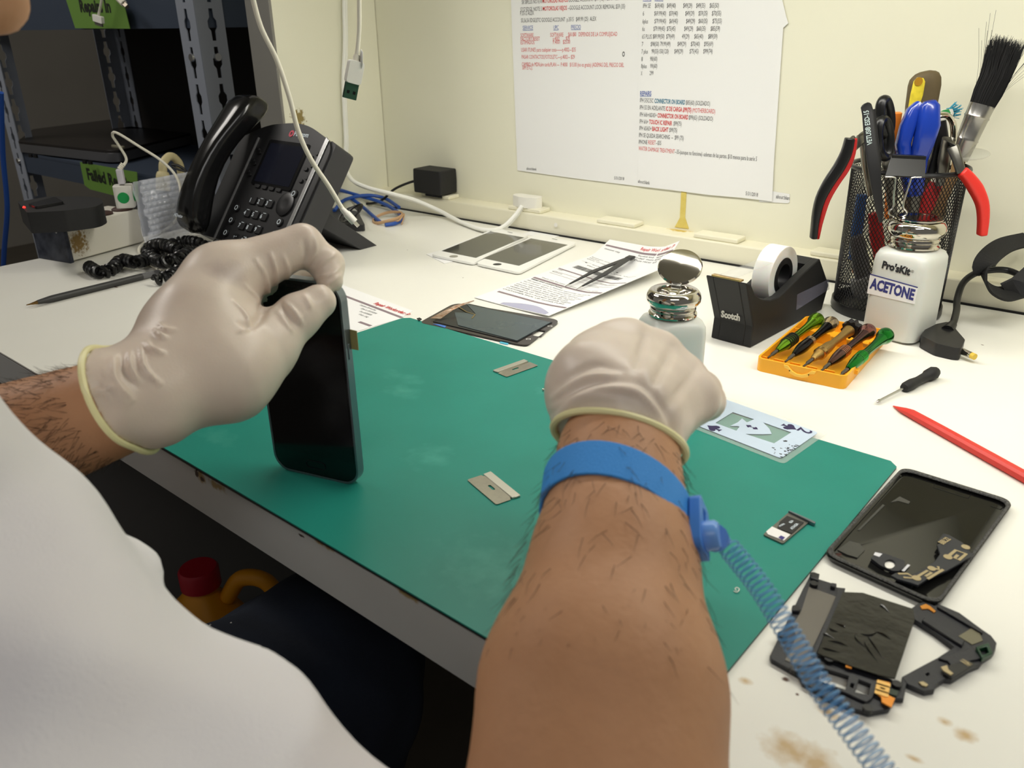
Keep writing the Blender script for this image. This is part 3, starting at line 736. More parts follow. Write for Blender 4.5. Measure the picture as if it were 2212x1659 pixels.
# ================================================================== desk telephone
BL, BR = at(470, 516, .020), at(600, 552, .020); dx = (BR - BL); dx.z = 0; dx.normalize()
def on_edge(px, py, base):
    r_ = ray(px, py); t = (base - EYE).dot(dx) / r_.dot(dx); return EYE + r_ * t
TL, TR = on_edge(577, 275, BL), on_edge(719, 293, BR); upv = (TL - BL).normalized(); WP, HP = (BR - BL).length, (TL - BL).length
Mt = frame(tuple(BL), dx, y=upv)                 # x across, y up the face, z out of the face
if Mt.to_3x3().col[2].dot(EYE - BL) < 0: raise Exception('face')
tel = thing('desk_telephone', 'black desk telephone with keypad, screen and silver trim at the back left', 'telephone', m=Mt)
L_ = lambda x, y, z=0: Mt @ V((x, y, z))
b = MB()
sh = roundpoly([(-.052, .0), (WP + .012, .0), (WP + .014, HP - .012), (WP * .55, HP + .014), (.0, HP + .004), (-.052, HP - .02)], [.006, .008, .02, .05, .02, .01], 6)
b.prism(sh, -.020, 0, Mt); build('body', b, m_black, tel, bevel=.002)
b = MB(); b.prism(roundpoly([(WP + .002, .028), (WP + .016, .028), (WP + .016, HP - .012), (WP + .002, HP - .006)], .004, 3), -.036, -.003, Mt); build('side_shell', b, mat('dark_grey_plastic', (52, 52, 54), .5), tel, bevel=.002)
b = MB(); b.prism([(WP - .006, .0), (WP + .001, .0), (WP + .003, HP - .008), (WP - .004, HP - .004)], 0, .0022, Mt); build('silver_trim', b, mat('silver_trim', (200, 200, 200), .25, .9), tel, bevel=.0008)
b = MB(); b.box((-.0065, HP * .45, .0008), (.002, HP * .9, .003), Mt); build('cradle_edge', b, mat('grey_trim', (90, 90, 92), .4), tel)
scx, scy, sw, sh_ = WP * .47, HP * .70, .080, .058
b = MB(); b.prism(rrect(sw + .012, sh_ + .010, .003, 3, scx, scy), 0, .0015, Mt); bz = build('screen_bezel', b, mat('bezel_gloss', (18, 18, 20), .15), tel)
b = MB(); b.prism(rrect(sw, sh_, .001, 2, scx, scy), .0012, .0018, Mt); build('screen', b, mat('telephone_screen', (24, 26, 38), .12), bz)
m_key = mat('key_rubber', (20, 20, 22), .35)
def key(x, y, w_, h_, r_=.002, z=.0022, nm='key'):
    b = MB(); b.prism(rrect(w_, h_, min(r_, w_ * .45, h_ * .45), 4, x, y), 0, z, Mt); return build(nm, b, m_key, tel, bevel=.0005)
m_digit = mat('digit_white', (196, 206, 214), .5)
lab = [['1', '2', '3'], ['4', '5', '6'], ['7', '8', '9'], ['*', '0', '#']]
for r_ in range(4):
    for c_ in range(3):
        x, y = WP * .30 + c_ * .0195, HP * .375 - r_ * .0190
        k_ = key(x, y, .015, .0115)
        b = MB(); b.text(lab[r_][c_], .0085, Mt @ Matrix.Translation((x - .0062, y - .0036, .0024)), .02); 
        if r_ < 3 and not (r_ == 0 and c_ == 0) or (r_, c_) == (3, 1): b.box((x + .001, y + .0042, .0024), (.006, .0008, .0002), Mt)
        build('printed_digit', b, m_digit, k_)
for i in range(4): key(WP * .27 + i * .0165, HP * .495, .012, .005)
for i in range(3):
    key(-.001 + .004, HP * .60 + i * .0170, .008, .005); key(.010, HP * .575 + i * .0170, .007, .004); key(WP - .018, HP * .60 + i * .0170, .008, .005); key(WP - .008 - .0005, HP * .63 + i * .0175, .006, .005)
for i, (x, y) in enumerate([(WP * .10, HP * .285), (WP * .10, HP * .175), (WP * .10, HP * .065), (WP * .86, HP * .49), (WP * .83, HP * .25), (WP * .83, HP * .15), (WP * .83, HP * .03)]):
    k_ = key(x, y, .0125, .0115, .0055)
    b = MB(); b.prism([(x + q * math.cos(a), y + q * math.sin(a)) for a, q in [(PI * 2 * j / 12, .0036) for j in range(12)]], .0022, .0024, Mt, [[(x + .0026 * math.cos(PI * 2 * j / 12), y + .0026 * math.sin(PI * 2 * j / 12)) for j in range(12)]]); build('key_symbol', b, m_digit, k_)
b = MB(); b.lathe([(.001, 0), (.0165, 0), (.0165, .002), (.013, .003), (.006, .0024), (.001, .0024)], Mt @ Matrix.Translation((WP * .80, HP * .395, 0)), 28); build('navigation_ring', b, m_key, tel)
b = MB(); b.prism(rrect(.040, .0085, .003, 4, WP * .38, HP * -.0 + .010), 0, .0022, Mt); vk = build('volume_key', b, m_key, tel)
b = MB(); b.text('-', .008, Mt @ Matrix.Translation((WP * .38 - .013, .008, .0023))); b.text('+', .008, Mt @ Matrix.Translation((WP * .38 + .009, .008, .0023))); build('printed_digit', b, m_digit, vk)
b = MB(); b.text('Polycom', .0095, Mt @ Matrix.Translation((WP * .47, HP * .955, .0004)), .03); build('logo_lettering', b, m_digit, tel)
b = MB(); b.prism([(WP * .43 + .005 * math.cos(2 * PI * j / 16), HP * .97 + .005 * math.sin(2 * PI * j / 16)) for j in range(16)], .0001, .0006, Mt, [[(WP * .43 + .0022 * math.cos(2 * PI * j / 16), HP * .97 + .0022 * math.sin(2 * PI * j / 16)) for j in range(16)]]); build('logo_mark', b, mat('logo_red', (190, 50, 74), .4), tel)
# stand behind and its foot
b = MB(); b.prism([(-.01, 0), (.085, 0), (.085, .008), (.03, .05), (.018, .09), (.0, .10)], WP * .35, WP * 1.02, Mt @ Matrix(((0, 0, 1, 0), (0, 1, 0, 0.012), (-1, 0, 0, -.02), (0, 0, 0, 1))))
inv = Mt.inverted()
bs = MB(); f_ = [at(715, 500, .0), at(790, 500, .0), at(775, 470, .0), at(700, 455, .0)]
bs.prism(roundpoly([tuple(p.to_2d()) for p in f_], .008, 3), 0, .010); build('stand_foot', bs, mat('dark_grey_plastic', (52, 52, 54), .5), tel, bevel=.002)
st = MB(); a1, a2 = L_(WP * .25, .05, -.02), L_(WP, .05, -.02)
for q_, t_ in ((L_(WP * .3, .085, -.018), L_(WP * .95, .085, -.018)),):
    e1_, e2_ = V((q_.x + .01, q_.y + .10, .0)), V((t_.x + .01, t_.y + .10, .0))
    th = V((0, 0, .014)); st.add([q_, t_, e2_, e1_, q_ - V((0, .012, .02)), t_ - V((0, .012, .02)), e2_ - V((0, .03, 0)) , e1_ - V((0, .03, 0))], [(0, 1, 2, 3), (7, 6, 5, 4), (0, 4, 5, 1), (1, 5, 6, 2), (2, 6, 7, 3), (3, 7, 4, 0)])
build('stand', st, mat('dark_grey_plastic', (52, 52, 54), .5), tel, bevel=.001)
# handset: a curved grip with thicker ends, its outline taken in the plane of the cradle
hx = -.029
hs = [(hx - .006, -.006, .020, .0200), (hx - .006, .012, .026, .0205), (hx - .005, .04, .034, .0165), (hx - .004, .08, .040, .0150), (hx - .003, .12, .038, .0160), (hx - .001, .152, .032, .0200), (hx, .175, .026, .0225), (hx, .197, .020, .0215), (hx, .208, .014, .0160)]
rings = []
for i, (x, y, z, r_) in enumerate(hs):
    th_ = .015 if 0 < i < len(hs) - 1 else .009
    if i in (1, 2, 6, 7): th_ = .019
    rings.append([tuple(L_(x + a * r_ * 2.45, y, z + c * th_ * 2.2)) for a, c in rrect(1, 1, .32, 4)])
b = MB(); b.rings(rings); hset = build('handset', b, mat('glossy_black', (16, 16, 17), .18), tel, subsurf=1)
b = MB(); b.text('HDvoice', .0062, frame(tuple(L_(hx - .019, .006, .0455)), dx, y=upv), .02); build('logo_lettering', b, m_digit, hset)
# coiled handset cord in a heap on the desk
cp = [(188, 574), (215, 588), (243, 580), (262, 562), (290, 566), (318, 560), (345, 545), (372, 528), (398, 522), (425, 524), (450, 534), (480, 528), (500, 540), (470, 556), (438, 552), (408, 548), (380, 560), (352, 566), (330, 558), (318, 540), (345, 528), (380, 540), (400, 560), (392, 582), (362, 598), (330, 603)]
zz = [.009, .009, .009, .010, .014, .010, .010, .010, .012, .016, .012, .014, .011, .010, .010, .020, .022, .018, .010, .010, .024, .026, .016, .010, .009, .009]
b = helix(spline([at(x, y, z_) for (x, y), z_ in zip(cp, zz)], 16), .0062, .0027, .0098, 14, 7)
build('coiled_cord', b, mat('cord_black', (18, 18, 19), .3), tel)

# ================================================================== left side: socket box, charger, USB cube
o_, e_ = at(160, 567, 0), at(313, 525, 0); bx = (e_ - o_).normalized(); Mx = frame(tuple(o_), bx, z=(0, 0, 1)); BLn = (e_ - o_).length
pw = thing('power_box', 'white steel socket box with rust-brown stains at the left desk edge', 'socket box', m=Mx)
m_wbox = mat('white_steel', (226, 222, 210), .45)
splotch(m_wbox, [tuple(Mx @ V((.02, 0, .045))) + (.02, .006), tuple(Mx @ V((.012, 0, .025))) + (.008, .018), tuple(Mx @ V((.05, 0, .046))) + (.012, .006)], (150, 122, 72), .5, 260, 1.1)
b = MB(); b.box((BLn / 2, .032, .026), (BLn, .064, .048), Mx); build('housing', b, m_wbox, pw, bevel=.002)
b = MB(); b.box((-.003, .032, .025), (.006, .066, .050), Mx); build('end_cap', b, mat('navy_end_cap', (28, 32, 48), .5, noise_s=60, noise_a=.6, c2=(90, 96, 110)), pw, bevel=.001)
for sx_ in (.070, .104):
    b = MB(); b.lathe([(.0001, .0501), (.0145, .0501), (.0145, .052), (.012, .0535), (.0001, .0535)], Mx @ Matrix.Translation((sx_, .017, 0)), 24); build('socket', b, mat('brown_socket', (66, 44, 38), .6), pw)
b = MB(); b.cyl(Mx @ V((-.0062, .012, .042)), Mx @ V((-.0075, .012, .042)), .002, seg=12); build('screw', b, m_steel, pw)
ch_ = thing('battery_charger', 'black battery charger with a glowing red light, on the white socket box', 'charger', tuple(at(140, 452, .078)))
pts = [(38, 436), (58, 459), (140, 455), (205, 447), (224, 438), (216, 427), (180, 424), (105, 424)]
b = MB(); b.prism(roundpoly(px_poly(pts, .081), [.004, .003, .003, .01, .014, .012, .003, .004], 5), .0545, .081); build('housing', b, m_blackm, ch_, bevel=.002)
b = MB(); b.ball(tuple(at(52, 448, .0815)), .0017, 10); build('red_light', b, mat('red_light', (255, 30, 24), .3, emit=6), ch_, label='small glowing red light')
def face_px(p_list, A, B):
    """points on the vertical plane through the ground line A-B"""
    n_ = V((A.y - B.y, B.x - A.x, 0)).normalized(); return [on_plane(x, y, A, n_) for x, y in p_list], n_
A_, B_ = at(60, 459, .081), at(200, 448, .081); P_, n_ = face_px([(84, 473), (106, 468), (107, 478), (85, 482)], A_, B_)
if n_.dot(EYE - A_) < 0: n_ = -n_
b = MB(); b.add([p + n_ * .0005 for p in P_] + [p - n_ * .001 for p in P_], [(0, 1, 2, 3), (7, 6, 5, 4), (0, 4, 5, 1), (1, 5, 6, 2), (2, 6, 7, 3), (3, 7, 4, 0)]); build('usb_port', b, m_steel, ch_)
b = MB(); b.prism(roundpoly(px_poly([(62, 446), (78, 452), (138, 441), (120, 430)], .081), .003), .081, .0845); build('contact_clip', b, m_black, ch_, bevel=.0008)
cu = thing('usb_power_cube', 'white cube plug with round green stickers, upright in the socket box', 'power adapter', tuple(Mx @ V((.110, .014, .0535))))
Mc = Mx @ Matrix.Translation((.110, .014, .0535)) @ Matrix.Rotation(.75, 4, 'Z')
b = MB(); b.prism(rrect(.025, .025, .005, 4), 0, .031, Mc); build('housing', b, m_white, cu, bevel=.0015)
for rz_ in (0, PI / 2):
    b = MB(); b.lathe([(.0001, .0125), (.0078, .0125), (.0078, .0130), (.0001, .0130)], Mc @ Matrix.Rotation(rz_ * -1, 4, 'Z') @ Matrix.Translation((0, 0, .015)) @ Matrix.Rotation(PI / 2, 4, 'X'), 24); build('green_sticker', b, mat('green_sticker', (28, 160, 84), .6), cu)
b = MB(); b.box((0, 0, .0315), (.013, .006, .002), Mc); build('usb_port', b, m_steel, cu)
cb = thing('usb_cable', 'thin white cable looping up from the cube plug and down to the desk', 'cable', tuple(Mx @ V((.098, .030, .085))))
b = MB(); b.prism(rrect(.0155, .0085, .002, 3), .0335, .053, Mc); build('usb_plug', b, mat('lilac_white', (214, 210, 218), .4), cb, bevel=.0008)
pc = V(Mc @ V((0, 0, .053))); dd = (pc - EYE).length
pts = [pc, V(D(273, 345, dd)), V(D(255, 312, dd)), V(D(243, 293, dd)), V(D(252, 287, dd - .01)), V(D(300, 316, dd - .02)), V(D(352, 350, dd - .03)), V(D(384, 388, dd - .04)), V(D(392, 440, dd - .05)), at(378, 478, .028), at(345, 505, .012), at(300, 537, .004), at(330, 575, .003), at(400, 600, .003), at(440, 585, .003)]
b = MB(); b.tube(spline(pts, 8), .0019, 8); build('cord', b, m_cable, cb)
b = MB(); b.tube([pc.lerp(pts[1], i / 14) for i in range(9)], [.0038 if i % 2 else .0030 for i in range(9)], 10); build('strain_relief', b, m_cable, cb)
# bubble wrap
b = MB(); NU, NV = 64, 60; c4 = [at(318, 543, .001), at(412, 506, .001), V(D(428, 368, 1.36)), V(D(292, 392, 1.31))]
for side in (0, 1):
    vs_ = []
    n_ = (c4[1] - c4[0]).cross(c4[3] - c4[0]).normalized()
    if n_.dot(EYE - c4[0]) < 0: n_ = -n_
    for j in range(NV + 1):
        for i in range(NU + 1):
            u, v = i / NU, j / NV; p = (c4[0] * (1 - u) + c4[1] * u) * (1 - v) + (c4[3] * (1 - u) + c4[2] * u) * v
            bu = max(0, math.sin(u * PI * 11 + (PI / 2 if int(v * 12) % 2 else 0)) * math.sin(v * PI * 12)) if False else abs(math.sin(u * PI * 11 + (int(v * 12) % 2) * PI / 2) * math.sin(v * PI * 12))
            wv = noise.noise(V((u * 4, v * 4, side * 3))) * .006
            p = p + n_ * ((.0035 * bu ** .6 + wv + .006) if side == 0 else (-.004 + wv)); p.z = max(p.z, .0006); vs_.append(p)
    b.add(vs_, [(j * (NU + 1) + i, j * (NU + 1) + i + 1, (j + 1) * (NU + 1) + i + 1, (j + 1) * (NU + 1) + i) for j in range(NV) for i in range(NU)])
tag_ = build('bubble_wrap_bag', b, mat('bubble_film', (228, 232, 242), .10, alpha=.30, spec=1.0), None, label='clear bubble wrap bag standing between the socket box and the telephone', cat='bubble wrap')
s_ = tag_.modifiers.new('film', 'SOLIDIFY'); s_.thickness = .0002
# cream mains plug with thick cord behind it
mp = thing('mains_cord', 'thick cream power cord arching behind the bubble wrap', 'power cord', tuple(V(D(352, 380, 1.42))))
b = MB(); b.tube(spline([D(352, 372, 1.42), D(353, 352, 1.42), D(366, 338, 1.43), D(380, 344, 1.44), D(390, 364, 1.45), D(396, 420, 1.46)], 8), .0062, 12); build('cord', b, mat('cream_cord', (206, 194, 150), .5), mp)
b = MB(); b.tube([D(352, 412, 1.42), D(352, 378, 1.42), D(352, 376, 1.42), D(352, 371, 1.42)], [.0105, .0100, .0095, .008], 14); build('plug', b, mat('cream_cord', (206, 194, 150), .5), mp)
b = MB(); b.tube(spline([D(370, 355, 1.43), D(385, 358, 1.43), D(398, 366, 1.43), D(402, 372, 1.43)], 6), .0022, 8); b.tube(spline([D(372, 360, 1.42), D(386, 366, 1.42), D(400, 370, 1.42)], 6), .0018, 8); build('twisted_black_lead', b, m_black, None, label='short black lead tangled inside the arch of the cream cord', cat='cable')

# pen
pa, pb = at(57, 659, .0042), at(345, 588, .0042); px_ = (pb - pa).normalized(); Mp = frame(tuple(pa), px_, z=(0, 0, 1)) @ Matrix.Rotation(PI / 2, 4, 'Y'); PL = (pb - pa).length
pen = thing('pen', 'dark grey pen lying on the left of the desk in front of the coiled cord', 'pen', m=Mp)
b = MB(); b.lathe([(.0001, .012), (.0024, .012), (.0039, .026), (.0041, .03), (.0041, PL - .024), (.0001, PL - .024)], Mp, 16); build('barrel', b, mat('grey_barrel', (58, 58, 58), .45), pen)
b = MB(); b.lathe([(.0001, 0), (.0005, 0), (.0009, .004), (.0012, .006), (.0022, .012), (.0001, .0121)], Mp, 12); build('tip', b, mat('bronze_tip', (120, 92, 50), .3, .8), pen)
b = MB(); b.lathe([(.0001, PL - .024), (.0040, PL - .024), (.0038, PL - .002), (.003, PL), (.0001, PL)], Mp, 16); build('end_cap', b, mat('clear_grey', (110, 110, 112), .15), pen)
# small blue network cable etc. behind the telephone
m_bc = mat('blue_cable', (40, 84, 170), .4)
b = MB(); b.tube(spline([at(712, 405, .05), at(740, 412, .035), at(780, 424, .02), at(820, 436, .012), at(855, 455, .006), at(867, 472, .005), at(855, 482, .004), at(832, 486, .0035)], 8), .0030, 8)
b.tube(spline([at(722, 455, .012), at(745, 432, .020), at(790, 422, .022), at(830, 428, .016), at(862, 448, .010)], 8), .0030, 8)
b.tube(spline([at(735, 414, .03), at(775, 440, .012), at(805, 466, .005), at(822, 480, .0035)], 8), .0030, 8)
build('network_cable', b, m_bc, None, label='blue network cable in loose loops right of the telephone', cat='cable')
b = MB(); b.tube(spline([at(806, 475, .002), at(822, 464, .006), at(845, 458, .0095), at(868, 460, .0095), at(862, 470, .0095), at(835, 478, .0075), at(812, 482, .002)], 8, closed=True), .0014, 8, closed=True, flat=1.8); b.tube(spline([at(842, 480, .0015), at(862, 476, .0085), at(873, 462, .0085), at(868, 484, .0015)], 6), .0012, 6)
build('rubber_band', b, mat('tan_rubber', (206, 168, 128), .6), None, label='tan rubber band around the blue cable loops', cat='rubber band')
b = MB()
for k in range(6):
    c = at(752 + k * 2, 468 - k * 1.5, .018 + .003 * k); b.tube([c + V((.017 * math.cos(a + k) * 1, .017 * math.sin(a + k) * .8, .012 * math.sin(a * 1 + k * 1.1))) for a in [2 * PI * i / 20 for i in range(20)]], .0014, 6, closed=True)
b.tube(spline([at(735, 470, .012), at(712, 500, .002), at(700, 512, .002)], 8), .0014, 6)
build('black_cable_coil', b, m_black, None, label='small coil of thin black cable on the telephone stand foot', cat='cable')
# ================================================================== shelving rack at the left
RY = .88
m_rk = mat('blue_grey_steel', (66, 76, 92), .45, .3); m_rkl = mat('grey_steel_post', (150, 156, 168), .45, .2)
rk = thing('shelving_rack', 'blue-grey slotted steel shelving rack standing left of the desk', 'shelving', (-1.86, 1.1, -.75))
def slot(cx, cz, s=1.0):
    return [(cx - .004, cz - .026), (cx + .004, cz - .026), (cx + .0045, cz - .010), (cx + .009, cz - .004), (cx + .009, cz + .006), (cx + .0045, cz + .012), (cx + .004, cz + .026), (cx - .004, cz + .026), (cx - .0045, cz + .012), (cx - .009, cz + .006), (cx - .009, cz - .004), (cx - .0045, cz - .010)]
def post(x0, y0, sx, sy, z0=-.75, z1=.95):
    """L-profile with keyhole slots: one flange along x, the other along y"""
    b = MB(); zs = [(.231 - .062 * k) for k in range(-10, 15)]
    zs = [z for z in zs if z0 + .04 < z < z1 - .04]
    MX = Matrix(((1, 0, 0, 0), (0, 0, -1, y0), (0, 1, 0, 0), (0, 0, 0, 1)))
    b.prism([(x0, z0), (x0 - sx * .055, z0), (x0 - sx * .055, z1), (x0, z1)], -.001, .001, MX, [slot(x0 - sx * .028, z) for z in zs])
    MY = Matrix(((0, 0, 1, x0), (1, 0, 0, 0), (0, 1, 0, 0), (0, 0, 0, 1)))
    b.prism([(y0, z0), (y0 + sy * .055, z0), (y0 + sy * .055, z1), (y0, z1)], -.001, .001, MY, [slot(y0 + sy * .030, z) for z in zs])
    return build('post', b, m_rkl, rk, smooth=0)
RX1, RX0, RY1 = -1.404, -2.31, 1.20
post(RX1, RY, 1, 1); post(RX0, RY, -1, 1); post(RX1, RY1, 1, -1); post(RX0, RY1, -1, -1)
for z in (.288, -.036, -.40, .70):
    hb = .085 if z > 0 else .048
    b = MB(); b.box(((RX0 + RX1) / 2, (RY + RY1) / 2, z + hb - .004), (RX1 - RX0 - .006, RY1 - RY - .004, .004)); b.box(((RX0 + RX1) / 2, RY + .004, z + hb / 2), (RX1 - RX0 - .006, .003, hb)); b.box(((RX0 + RX1) / 2, RY1 - .003, z + hb / 2), (RX1 - RX0 - .006, .002, hb))
    for x in (RX0 + .006, RX1 - .006): b.box((x, (RY + RY1) / 2, z + hb / 2), (.002, RY1 - RY - .006, hb))
    build('shelf', b, m_rk, rk)
b = MB(); b.box(((RX0 + RX1) / 2, RY1 + .004, .1), (RX1 - RX0, .004, 1.6)); build('back_board', b, mat('dark_back_board', (34, 31, 28), .9), rk)
b = MB(); b.box((RX1 - .02, (RY + RY1) / 2 + .03, .345), (.004, RY1 - RY - .1, .10)); build('side_plate', b, mat('beige_side_plate', (112, 112, 98), .7), rk)
for z in (.338, -.01):
    for x, y, nx, ny in ((RX1 - .028, RY - .001, 0, -1), (RX1 + .001, RY + .030, 1, 0), (RX0 + .028, RY - .001, 0, -1)):
        z_ = .240 if z > 0 else z; b = MB(); b.cyl((x, y, z_), (x + nx * .004, y + ny * .004, z_), .0075, .0065, 16); build('bolt', b, m_steel, rk)
# green signs
m_gp = mat('green_card', (100, 138, 56), .7)
def sign(pts, lines, label):
    P = [at_y(x, y, RY - .0105) for x, y in pts]; t = thing('green_sign', label, 'sign', tuple(P[0]), group='green shelf signs')
    b = MB(); b.prism([(p.x, p.z) for p in P], RY - .0110, RY - .0100, Matrix(((1, 0, 0, 0), (0, 0, 1, 0), (0, 1, 0, 0), (0, 0, 0, 1)))); build('card', b, m_gp, t, smooth=0)
    b = MB()
    for s, a, c, h in lines: fit_text(b, s, at_y(a[0], a[1], RY - .0114), at_y(c[0], c[1], RY - .0114), (0, 0, 1), h, .04)
    build('printed_text', b, mat('sign_ink', (22, 26, 16), .7), t)
sign([(142, -4), (163, 61), (281, 62), (271, 20), (262, -4)], [('Repairs In', (174, 25), (240, 26), .021)], 'green card sign reading Repairs In on the upper shelf')
sign([(173, 350), (183, 400), (195, 409), (300, 436), (296, 372)], [('Failed Repairs', (190, 387), (292, 412), .024)], 'green card sign reading Failed Repairs on the lower shelf')
# laptop lying on the lower shelf
lt = thing('laptop', 'closed dark laptop with silver edge lying on the lower rack shelf', 'laptop', (-1.9, 1.0, .012))
pts = [(43, 325), (75, 297), (290, 268), (430, 296), (432, 302), (262, 346), (236, 347)]
P = roundpoly(px_poly(pts, .018), [.01, .01, .01, .004, .004, .02, .02], 4)
b = MB(); b.prism(P, .0345, .040); build('lid', b, mat('dark_lid', (30, 26, 24), .35), lt, bevel=.002)
b = MB(); b.prism(P, .014, .0340); build('base', b, mat('silver_edge', (104, 104, 106), .4, .6), lt, bevel=.003)
b = MB()
A_, B_ = V(P[0]).to_3d(), V(P[0]).to_3d()
e0, e1_ = at(45, 328, .03), at(236, 350, .03); n_ = V((e1_.y - e0.y, e0.x - e1_.x, 0)).normalized(); n_ = n_ if n_.dot(EYE - e0) > 0 else -n_
for t_ in (.12, .18, .74, .80):
    c = e0.lerp(e1_, t_) + n_ * .0015; c.z = .024; b.box((0, 0, 0), (.012, .004, .007), frame(tuple(c), (e1_ - e0), z=(0, 0, 1)))
build('port', b, mat('port_dark', (12, 12, 12), .5), lt)
b = MB(); q1 = [at(241, 322, .052), at(276, 318, .052), at(278, 346, .0), at(243, 352, .0)]
b = MB(); b.box((0, 0, 0), (.05, .008, .045), frame(tuple(at(259, 336, .022)), (1, 0, 0), z=(0, 0, 1))); build('tan_shelf_clip', b, mat('tan_tape', (120, 116, 98), .6), None, label='tan clip on the corner of the laptop on the rack shelf', cat='clip', bevel=.002)
# connectors dangling over the upper sign
t = thing('dock_connector_cable', 'white cable with a wide flat dock connector dangling over the upper green sign', 'cable', tuple(at_y(213, 40, RY - .03)))
yy = RY - .03
b = MB(); b.tube(spline([at_y(224, -30, yy), at_y(219, 5, yy), at_y(213, 33, yy)], 6), .0024, 8); build('cord', b, m_cable, t)
c = at_y(212.5, 41, yy); Mq = frame(tuple(c), at_y(229, 46, yy) - at_y(196, 35, yy), z=(0, -1, 0))
b = MB(); b.prism(rrect(.033, .0125, .002, 3), -.003, .003, Mq); build('connector', b, m_white, t, bevel=.0006)
b = MB(); b.prism(rrect(.026, .006, .0008, 2, 0, -.009 if Mq.to_3x3().col[1].z > 0 else .009), -.0016, .0016, Mq); build('contact_strip', b, mat('contact_grey', (110, 108, 100), .4, .5), t)
t = thing('grey_usb_lead', 'short white lead with grey metal plug dangling at the top of the upper green sign', 'cable', tuple(at_y(262, 5, yy)))
b = MB(); b.tube([at_y(236, -28, yy), at_y(252, -8, yy), at_y(268, 8, yy)], [.004, .006, .006], 8); build('cord', b, m_cable, t)
b = MB(); b.tube([at_y(268, 8, yy), at_y(275, 15, yy)], .0045, 4); build('metal_plug', b, mat('plug_steel', (120, 112, 100), .4, .7), t)
b = MB(); b.tube(spline([at_y(2, 200, .6), at_y(6, 330, .6), at_y(14, 420, .6), at_y(15, 470, .6), at_y(8, 560, .6), at_y(4, 700, .6)], 8), .0045, 8); build('hanging_blue_cable', b, m_bc, None, label='blue cable hanging down beside the left end of the desk', cat='cable')

# ================================================================== cables hanging in front of the panels
t = thing('micro_usb_cable', 'white charging cable hanging in front of the telephone with a micro connector', 'cable', tuple(D(770, 480, .70)))
pts = [D(540, -40, .70), D(547, 0, .70), D(565, 62, .70), D(598, 130, .70), D(625, 210, .70), D(645, 285, .70), D(672, 345, .70), D(710, 402, .70), D(735, 444, .70), D(744, 456, .70)]
b = MB(); b.tube(spline(pts, 8), .0019, 10); build('cord', b, m_cable, t)
e0, e1_ = V(D(738, 450, .70)), V(D(766, 480, .70)); ev = (e1_ - e0).normalized()
b = MB(); b.tube([e0, e0 + ev * .005, e0 + ev * .006, e1_], [.0026, .0033, .0042, .0040], 12, flat=.75); build('connector', b, m_white, t)
b = MB(); b.tube([e1_, e1_ + ev * .0045], .0032, 4, flat=.5); build('metal_plug', b, m_steel, t)
t = thing('usb_a_cable', 'white cable hanging at the panel corner with a green-faced USB plug and paper tag', 'cable', tuple(D(760, 180, .72)))
b = MB(); b.tube(spline([D(777, -40, .72), D(776, 0, .72), D(776, 60, .72), D(773, 100, .72), D(770, 122, .72)], 8), .0017, 10); build('cord', b, m_cable, t)
c = V(D(765, 156, .72)); dv = (V(D(757, 195, .72)) - V(D(771, 120, .72))).normalized(); Mq = frame(tuple(c), dv, z=(EYE - c) + RGT * .25)
b = MB(); b.prism(rrect(.0175, .0125, .0022, 3), -.0030, .0040, Mq); build('plug_body', b, m_white, t, bevel=.0008)
b = MB(); b.tube([V(D(771, 118, .72)).lerp(c, i / 8) for i in range(6)], [.0022 + .0003 * (i % 2) + .0002 * i for i in range(6)], 10); build('strain_relief', b, m_cable, t)
b = MB(); b.prism(rrect(.0125, .0105, .0004, 2, .0145, 0), -.0022, .0022, Mq); mp_ = build('metal_plug', b, mat('green_tinted_metal', (60, 96, 78), .3, .6), t)
b = MB(); b.box((.0155, .0025, .0022), (.0024, .0022, .0004), Mq); b.box((.0155, -.0025, .0022), (.0024, .0022, .0004), Mq); build('plug_hole', b, mat('hole_black', (8, 8, 8), .9), mp_)
b = MB(); b.add([D(780, 106, .718), D(784, 112, .716), D(784, 140, .716), D(780, 151, .718), D(776, 148, .72), D(777, 120, .72)], [(0, 1, 2, 3, 4, 5)]); o_t = build('paper_tag', b, mat('tag_paper', (226, 226, 222), .6), t); o_t.modifiers.new('s', 'SOLIDIFY').thickness = .0003
t = thing('extension_cord', 'flat two-core white cord running down the panel and along the desk to a plug', 'power cord', tuple(at_y(1137, 440, 1.0)))
pts = [at_x(745, -40, -1.094), at_x(745, 20, -1.094), at_x(746, 100, -1.094), at_x(743, 170, -1.094), at_x(745, 240, -1.094), at_x(748, 310, -1.094), at_x(745, 355, -1.092), at(760, 388, .062), at(795, 406, .052), at(850, 420, .042), at(900, 434, .028), at(950, 456, .012), at(1000, 482, .0045), at(1050, 498, .0045), at(1085, 492, .0055), at(1112, 468, .020), at(1128, 446, .034)]
sp_ = spline(pts, 8)
sp2 = [p + V((.0012, -.0024, .0014)) for p in sp_]; sp3 = [p - V((.0012, -.0024, .0014)) for p in sp_]
b = MB(); b.tube(sp2, .0031, 8); b.tube(sp3, .0031, 8); build('cord', b, mat('bright_white_cord', (246, 246, 240), .4), t)
c = at_y(1137, 436, 1.0); Mq = frame(tuple(c), (1, 0, 0), z=(0, 0, 1))
b = MB(); b.prism(roundpoly([(-.026, .006), (-.022, -.006), (-.006, -.012), (.006, -.012), (.022, -.006), (.026, .006), (.02, .012), (-.02, .012)], .003, 3), -.007, .009, Mq); build('plug', b, m_white, t, bevel=.0015)
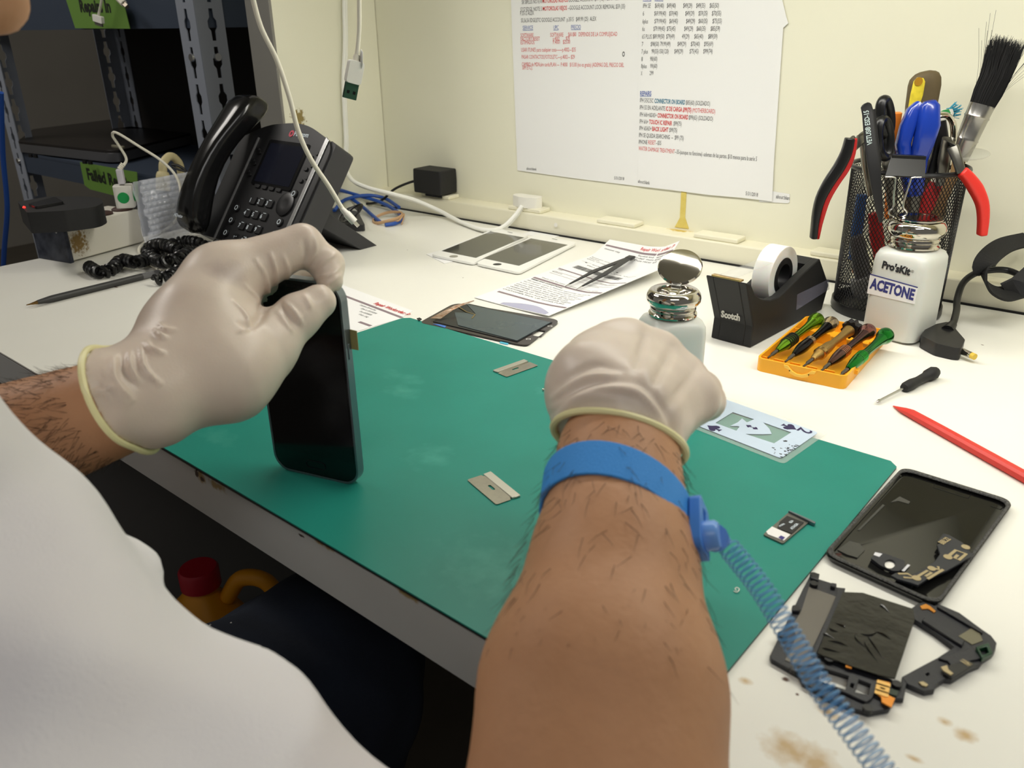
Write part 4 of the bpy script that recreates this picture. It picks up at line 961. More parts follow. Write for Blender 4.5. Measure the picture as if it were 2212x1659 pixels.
# black wall adapter on the ledge
c0 = at_y(893, 414, .978); x1_ = at_y(953, 423, .978).x
t = thing('wall_adapter', 'black power adapter plugged in on the cream ledge by the panel corner', 'power adapter', (c0.x + .035, .99, .028))
wdt = x1_ - c0.x
b = MB(); zt = .034
b.rings([[(c0.x + wdt / 2 + x * wdt * s_, .998 + y * .040, z_ + (.004 * (1 - (2 * x) ** 2) if z_ > .06 else 0)) for x, y in rrect(1, 1, .06, 3)] for z_, s_ in ((zt, .97), (zt + .02, 1), (.072, .97))]); build('housing', b, m_blackm, t, bevel=.0015)
b = MB(); b.box((c0.x + wdt * .55, 1.0, .0305), (.038, .022, .006)); build('plug_foot', b, m_black, t, bevel=.001)
b = MB(); b.tube(spline([(c0.x + .001, .990, .050), (c0.x - .012, .985, .048), (c0.x - .045, .978, .034), (c0.x - .075, .972, .012), (c0.x - .11, .965, .004), (c0.x - .17, .950, .003), (c0.x - .22, .93, .003)], 8), .0021, 8); build('cord', b, m_black, t)
# socket covers on the ledge
for (x, y) in ((948, 419), (1140, 447), (1337, 479), (1552, 514), (1810, 560)):
    c = at_y(x, y, 1.0); t = build('ledge_socket_cover', (lambda bb: (bb.box((c.x, 1.003, .0290), (.062, .026, .006)), bb)[1])(MB()), m_ledge, None, bevel=.0015, group='socket covers on the cream ledge', cat='socket cover',
        label={948: 'cream socket cover under the black adapter', 1140: 'cream socket cover under the white cord plug', 1337: 'bare cream socket cover below the left price sheet seam', 1552: 'bare cream socket cover right of the yellow glue stain', 1810: 'cream socket cover behind the mesh cup'}[x])
c = at_y(1201, 486, LY - .0005); b = MB(); b.cyl((c.x, LY - .0012, c.z), (c.x, LY - .0002, c.z), .0032, seg=16); b.cyl((c.x, LY - .0016, c.z), (c.x, LY - .001, c.z), .001, seg=8); build('ledge_screw', b, m_white, None, label='small white screw cap in the face of the cream ledge', cat='screw')
b = MB(); b.box(((XL + XR) / 2 + .06, LY - .0022, -.004), (XR - XL - .14, .0030, .012)); build('gap_shade_strip', b, mat('gap_shade', (18, 18, 18), .8), kind='structure')  # black strip standing in for the shade in the crack between desk and ledge

# ================================================================== sheets on the back panel
PY = WY - .0012
def panel_sheet(pts, label, texts, cat='paper', yoff=0.0, nm='price_sheet'):
    P = [at_y(x, y, PY - yoff) for x, y in pts]
    t = thing(nm, label, cat, tuple(P[0]))
    b = MB(); b.prism([(p.x, p.z) for p in P], PY - yoff - .0004, PY - yoff, Matrix(((1, 0, 0, 0), (0, 0, 1, 0), (0, 1, 0, 0), (0, 0, 0, 1)))); build('sheet', b, m_paper, t, smooth=0)
    by = {}
    for s, a, c, h, col, bold in texts:
        bb = by.setdefault(col, MB()); A0, C0 = at_y(a[0], a[1], PY - yoff - .0006), at_y(c[0], c[1], PY - yoff - .0006)
        fit_text(bb, s, A0, C0, (0, 0, 1), h, bold)
        if col == 'blue': bb.add([A0 + V((0, 0, -.0012)), C0 + V((0, 0, -.0012)), C0 + V((0, 0, -.0006)), A0 + V((0, 0, -.0006))], [(0, 1, 2, 3)])
    for col, bb in by.items(): build('printed_text', bb, {'k': m_ink, 'red': m_red, 'blue': m_blue, 'teal': m_teal}[col], t)
    return t
def zp(x, y, o=(1080, 0), s=4.424): return (o[0] + x / s, o[1] + y / s)
Tl = []
def tx(s, x0, y0, x1, y1, col='k', h=.0052, bold=0.0): Tl.append((s, zp(x0, y0), zp(x1, y1), h, col, bold))
tx('S8 S8PLUS NOTE 8', 208, 40, 398, 30); tx('MOTOROLAS NUEVOS', 405, 29, 650, 18, 'red', bold=.02); tx('GOOGLE ACCOUNT $99 (45) P.3513 ALEX', 655, 20, 1150, 0)
tx('S7,S7 EDGE, NOTE 5', 196, 110, 400, 102); tx('MOTOROLAS VIEJOS', 408, 102, 640, 94, 'red', bold=.02); tx('--GOOGLE ACCOUNT LOCK REMOVAL $59 (35)', 650, 94, 1195, 80); tx('P.3512 ALEX', 194, 146, 324, 142)
tx('S5,S6,S6 EDGE,ETC GOOGLE ACCOUNT  p.3515   $49.99 (25)  ALEX', 202, 214, 920, 198)
tx('   SERVICE', 218, 284, 316, 282, 'blue'); tx('UPC', 512, 282, 560, 280, 'blue'); tx('PRECIO', 680, 278, 772, 276, 'blue')
tx('SOFTWARE', 198, 356, 320, 354, 'red'); tx('SOFTWARE', 480, 352, 606, 350, 'red'); tx('$60-$80', 652, 348, 728, 346, 'red'); tx('DEPENDE DE LA COMPLEJIDAD', 752, 347, 1120, 344, 'red')
tx('FACTORY RESET', 198, 390, 380, 388, 'red'); tx('p.4002', 506, 388, 570, 386, 'red'); tx('$29', 630, 386, 666, 385, 'red'); tx('ESTIMADOS', 198, 424, 330, 422, 'red'); tx('P.4001', 508, 420, 572, 419, 'red'); tx('$25.00', 602, 418, 670, 417, 'red')
tx('USAR ITUNES para cualquier cosa-------p.4002---$35', 204, 494, 724, 492, 'red'); tx('PASAR CONTACTOS,FOTOS,ETC----p.4002--- $29', 208, 562, 714, 562, 'red')
tx('CAMBIO de MDN,sim cards,PLAN ---  P.4000   $15.00 (no es gratis) (ADEMAS DEL PRECIO DEL', 210, 632, 1184, 640, 'red'); tx('SIM ETC).', 214, 664, 312, 665, 'red')
tx('O', 1168, 540, 1192, 540, 'k', .006, .03); tx('about:blank', 254, 1622, 350, 1630, 'k', .0042); tx('5/31/2018', *[1092, 1714], 1190 - 4, 1722, 'k', .0042)
panel_sheet([(1103, -40), (1106, 60), (1118, 368), (1240, 385), (1378, 402), (1379, 200), (1381, -40)], 'left of the two large printed price sheets on the back panel', Tl)
Tl = []
rows = [('IPH SE', 64, [('$69(40)', 1480, 1564), ('$49(40)', 1594, 1678), ('$49(29)', 1750, 1835), ('$49(35)', 1874, 1960), ('$65(50)', 2003, 2090)]), ('6', 138, [('$69.99(40)', 1474, 1586), ('$59(40)', 1616, 1698), ('$49(29)', 1770, 1856), ('$59(35)', 1897, 1982), ('$70(55)', 2024, 2112)]),
        ('6plus', 212, [('$79.99(45)', 1476, 1586), ('$69(45)', 1618, 1698), ('$49(29)', 1778, 1862), ('$60(35)', 1897, 1982), ('$75(55)', 2030, 2118)]), ('6s', 284, [('$79.99(45)', 1466, 1576), ('$75(45)', 1594, 1676), ('$49(29)', 1760, 1844), ('$60(35)', 1878, 1964), ('$85(59)', 2012, 2100)]),
        ('6S PLUS', 358, [('$89.99(50)', 1460, 1570), ('$79(49)', 1588, 1668), ('49(29)', 1738, 1808), ('$65(40)', 1856, 1940), ('$89(59)', 1990, 2076)]), ('7', 430, [('$98(50)', 1440, 1518), ('79.99(49)', 1530, 1628), ('$49(29)', 1696, 1778), ('$70(40)', 1824, 1908), ('$95(69)', 1950, 2036)]),
        ('7 plus', 500, [('99(55)', 1448, 1512), ('150(120)', 1520, 1610), ('$49(29)', 1666, 1748), ('$75(45)', 1812, 1896), ('$99(74)', 1942, 2030)]), ('8', 572, [('98(60)', 1434, 1502)]), ('8plus', 640, [('99(60)', 1436, 1502)]), ('X', 708, [('299', 1430, 1466)])]
for nm_, y, cs in rows:
    x0 = 1366 - (y - 64) * .030; tx(nm_, x0, y + 12, x0 + {1: 13, 2: 22, 5: 52, 6: 72, 7: 92}[len(nm_)] * (.82 if len(nm_) == 6 and nm_[0] == '7' else 1), y + 12)
    for s, a, c in cs: tx(s, a, y + 10, c, y + 10)
tx('iPHONE', 1366, 4, 1446, 4, 'blue'); tx('LCD(65)', 1478, 2, 1560, 2, 'blue')
tx('REPAIRS', 1340, 914, 1446, 914, 'blue', .0056, .02)
def ln(y0, y1, segs):
    x0, x1 = segs[0][1], segs[-1][2]
    for s, a, c, col, bo in segs: tx(s, a, y0 + (y1 - y0) * (a - x0) / (x1 - x0), c, y0 + (y1 - y0) * (c - x0) / (x1 - x0), col, .0054, bo)
ln(976, 1012, [('IPH 5/5C/5C', 1338, 1464, 'k', 0), ('CONNECTOR ON BOARD', 1476, 1768, 'teal', .03), ('$85(60) (SOLDADO)', 1776, 2006, 'k', 0)])
ln(1044, 1086, [('IPH 5S EN ADELANTE', 1336, 1576, 'k', 0), ('IC DE CARGA $99(75)', 1584, 1828, 'red', .03), ('(MOTHERBOARD)', 1836, 2056, 'red', 0)])
ln(1112, 1156, [('IPH 6/6+/6S/6S+', 1336, 1496, 'k', 0), ('CONNECTOR ON BOARD', 1504, 1798, 'red', .03), ('$99(65) (SOLDADO)', 1804, 2034, 'k', 0)])
ln(1178, 1204, [('IPH 6/6+', 1334, 1416, 'k', 0), ('TOUCH IC REPAIR', 1424, 1644, 'red', .03), ('$99(75)', 1658, 1734, 'k', 0)])
ln(1242, 1266, [('IPH 6S/6S+', 1332, 1446, 'k', 0), ('BACK LIGHT', 1454, 1608, 'red', .03), ('$99(75)', 1618, 1692, 'k', 0)])
ln(1308, 1340, [('IPH SE QUEDA SEARCHING  --  $99 (75)', 1328, 1754, 'k', 0)]); ln(1374, 1386, [('IPHONE', 1326, 1408, 'k', 0), ('RESET', 1416, 1488, 'red', 0), ('--$35', 1492, 1540, 'k', 0)])
ln(1436, 1540, [('WATER DAMAGE TREATMENT', 1324, 1668, 'red', 0), ('--35-(aunque no funcione) -ademas de las partes. $10 menos para la serie 5', 1672, 2454, 'k', 0)])
tx('about:blank', 1318, 1746, 1430, 1764, 'k', .0046); tx('5/31/2018', 2346, 1864, 2464, 1880, 'k', .0046)
panel_sheet([(1381, -40), (1379, 120), (1378, 402), (1470, 413), (1530, 421), (1600, 427), (1668, 435), (1672, 350), (1692, 60), (1703, 50), (1699, 38), (1690, 0), (1688, -40)], 'right of the two large printed price sheets on the back panel', Tl, yoff=.0008)
panel_sheet([(1640, 405), (1674, 414), (1706, 419), (1706, 436), (1702, 439), (1640, 436)], 'torn paper scrap peeking out behind the right price sheet', [('about:blan', (1676, 428), (1705, 432), .0046, 'k', 0)], yoff=-.0007, nm='paper_scrap')
P = [at_y(x, y, WY - .0004) for x, y in [(1472, 412), (1483, 414), (1480, 470), (1488, 494), (1458, 490), (1469, 470)]]
b = MB(); b.prism([(p.x, p.z) for p in P], WY - .0010, WY - .0001, Matrix(((1, 0, 0, 0), (0, 0, 1, 0), (0, 1, 0, 0), (0, 0, 0, 1)))); build('glue_stain', b, mat('yellow_glue', (226, 208, 120), .5, noise_s=90, noise_a=.5, c2=(206, 176, 60)), None, label='yellowed strip of old glue below the right price sheet', cat='stain', smooth=0)
# ================================================================== loose screens, sheets and tools in the middle
def line_at(P0, P1, t): return P0.lerp(P1, t)
m_wf = mat('white_screen_frame', (242, 242, 238), .3); m_lcd = mat('grey_screen_glass', (72, 72, 66), .08, spec=.7)
def white_screen(name, label, outer, disp, home, hole, rail=None):
    t = thing(name, label, 'phone screen', tuple(at(*outer[0], .003)), group='white phone screens')
    P = roundpoly(px_poly(outer, .0045), .008, 5); h_ = [(home[0] + .0, home[1])]
    c = at(home[0], home[1], .0045)
    hp = [(c.x + .0058 * math.cos(2 * PI * i / 20), c.y + .0058 * math.sin(2 * PI * i / 20)) for i in range(20)]
    b = MB(); b.prism(P, .0012, .0045, None, [hp] if hole else []); build('frame', b, m_wf, t, bevel=.0007)
    b = MB(); b.prism(px_poly(disp, .0046), .0044, .0047); build('display', b, m_lcd, t)
    b = MB()
    if hole: b.prism(hp, .0030, .0040); build('home_hole', b, m_black, t)
    else: b.prism(hp, .0044, .0048); build('home_button', b, mat('grey_home_button', (150, 148, 138), .3), t)
    a, d = at(*outer[3], .0045), at(*outer[2], .0045); mid = at((outer[2][0] + outer[3][0]) / 2, (outer[2][1] + outer[3][1]) / 2, .0045)
    q = V(px_poly([((outer[0][0] + outer[1][0]) / 2, (outer[0][1] + outer[1][1]) / 2)], .0045)[0]).to_3d(); q.z = .0046
    dr = (q - mid).normalized(); e = mid + dr * .008; e.z = .0046
    b = MB(); b.prism(rrect(.010, .0016, .0007, 3), 0, .0002, frame(tuple(e), (d - a), z=(0, 0, 1))); build('speaker_slot', b, mat('slot_grey', (120, 118, 112), .5), t)
    if rail:
        b = MB(); A0, B0 = at(*rail[0], .0016), at(*rail[1], .0016)
        for k in (.06, .32, .40, .47, .58, .80, .95): b.box((0, 0, 0), (.006 if k != .40 else .010, .0022, .0020), frame(tuple(A0.lerp(B0, k)), B0 - A0, z=(0, 0, 1)))
        bb = MB(); bb.tube([A0, B0], .0009, 6); build('metal_rail', bb, m_steel, t)
        build('clip_tab', b, m_wf, t)
    return t
white_screen('phone_screen', 'left white phone screen with a grey home button, lying on scraps of paper', [(930, 549), (1023, 568), (1143, 507.5), (1072, 492)], [(954, 542), (1028, 557), (1132, 513), (1060, 500)], (980, 554), False)
white_screen('phone_screen', 'right white phone screen with an open black home button hole and clips along its side', [(1027, 568), (1121, 588), (1246, 524), (1161, 504.5)], [(1044, 558), (1121, 574), (1226, 529), (1147, 515)], (1074, 570.5), True, ((1128, 585), (1238, 529)))
flat('paper_scrap', [(921, 549), (955, 540), (978, 565), (960, 569)], .0002, .0006, m_paper, None, label='white paper scrap under the near end of the left white screen', cat='paper', smooth=0)
flat('paper_scrap', [(1128, 505), (1166, 493), (1229, 502), (1190, 516)], .0002, .0006, m_paper, None, label='white paper scrap behind the far end of the right white screen', cat='paper', smooth=0)

def sheet_surface(cs, rise, nu=16, nv=24):
    """corners BL, BR, TR, TL on the desk; `rise(u, v)` gives the height"""
    def S(u, v, off=0.0):
        p = (cs[0] * (1 - u) + cs[1] * u) * (1 - v) + (cs[3] * (1 - u) + cs[2] * u) * v
        p = V(p); p.z = .0008 + rise(u, v) + off; return p
    b = MB(); vs_ = [S(i / nu, j / nv, .0006) for j in range(nv + 1) for i in range(nu + 1)] + [S(i / nu, j / nv, 0) for j in range(nv + 1) for i in range(nu + 1)]
    fs_ = []; K = (nu + 1) * (nv + 1)
    for j in range(nv):
        for i in range(nu):
            q = j * (nu + 1) + i; f = (q, q + 1, q + nu + 2, q + nu + 1); fs_ += [f, tuple(k + K for k in reversed(f))]
    rim = [i for i in range(nu + 1)] + [j * (nu + 1) + nu for j in range(1, nv + 1)] + [nv * (nu + 1) + i for i in range(nu - 1, -1, -1)] + [j * (nu + 1) for j in range(nv - 1, 0, -1)]
    for i in range(len(rim)): a, c = rim[i], rim[(i + 1) % len(rim)]; fs_.append((a, a + K, c + K, c))
    b.add(vs_, fs_); return S, b
def bend_text(b, S, s, u0, v0, u1, h, L, bold=0, dv=0):
    vs_, fs_ = text_mesh(s, bold); x0 = min(v.x for v in vs_); x1 = max(v.x for v in vs_)
    b.add([S(u0 + (u1 - u0) * (v.x - x0) / (x1 - x0), v0 + dv * (v.x - x0) / (x1 - x0) + v.y / .7 * h / L, .0009) for v in vs_], fs_)
def bar(b, S, u0, v0, u1, v1, n=14):
    vs_ = [S(u0 + (u1 - u0) * i / n, v, .0008) for v in (v0, v1) for i in range(n + 1)]
    b.add(vs_, [(i, i + 1, i + n + 2, i + n + 1) for i in range(n)])
rise = lambda u, v: .004 * max(0, u - .6) / .4 * (.4 + v) + .026 * max(0, v - .86) / .14 * (.5 + .5 * u) + .008 * max(0, u - .8) / .2 * v
cs = [at(1025, 643, .001), at(1185, 680, .004), at(1468, 522, .040), at(1317, 518, .014)]
S, b = sheet_surface(cs, rise)
wo = thing('workorder_sheet', 'printed repair work order curling up against the ledge beneath the black tweezers', 'paper', tuple(cs[0]))
build('sheet', b, m_paper, wo, smooth=60); SL_ = .29
b = MB()
for v0, v1 in ((.115, .131), (.370, .388), (.560, .572), (.845, .858), (.945, .957)): bar(b, S, .03 if v0 > .2 else .06, v0, .99, v1)
bar(b, S, .05, .52, .95, .5225); bar(b, S, .05, .485, .95, .4875); build('mauve_band', b, m_mauve, wo)
b = MB(); bend_text(b, S, 'Repair Workorder: P', .52, .968, .97, .0055, SL_, .02); build('red_heading', b, m_red, wo)
b = MB(); rnd = random.Random(4)
bend_text(b, S, 'TERMS AND CONDITIONS', .04, .350, .50, .0034, SL_, .02)
wl = ['All repairs carry a limited warranty on parts', 'the customer agrees to the conditions of repair', 'is not responsible for loss of data or damage', 'phones left more than thirty days are sold', 'THE PHONE CONDITION MUST BE TESTED', 'WHEN PICK UP TEST MUST BE DONE', 'CUSTOMER MUST ACCEPT REPAIR TERMS', 'CUSTOMER PICK UP SIGNATURE']
for i, s_ in enumerate(wl): bend_text(b, S, s_, .04, .325 - i * .0235, .93 - (i % 3) * .04, .0030, SL_)
for v, s_, u0, u1 in ((.545, 'UPC', .05, .12), (.528, 'Phone repair', .7, .9), (.505, 'Battery', .05, .2), (.40, 'Thank you for your business and come again', .1, .9), (.465, 'Deposit', .6, .8), (.80, 'Name', .05, .2), (.78, 'Date of repair', .05, .4), (.82, 'Estimate and notes', .05, .45), (.92, 'Customer copy', .06, .3), (.93, 'Service and repair', .55, .9), (.915, 'Order number', .50, .9), (.90, 'Date received', .55, .85), (.73, 'Total', .05, .6), (.70, 'Please keep this sheet', .2, .9)): bend_text(b, S, s_, u0, v, u1, .0028, SL_)
build('printed_text', b, m_ink, wo)
b = MB(); u = .12
while u < .78: wq = rnd.choice((.004, .007, .011)); bar(b, S, u, .625, u + wq, .672, 1); u += wq + rnd.choice((.004, .007))
build('barcode', b, m_ink, wo)
b = MB(); vs_ = [S(u_, .004, .0008) for u_ in [.35 + .6 * i / 12 for i in range(13)]] + [S(.35 + .6 * i / 12, .004 + .075 * math.sin(PI * (.12 + .75 * i / 12)) ** 1.2, .0008) for i in range(13)]
b.add(vs_, [(i, i + 1, i + 14, i + 13) for i in range(12)]); build('lilac_swoosh', b, mat('lilac_print', (176, 176, 200), .7), wo)

ws2 = thing('workorder_sheet', 'printed repair work order behind the upright smartphone, beside the green mat', 'paper', tuple(at(800, 660, 0)))
c2 = [at(600, 640, 0), at(866, 687.5, 0), at(891, 671, 0), at(690, 598, 0)]
pts = [(690, 597), (891, 671), (866, 687.5), (776, 714), (700, 735), (560, 700)]
P = px_poly(pts, .0006); b = MB(); b.prism(P, .0001, .0006); build('sheet', b, m_paper, ws2, smooth=0)
b = MB(); G = lambda x, y: at(x, y, .0009)
fit_text(b, 'Repair Workorder: P', G(806, 656), G(878, 681), (G(806, 650) - G(806, 656)), .0068, .02); build('red_heading', b, m_red, ws2)
b = MB()
for p, q in (((700, 622), (868, 686)), ((776, 695), (801, 704))): strip_px(b, [p, q], .004, .0006, .0008)
build('mauve_band', b, m_mauve, ws2)
b = MB()
for i, (s_, p, q) in enumerate((('Customer: Service date', (776, 659), (810, 671)), ('Date in: 05/27/2018', (779, 667), (811, 678)), ('Due: 05/30/2018', (776, 673), (800, 681)), ('Order: 1042', (774, 679), (792, 686)))): fit_text(b, s_, G(*p), G(*q), (G(806, 650) - G(806, 656)), .0032)
build('printed_text', b, m_ink, ws2)

# black tweezers on the sheet
tz = thing('tweezers', 'black fine-tip tweezers lying on the printed work order', 'tweezers', tuple(at(1290, 590, .006)))
e_ = at(1362, 556, .012); 
def arm_strip(pts, w_, th):
    b = MB(); P = [V(p) for p in pts]; rings = []
    for i, p in enumerate(P):
        t_ = (P[min(i + 1, len(P) - 1)] - P[max(i - 1, 0)]).normalized(); sd = t_.cross(V((0, 0, 1))).normalized(); up_ = sd.cross(t_)
        rings.append([p + sd * w_[i] * .5 + up_ * th / 2, p - sd * w_[i] * .5 + up_ * th / 2, p - sd * w_[i] * .5 - up_ * th / 2, p + sd * w_[i] * .5 - up_ * th / 2])
    b.rings(rings); return b
for mid, tipp in (((1285, 585), (1229, 614)), ((1303, 594), (1256, 619))):
    t1 = at(*tipp, .0055); q1 = at(*mid, .0085); pts = [e_, e_.lerp(q1, .5) , q1, q1.lerp(t1, .5), t1]
    build('arm', arm_strip(pts, [.0070, .0074, .0068, .0042, .0014], .0016), mat('black_coated_steel', (34, 34, 36), .4), tz, bevel=.0003)
    d_ = (t1 - q1).normalized(); b = MB(); b.cyl(t1 - d_ * .001, t1 + d_ * .0125, .0009, .0002, 8); build('steel_tip', b, m_steel, tz)
b = MB(); b.box((0, 0, 0), (.012, .0095, .0036), frame(tuple(at(1361, 557, .0115)), at(1362, 556, .012) - at(1300, 588, .009), z=(0, 0, 1))); build('joined_end', b, mat('black_coated_steel', (34, 34, 36), .4), tz, bevel=.001)

# dark phone screen behind the mat, seen from its back
zz_ = lambda L: [(900 + x / 3.687, 500 + y / 3.687) for x, y in L]
lc = thing('phone_display_panel', 'dark phone display lying face down beside the far edge of the mat', 'phone screen', tuple(at(1060, 700, 0)))
P = roundpoly(px_poly(zz_([(20, 725), (310, 565), (1150, 705), (880, 905), (800, 895)]), .0022), [.008, .014, .012, .012, .008], 5)
hole = roundpoly(px_poly(zz_([(920, 828), (950, 778), (1035, 792), (985, 838)]), .0022), .003, 4)
b = MB(); b.prism(P, .0010, .0022, None, [hole]); build('cover_glass', b, mat('smoked_glass_edge', (58, 52, 50), .2), lc, bevel=.0003)
flat('back_sheet', zz_([(130, 715), (330, 590), (420, 575), (1080, 722), (800, 876)]), .0022, .0030, mat('dark_back_sheet', (22, 28, 34), .25), lc)
flat('blue_grey_foil', zz_([(330, 745), (300, 640), (470, 655), (400, 580), (1068, 722), (800, 868)]), .0030, .0034, mat('blue_grey_foil', (78, 92, 98), .22, .3, noise_s=30, noise_a=.2), lc)
b = MB(); fl = [(V(at(*zz_([(110, 690)])[0], .0042)), V(at(*zz_([(190, 695)])[0], .0042))), (at(*zz_([(200, 640)])[0], .0075), at(*zz_([(290, 625)])[0], .0075)), (at(*zz_([(300, 590)])[0], .010), at(*zz_([(350, 596)])[0], .010)), (at(*zz_([(455, 548)])[0], .016), at(*zz_([(459, 552)])[0], .016))]
b.rings([[a, c, c - V((0, 0, .0003)), a - V((0, 0, .0003))] for a, c in fl]); build('copper_ribbon', b, mat('copper_ribbon', (150, 112, 84), .35, .5, noise_s=200, noise_a=.7, c2=(206, 196, 180)), lc)
b = MB(); strip_px(b, zz_([(335, 600), (400, 640), (465, 660), (440, 690)]), .0014, .0034, .0038); build('gold_trace', b, mat('gold_trace', (150, 130, 80), .3, .6), lc)
for (x, y) in ((1062, 755), (890, 858)):
    b = MB(); c = at(*zz_([(x, y)])[0], .0023); b.prism(rrect(.005, .0035, .001, 2), 0, .0002, frame(tuple(c), (.8, .6, 0), z=(0, 0, 1)), [rrect(.003, .0018, .0004, 2)]); build('key_icon', b, mat('icon_grey', (190, 188, 184), .5), lc)
flat('blue_tape', zz_([(660, 885), (680, 860), (745, 872), (725, 900)]), .0003, .0009, mat('blue_tape', (96, 190, 222), .5), None, label='small light blue tape piece at the edge of the face-down dark display', cat='tape')
flat('blue_tape', zz_([(130, 735), (175, 738), (235, 752), (225, 765)]), .0021, .0026, mat('blue_tape2', (70, 120, 200), .5), None, label='narrow blue tape sliver at the left corner of the face-down dark display', cat='tape')
flat('connector_tab', zz_([(0, 690), (25, 684), (42, 696), (18, 708)]), .0024, .0034, m_black, None, label='tiny black connector tab between the mat and the dark display', cat='connector', bevel=.0003)

# razor blades
def blade(p_far0, p_far1, away, label):
    a, c = at(*p_far0, .003), at(*p_far1, .003); ex_ = (c - a).normalized(); w_ = at(*away, .003) - a; L = .0385
    Mr = frame(tuple(a.lerp(c, .5)), ex_, z=(0, 0, 1))
    if Mr.to_3x3().col[1].dot(w_) > 0: Mr = Mr @ Matrix.Rotation(PI, 4, 'Z')
    t = thing('razor_blade', label, 'razor blade', m=Mr, group='single edge razor blades on the mat')
    h = L / 2; o = [(-h, .0), (h, .0), (h, -.0040), (h - .0022, -.0050), (h - .0022, -.0066), (h, -.0072), (h, -.0175), (h - .001, -.0185), (-h + .001, -.0185), (-h, -.0175), (-h, -.0072), (-h + .0022, -.0066), (-h + .0022, -.0050), (-h, -.0040)]
    b = MB(); b.prism(o, .0004, .0008, Mr, [rrect(.0075, .0022, .001, 3, -.001, -.0098)]); build('blade', b, mat('blade_steel', (176, 172, 160), .3, .9, noise_s=300, noise_a=.3), t, smooth=0)
    b = MB(); b.prism([(-h, .0004), (h, .0004), (h - .0004, -.0058), (-h + .0004, -.0058)], .0002, .0016, Mr); build('spine', b, mat('spine_steel', (200, 198, 188), .35, .8), t, bevel=.0004)
    t.location.z = .0020
    return t
blade((1058, 1019), (1124, 1072), (1010, 1039), 'razor blade nearest the camera, right of the smartphone')
blade((1062, 802), (1136, 776), (1090, 817), 'razor blade at the far side of the mat near the face-down display')
def screw(x, y, a, label):
    c = at(x, y, .0032); d_ = V((math.cos(a), math.sin(a), .1)); b = MB(); b.tube([c, c + d_ * .0008, c + d_ * .0009, c + d_ * .0034], [.0013, .0013, .0007, .0006], 10)
    return build('tiny_screw', b, m_chrome, None, label=label, cat='screw', group='tiny screws beside the right glove')
screw(1172, 842, .5, 'tiny screw lying furthest from the right glove'); screw(1179, 838, 2.4, 'tiny screw leaning upright against the screw furthest from the glove')
screw(1192, 846, .9, 'tiny screw nearest the right glove, upper one'); screw(1188, 861, 1.6, 'tiny screw nearest the right glove, lower one')
b = MB(); b.tube(spline([at(1585, 1277, .0024), at(1592, 1279, .0028), at(1597, 1273, .003), at(1592, 1269, .0034), at(1588, 1272, .003), at(1591, 1276, .0026)], 5), .0003, 5); build('plastic_curl', b, m_white, None, label='tiny white curl of plastic on the right part of the mat', cat='debris')

# ================================================================== dispenser bottles
m_hdpe = mat('milky_plastic', (228, 230, 224), .32, trans=.1, sss=.12)
def bottle(name, label, c, rz, s, opened):
    Mq = Matrix.Translation(c) @ Matrix.Rotation(rz, 4, 'Z') @ Matrix.Scale(s, 4)
    t = thing(name, label, 'bottle', tuple(c), rz)
    b = MB(); rr = lambda w_, r_, z: [(x, y, z) for x, y in rrect(w_, w_, r_, 6)]
    b.rings([rr(.050, .012, .0008), rr(.055, .010, .003), rr(.056, .009, .01), rr(.056, .009, .078), rr(.0555, .010, .085), rr(.052, .013, .0905), rr(.044, .0195, .0935), rr(.039, .0192, .0945), rr(.039, .0192, .098)], Mq); body = build('body', b, m_hdpe, t)
    b = MB(); b.lathe([(.0001, .0945), (.0225, .0945), (.0245, .0955), (.0245, .0970), (.0225, .0985), (.0222, .1005), (.0232, .1015), (.0232, .1030), (.0225, .1045), (.0245, .1065), (.0272, .1100), (.0275, .1130), (.0268, .1170), (.0245, .1205), (.0225, .1215)] + ([(.012, .1195), (.006, .1180), (.004, .1195), (.0001, .1195)] if opened else [(.0001, .1215)]), Mq, 40); capo = build('pump_cap', b, m_chrome, t)
    if opened:
        th = math.radians(36); Ml = Mq @ Matrix.Rotation(-rz + .35, 4, 'Z') @ Matrix.Translation((0, .0165, .1215)) @ Matrix.Rotation(th, 4, 'X')
        Md = Ml @ Matrix.Translation((0, .0225, 0))
        b = MB(); b.lathe([(.0001, .0010), (.017, .0014), (.0198, .0004), (.0212, -.0014), (.0226, -.0010), (.0229, .0008), (.0218, .0026), (.0195, .0032), (.0001, .0040)], Md, 40); build('flip_lid', b, m_chrome, t)
        b = MB(); b.box((0, .0005, .0), (.010, .0055, .0024), Ml); b.box((0, -.002, -.0005), (.010, .004, .002), Mq @ Matrix.Rotation(-rz + .35, 4, 'Z') @ Matrix.Translation((0, .0165, .1215))); build('lid_hinge', b, m_steel, t, bevel=.0004)
    else:
        b = MB(); b.lathe([(.0001, .1218), (.0215, .1218), (.0228, .1224), (.0228, .1236), (.0215, .1242), (.019, .1236), (.010, .1232), (.0001, .1231)], Mq, 40); build('flip_lid', b, m_chrome, t)
    return t, body, Mq
cb = (at(1865, 720, 0) + at(1985, 752, 0)) / 2; bv = at(1985, 752, 0) - at(1865, 720, 0); rz_ = math.atan2(bv.y, bv.x); nb = V((-bv.y, bv.x, 0)).normalized()
t, body, Mq = bottle('solvent_bottle', 'milky square bottle labelled ACETONE with closed metal cap', cb + nb * .0265 - RGT * .006, rz_, .945, False)
Mf = Mq @ Matrix(((1, 0, 0, 0), (0, 0, -1, -.0281), (0, 1, 0, 0), (0, 0, 0, 1)))
b = MB(); b.prism([(-.0262, .045), (.0235, .045), (.0235, .0625), (-.0262, .0655)], -.0001, .0003, Mf); lb = build('paper_label', b, m_paper, t, smooth=0)
b = MB(); b.prism([(-.0262, .0650), (.0235, .0618), (.0235, .0628), (-.0262, .0660)], .0001, .0005, Mf); build('blue_edge', b, mat('navy_ink', (58, 62, 128), .6), lb)
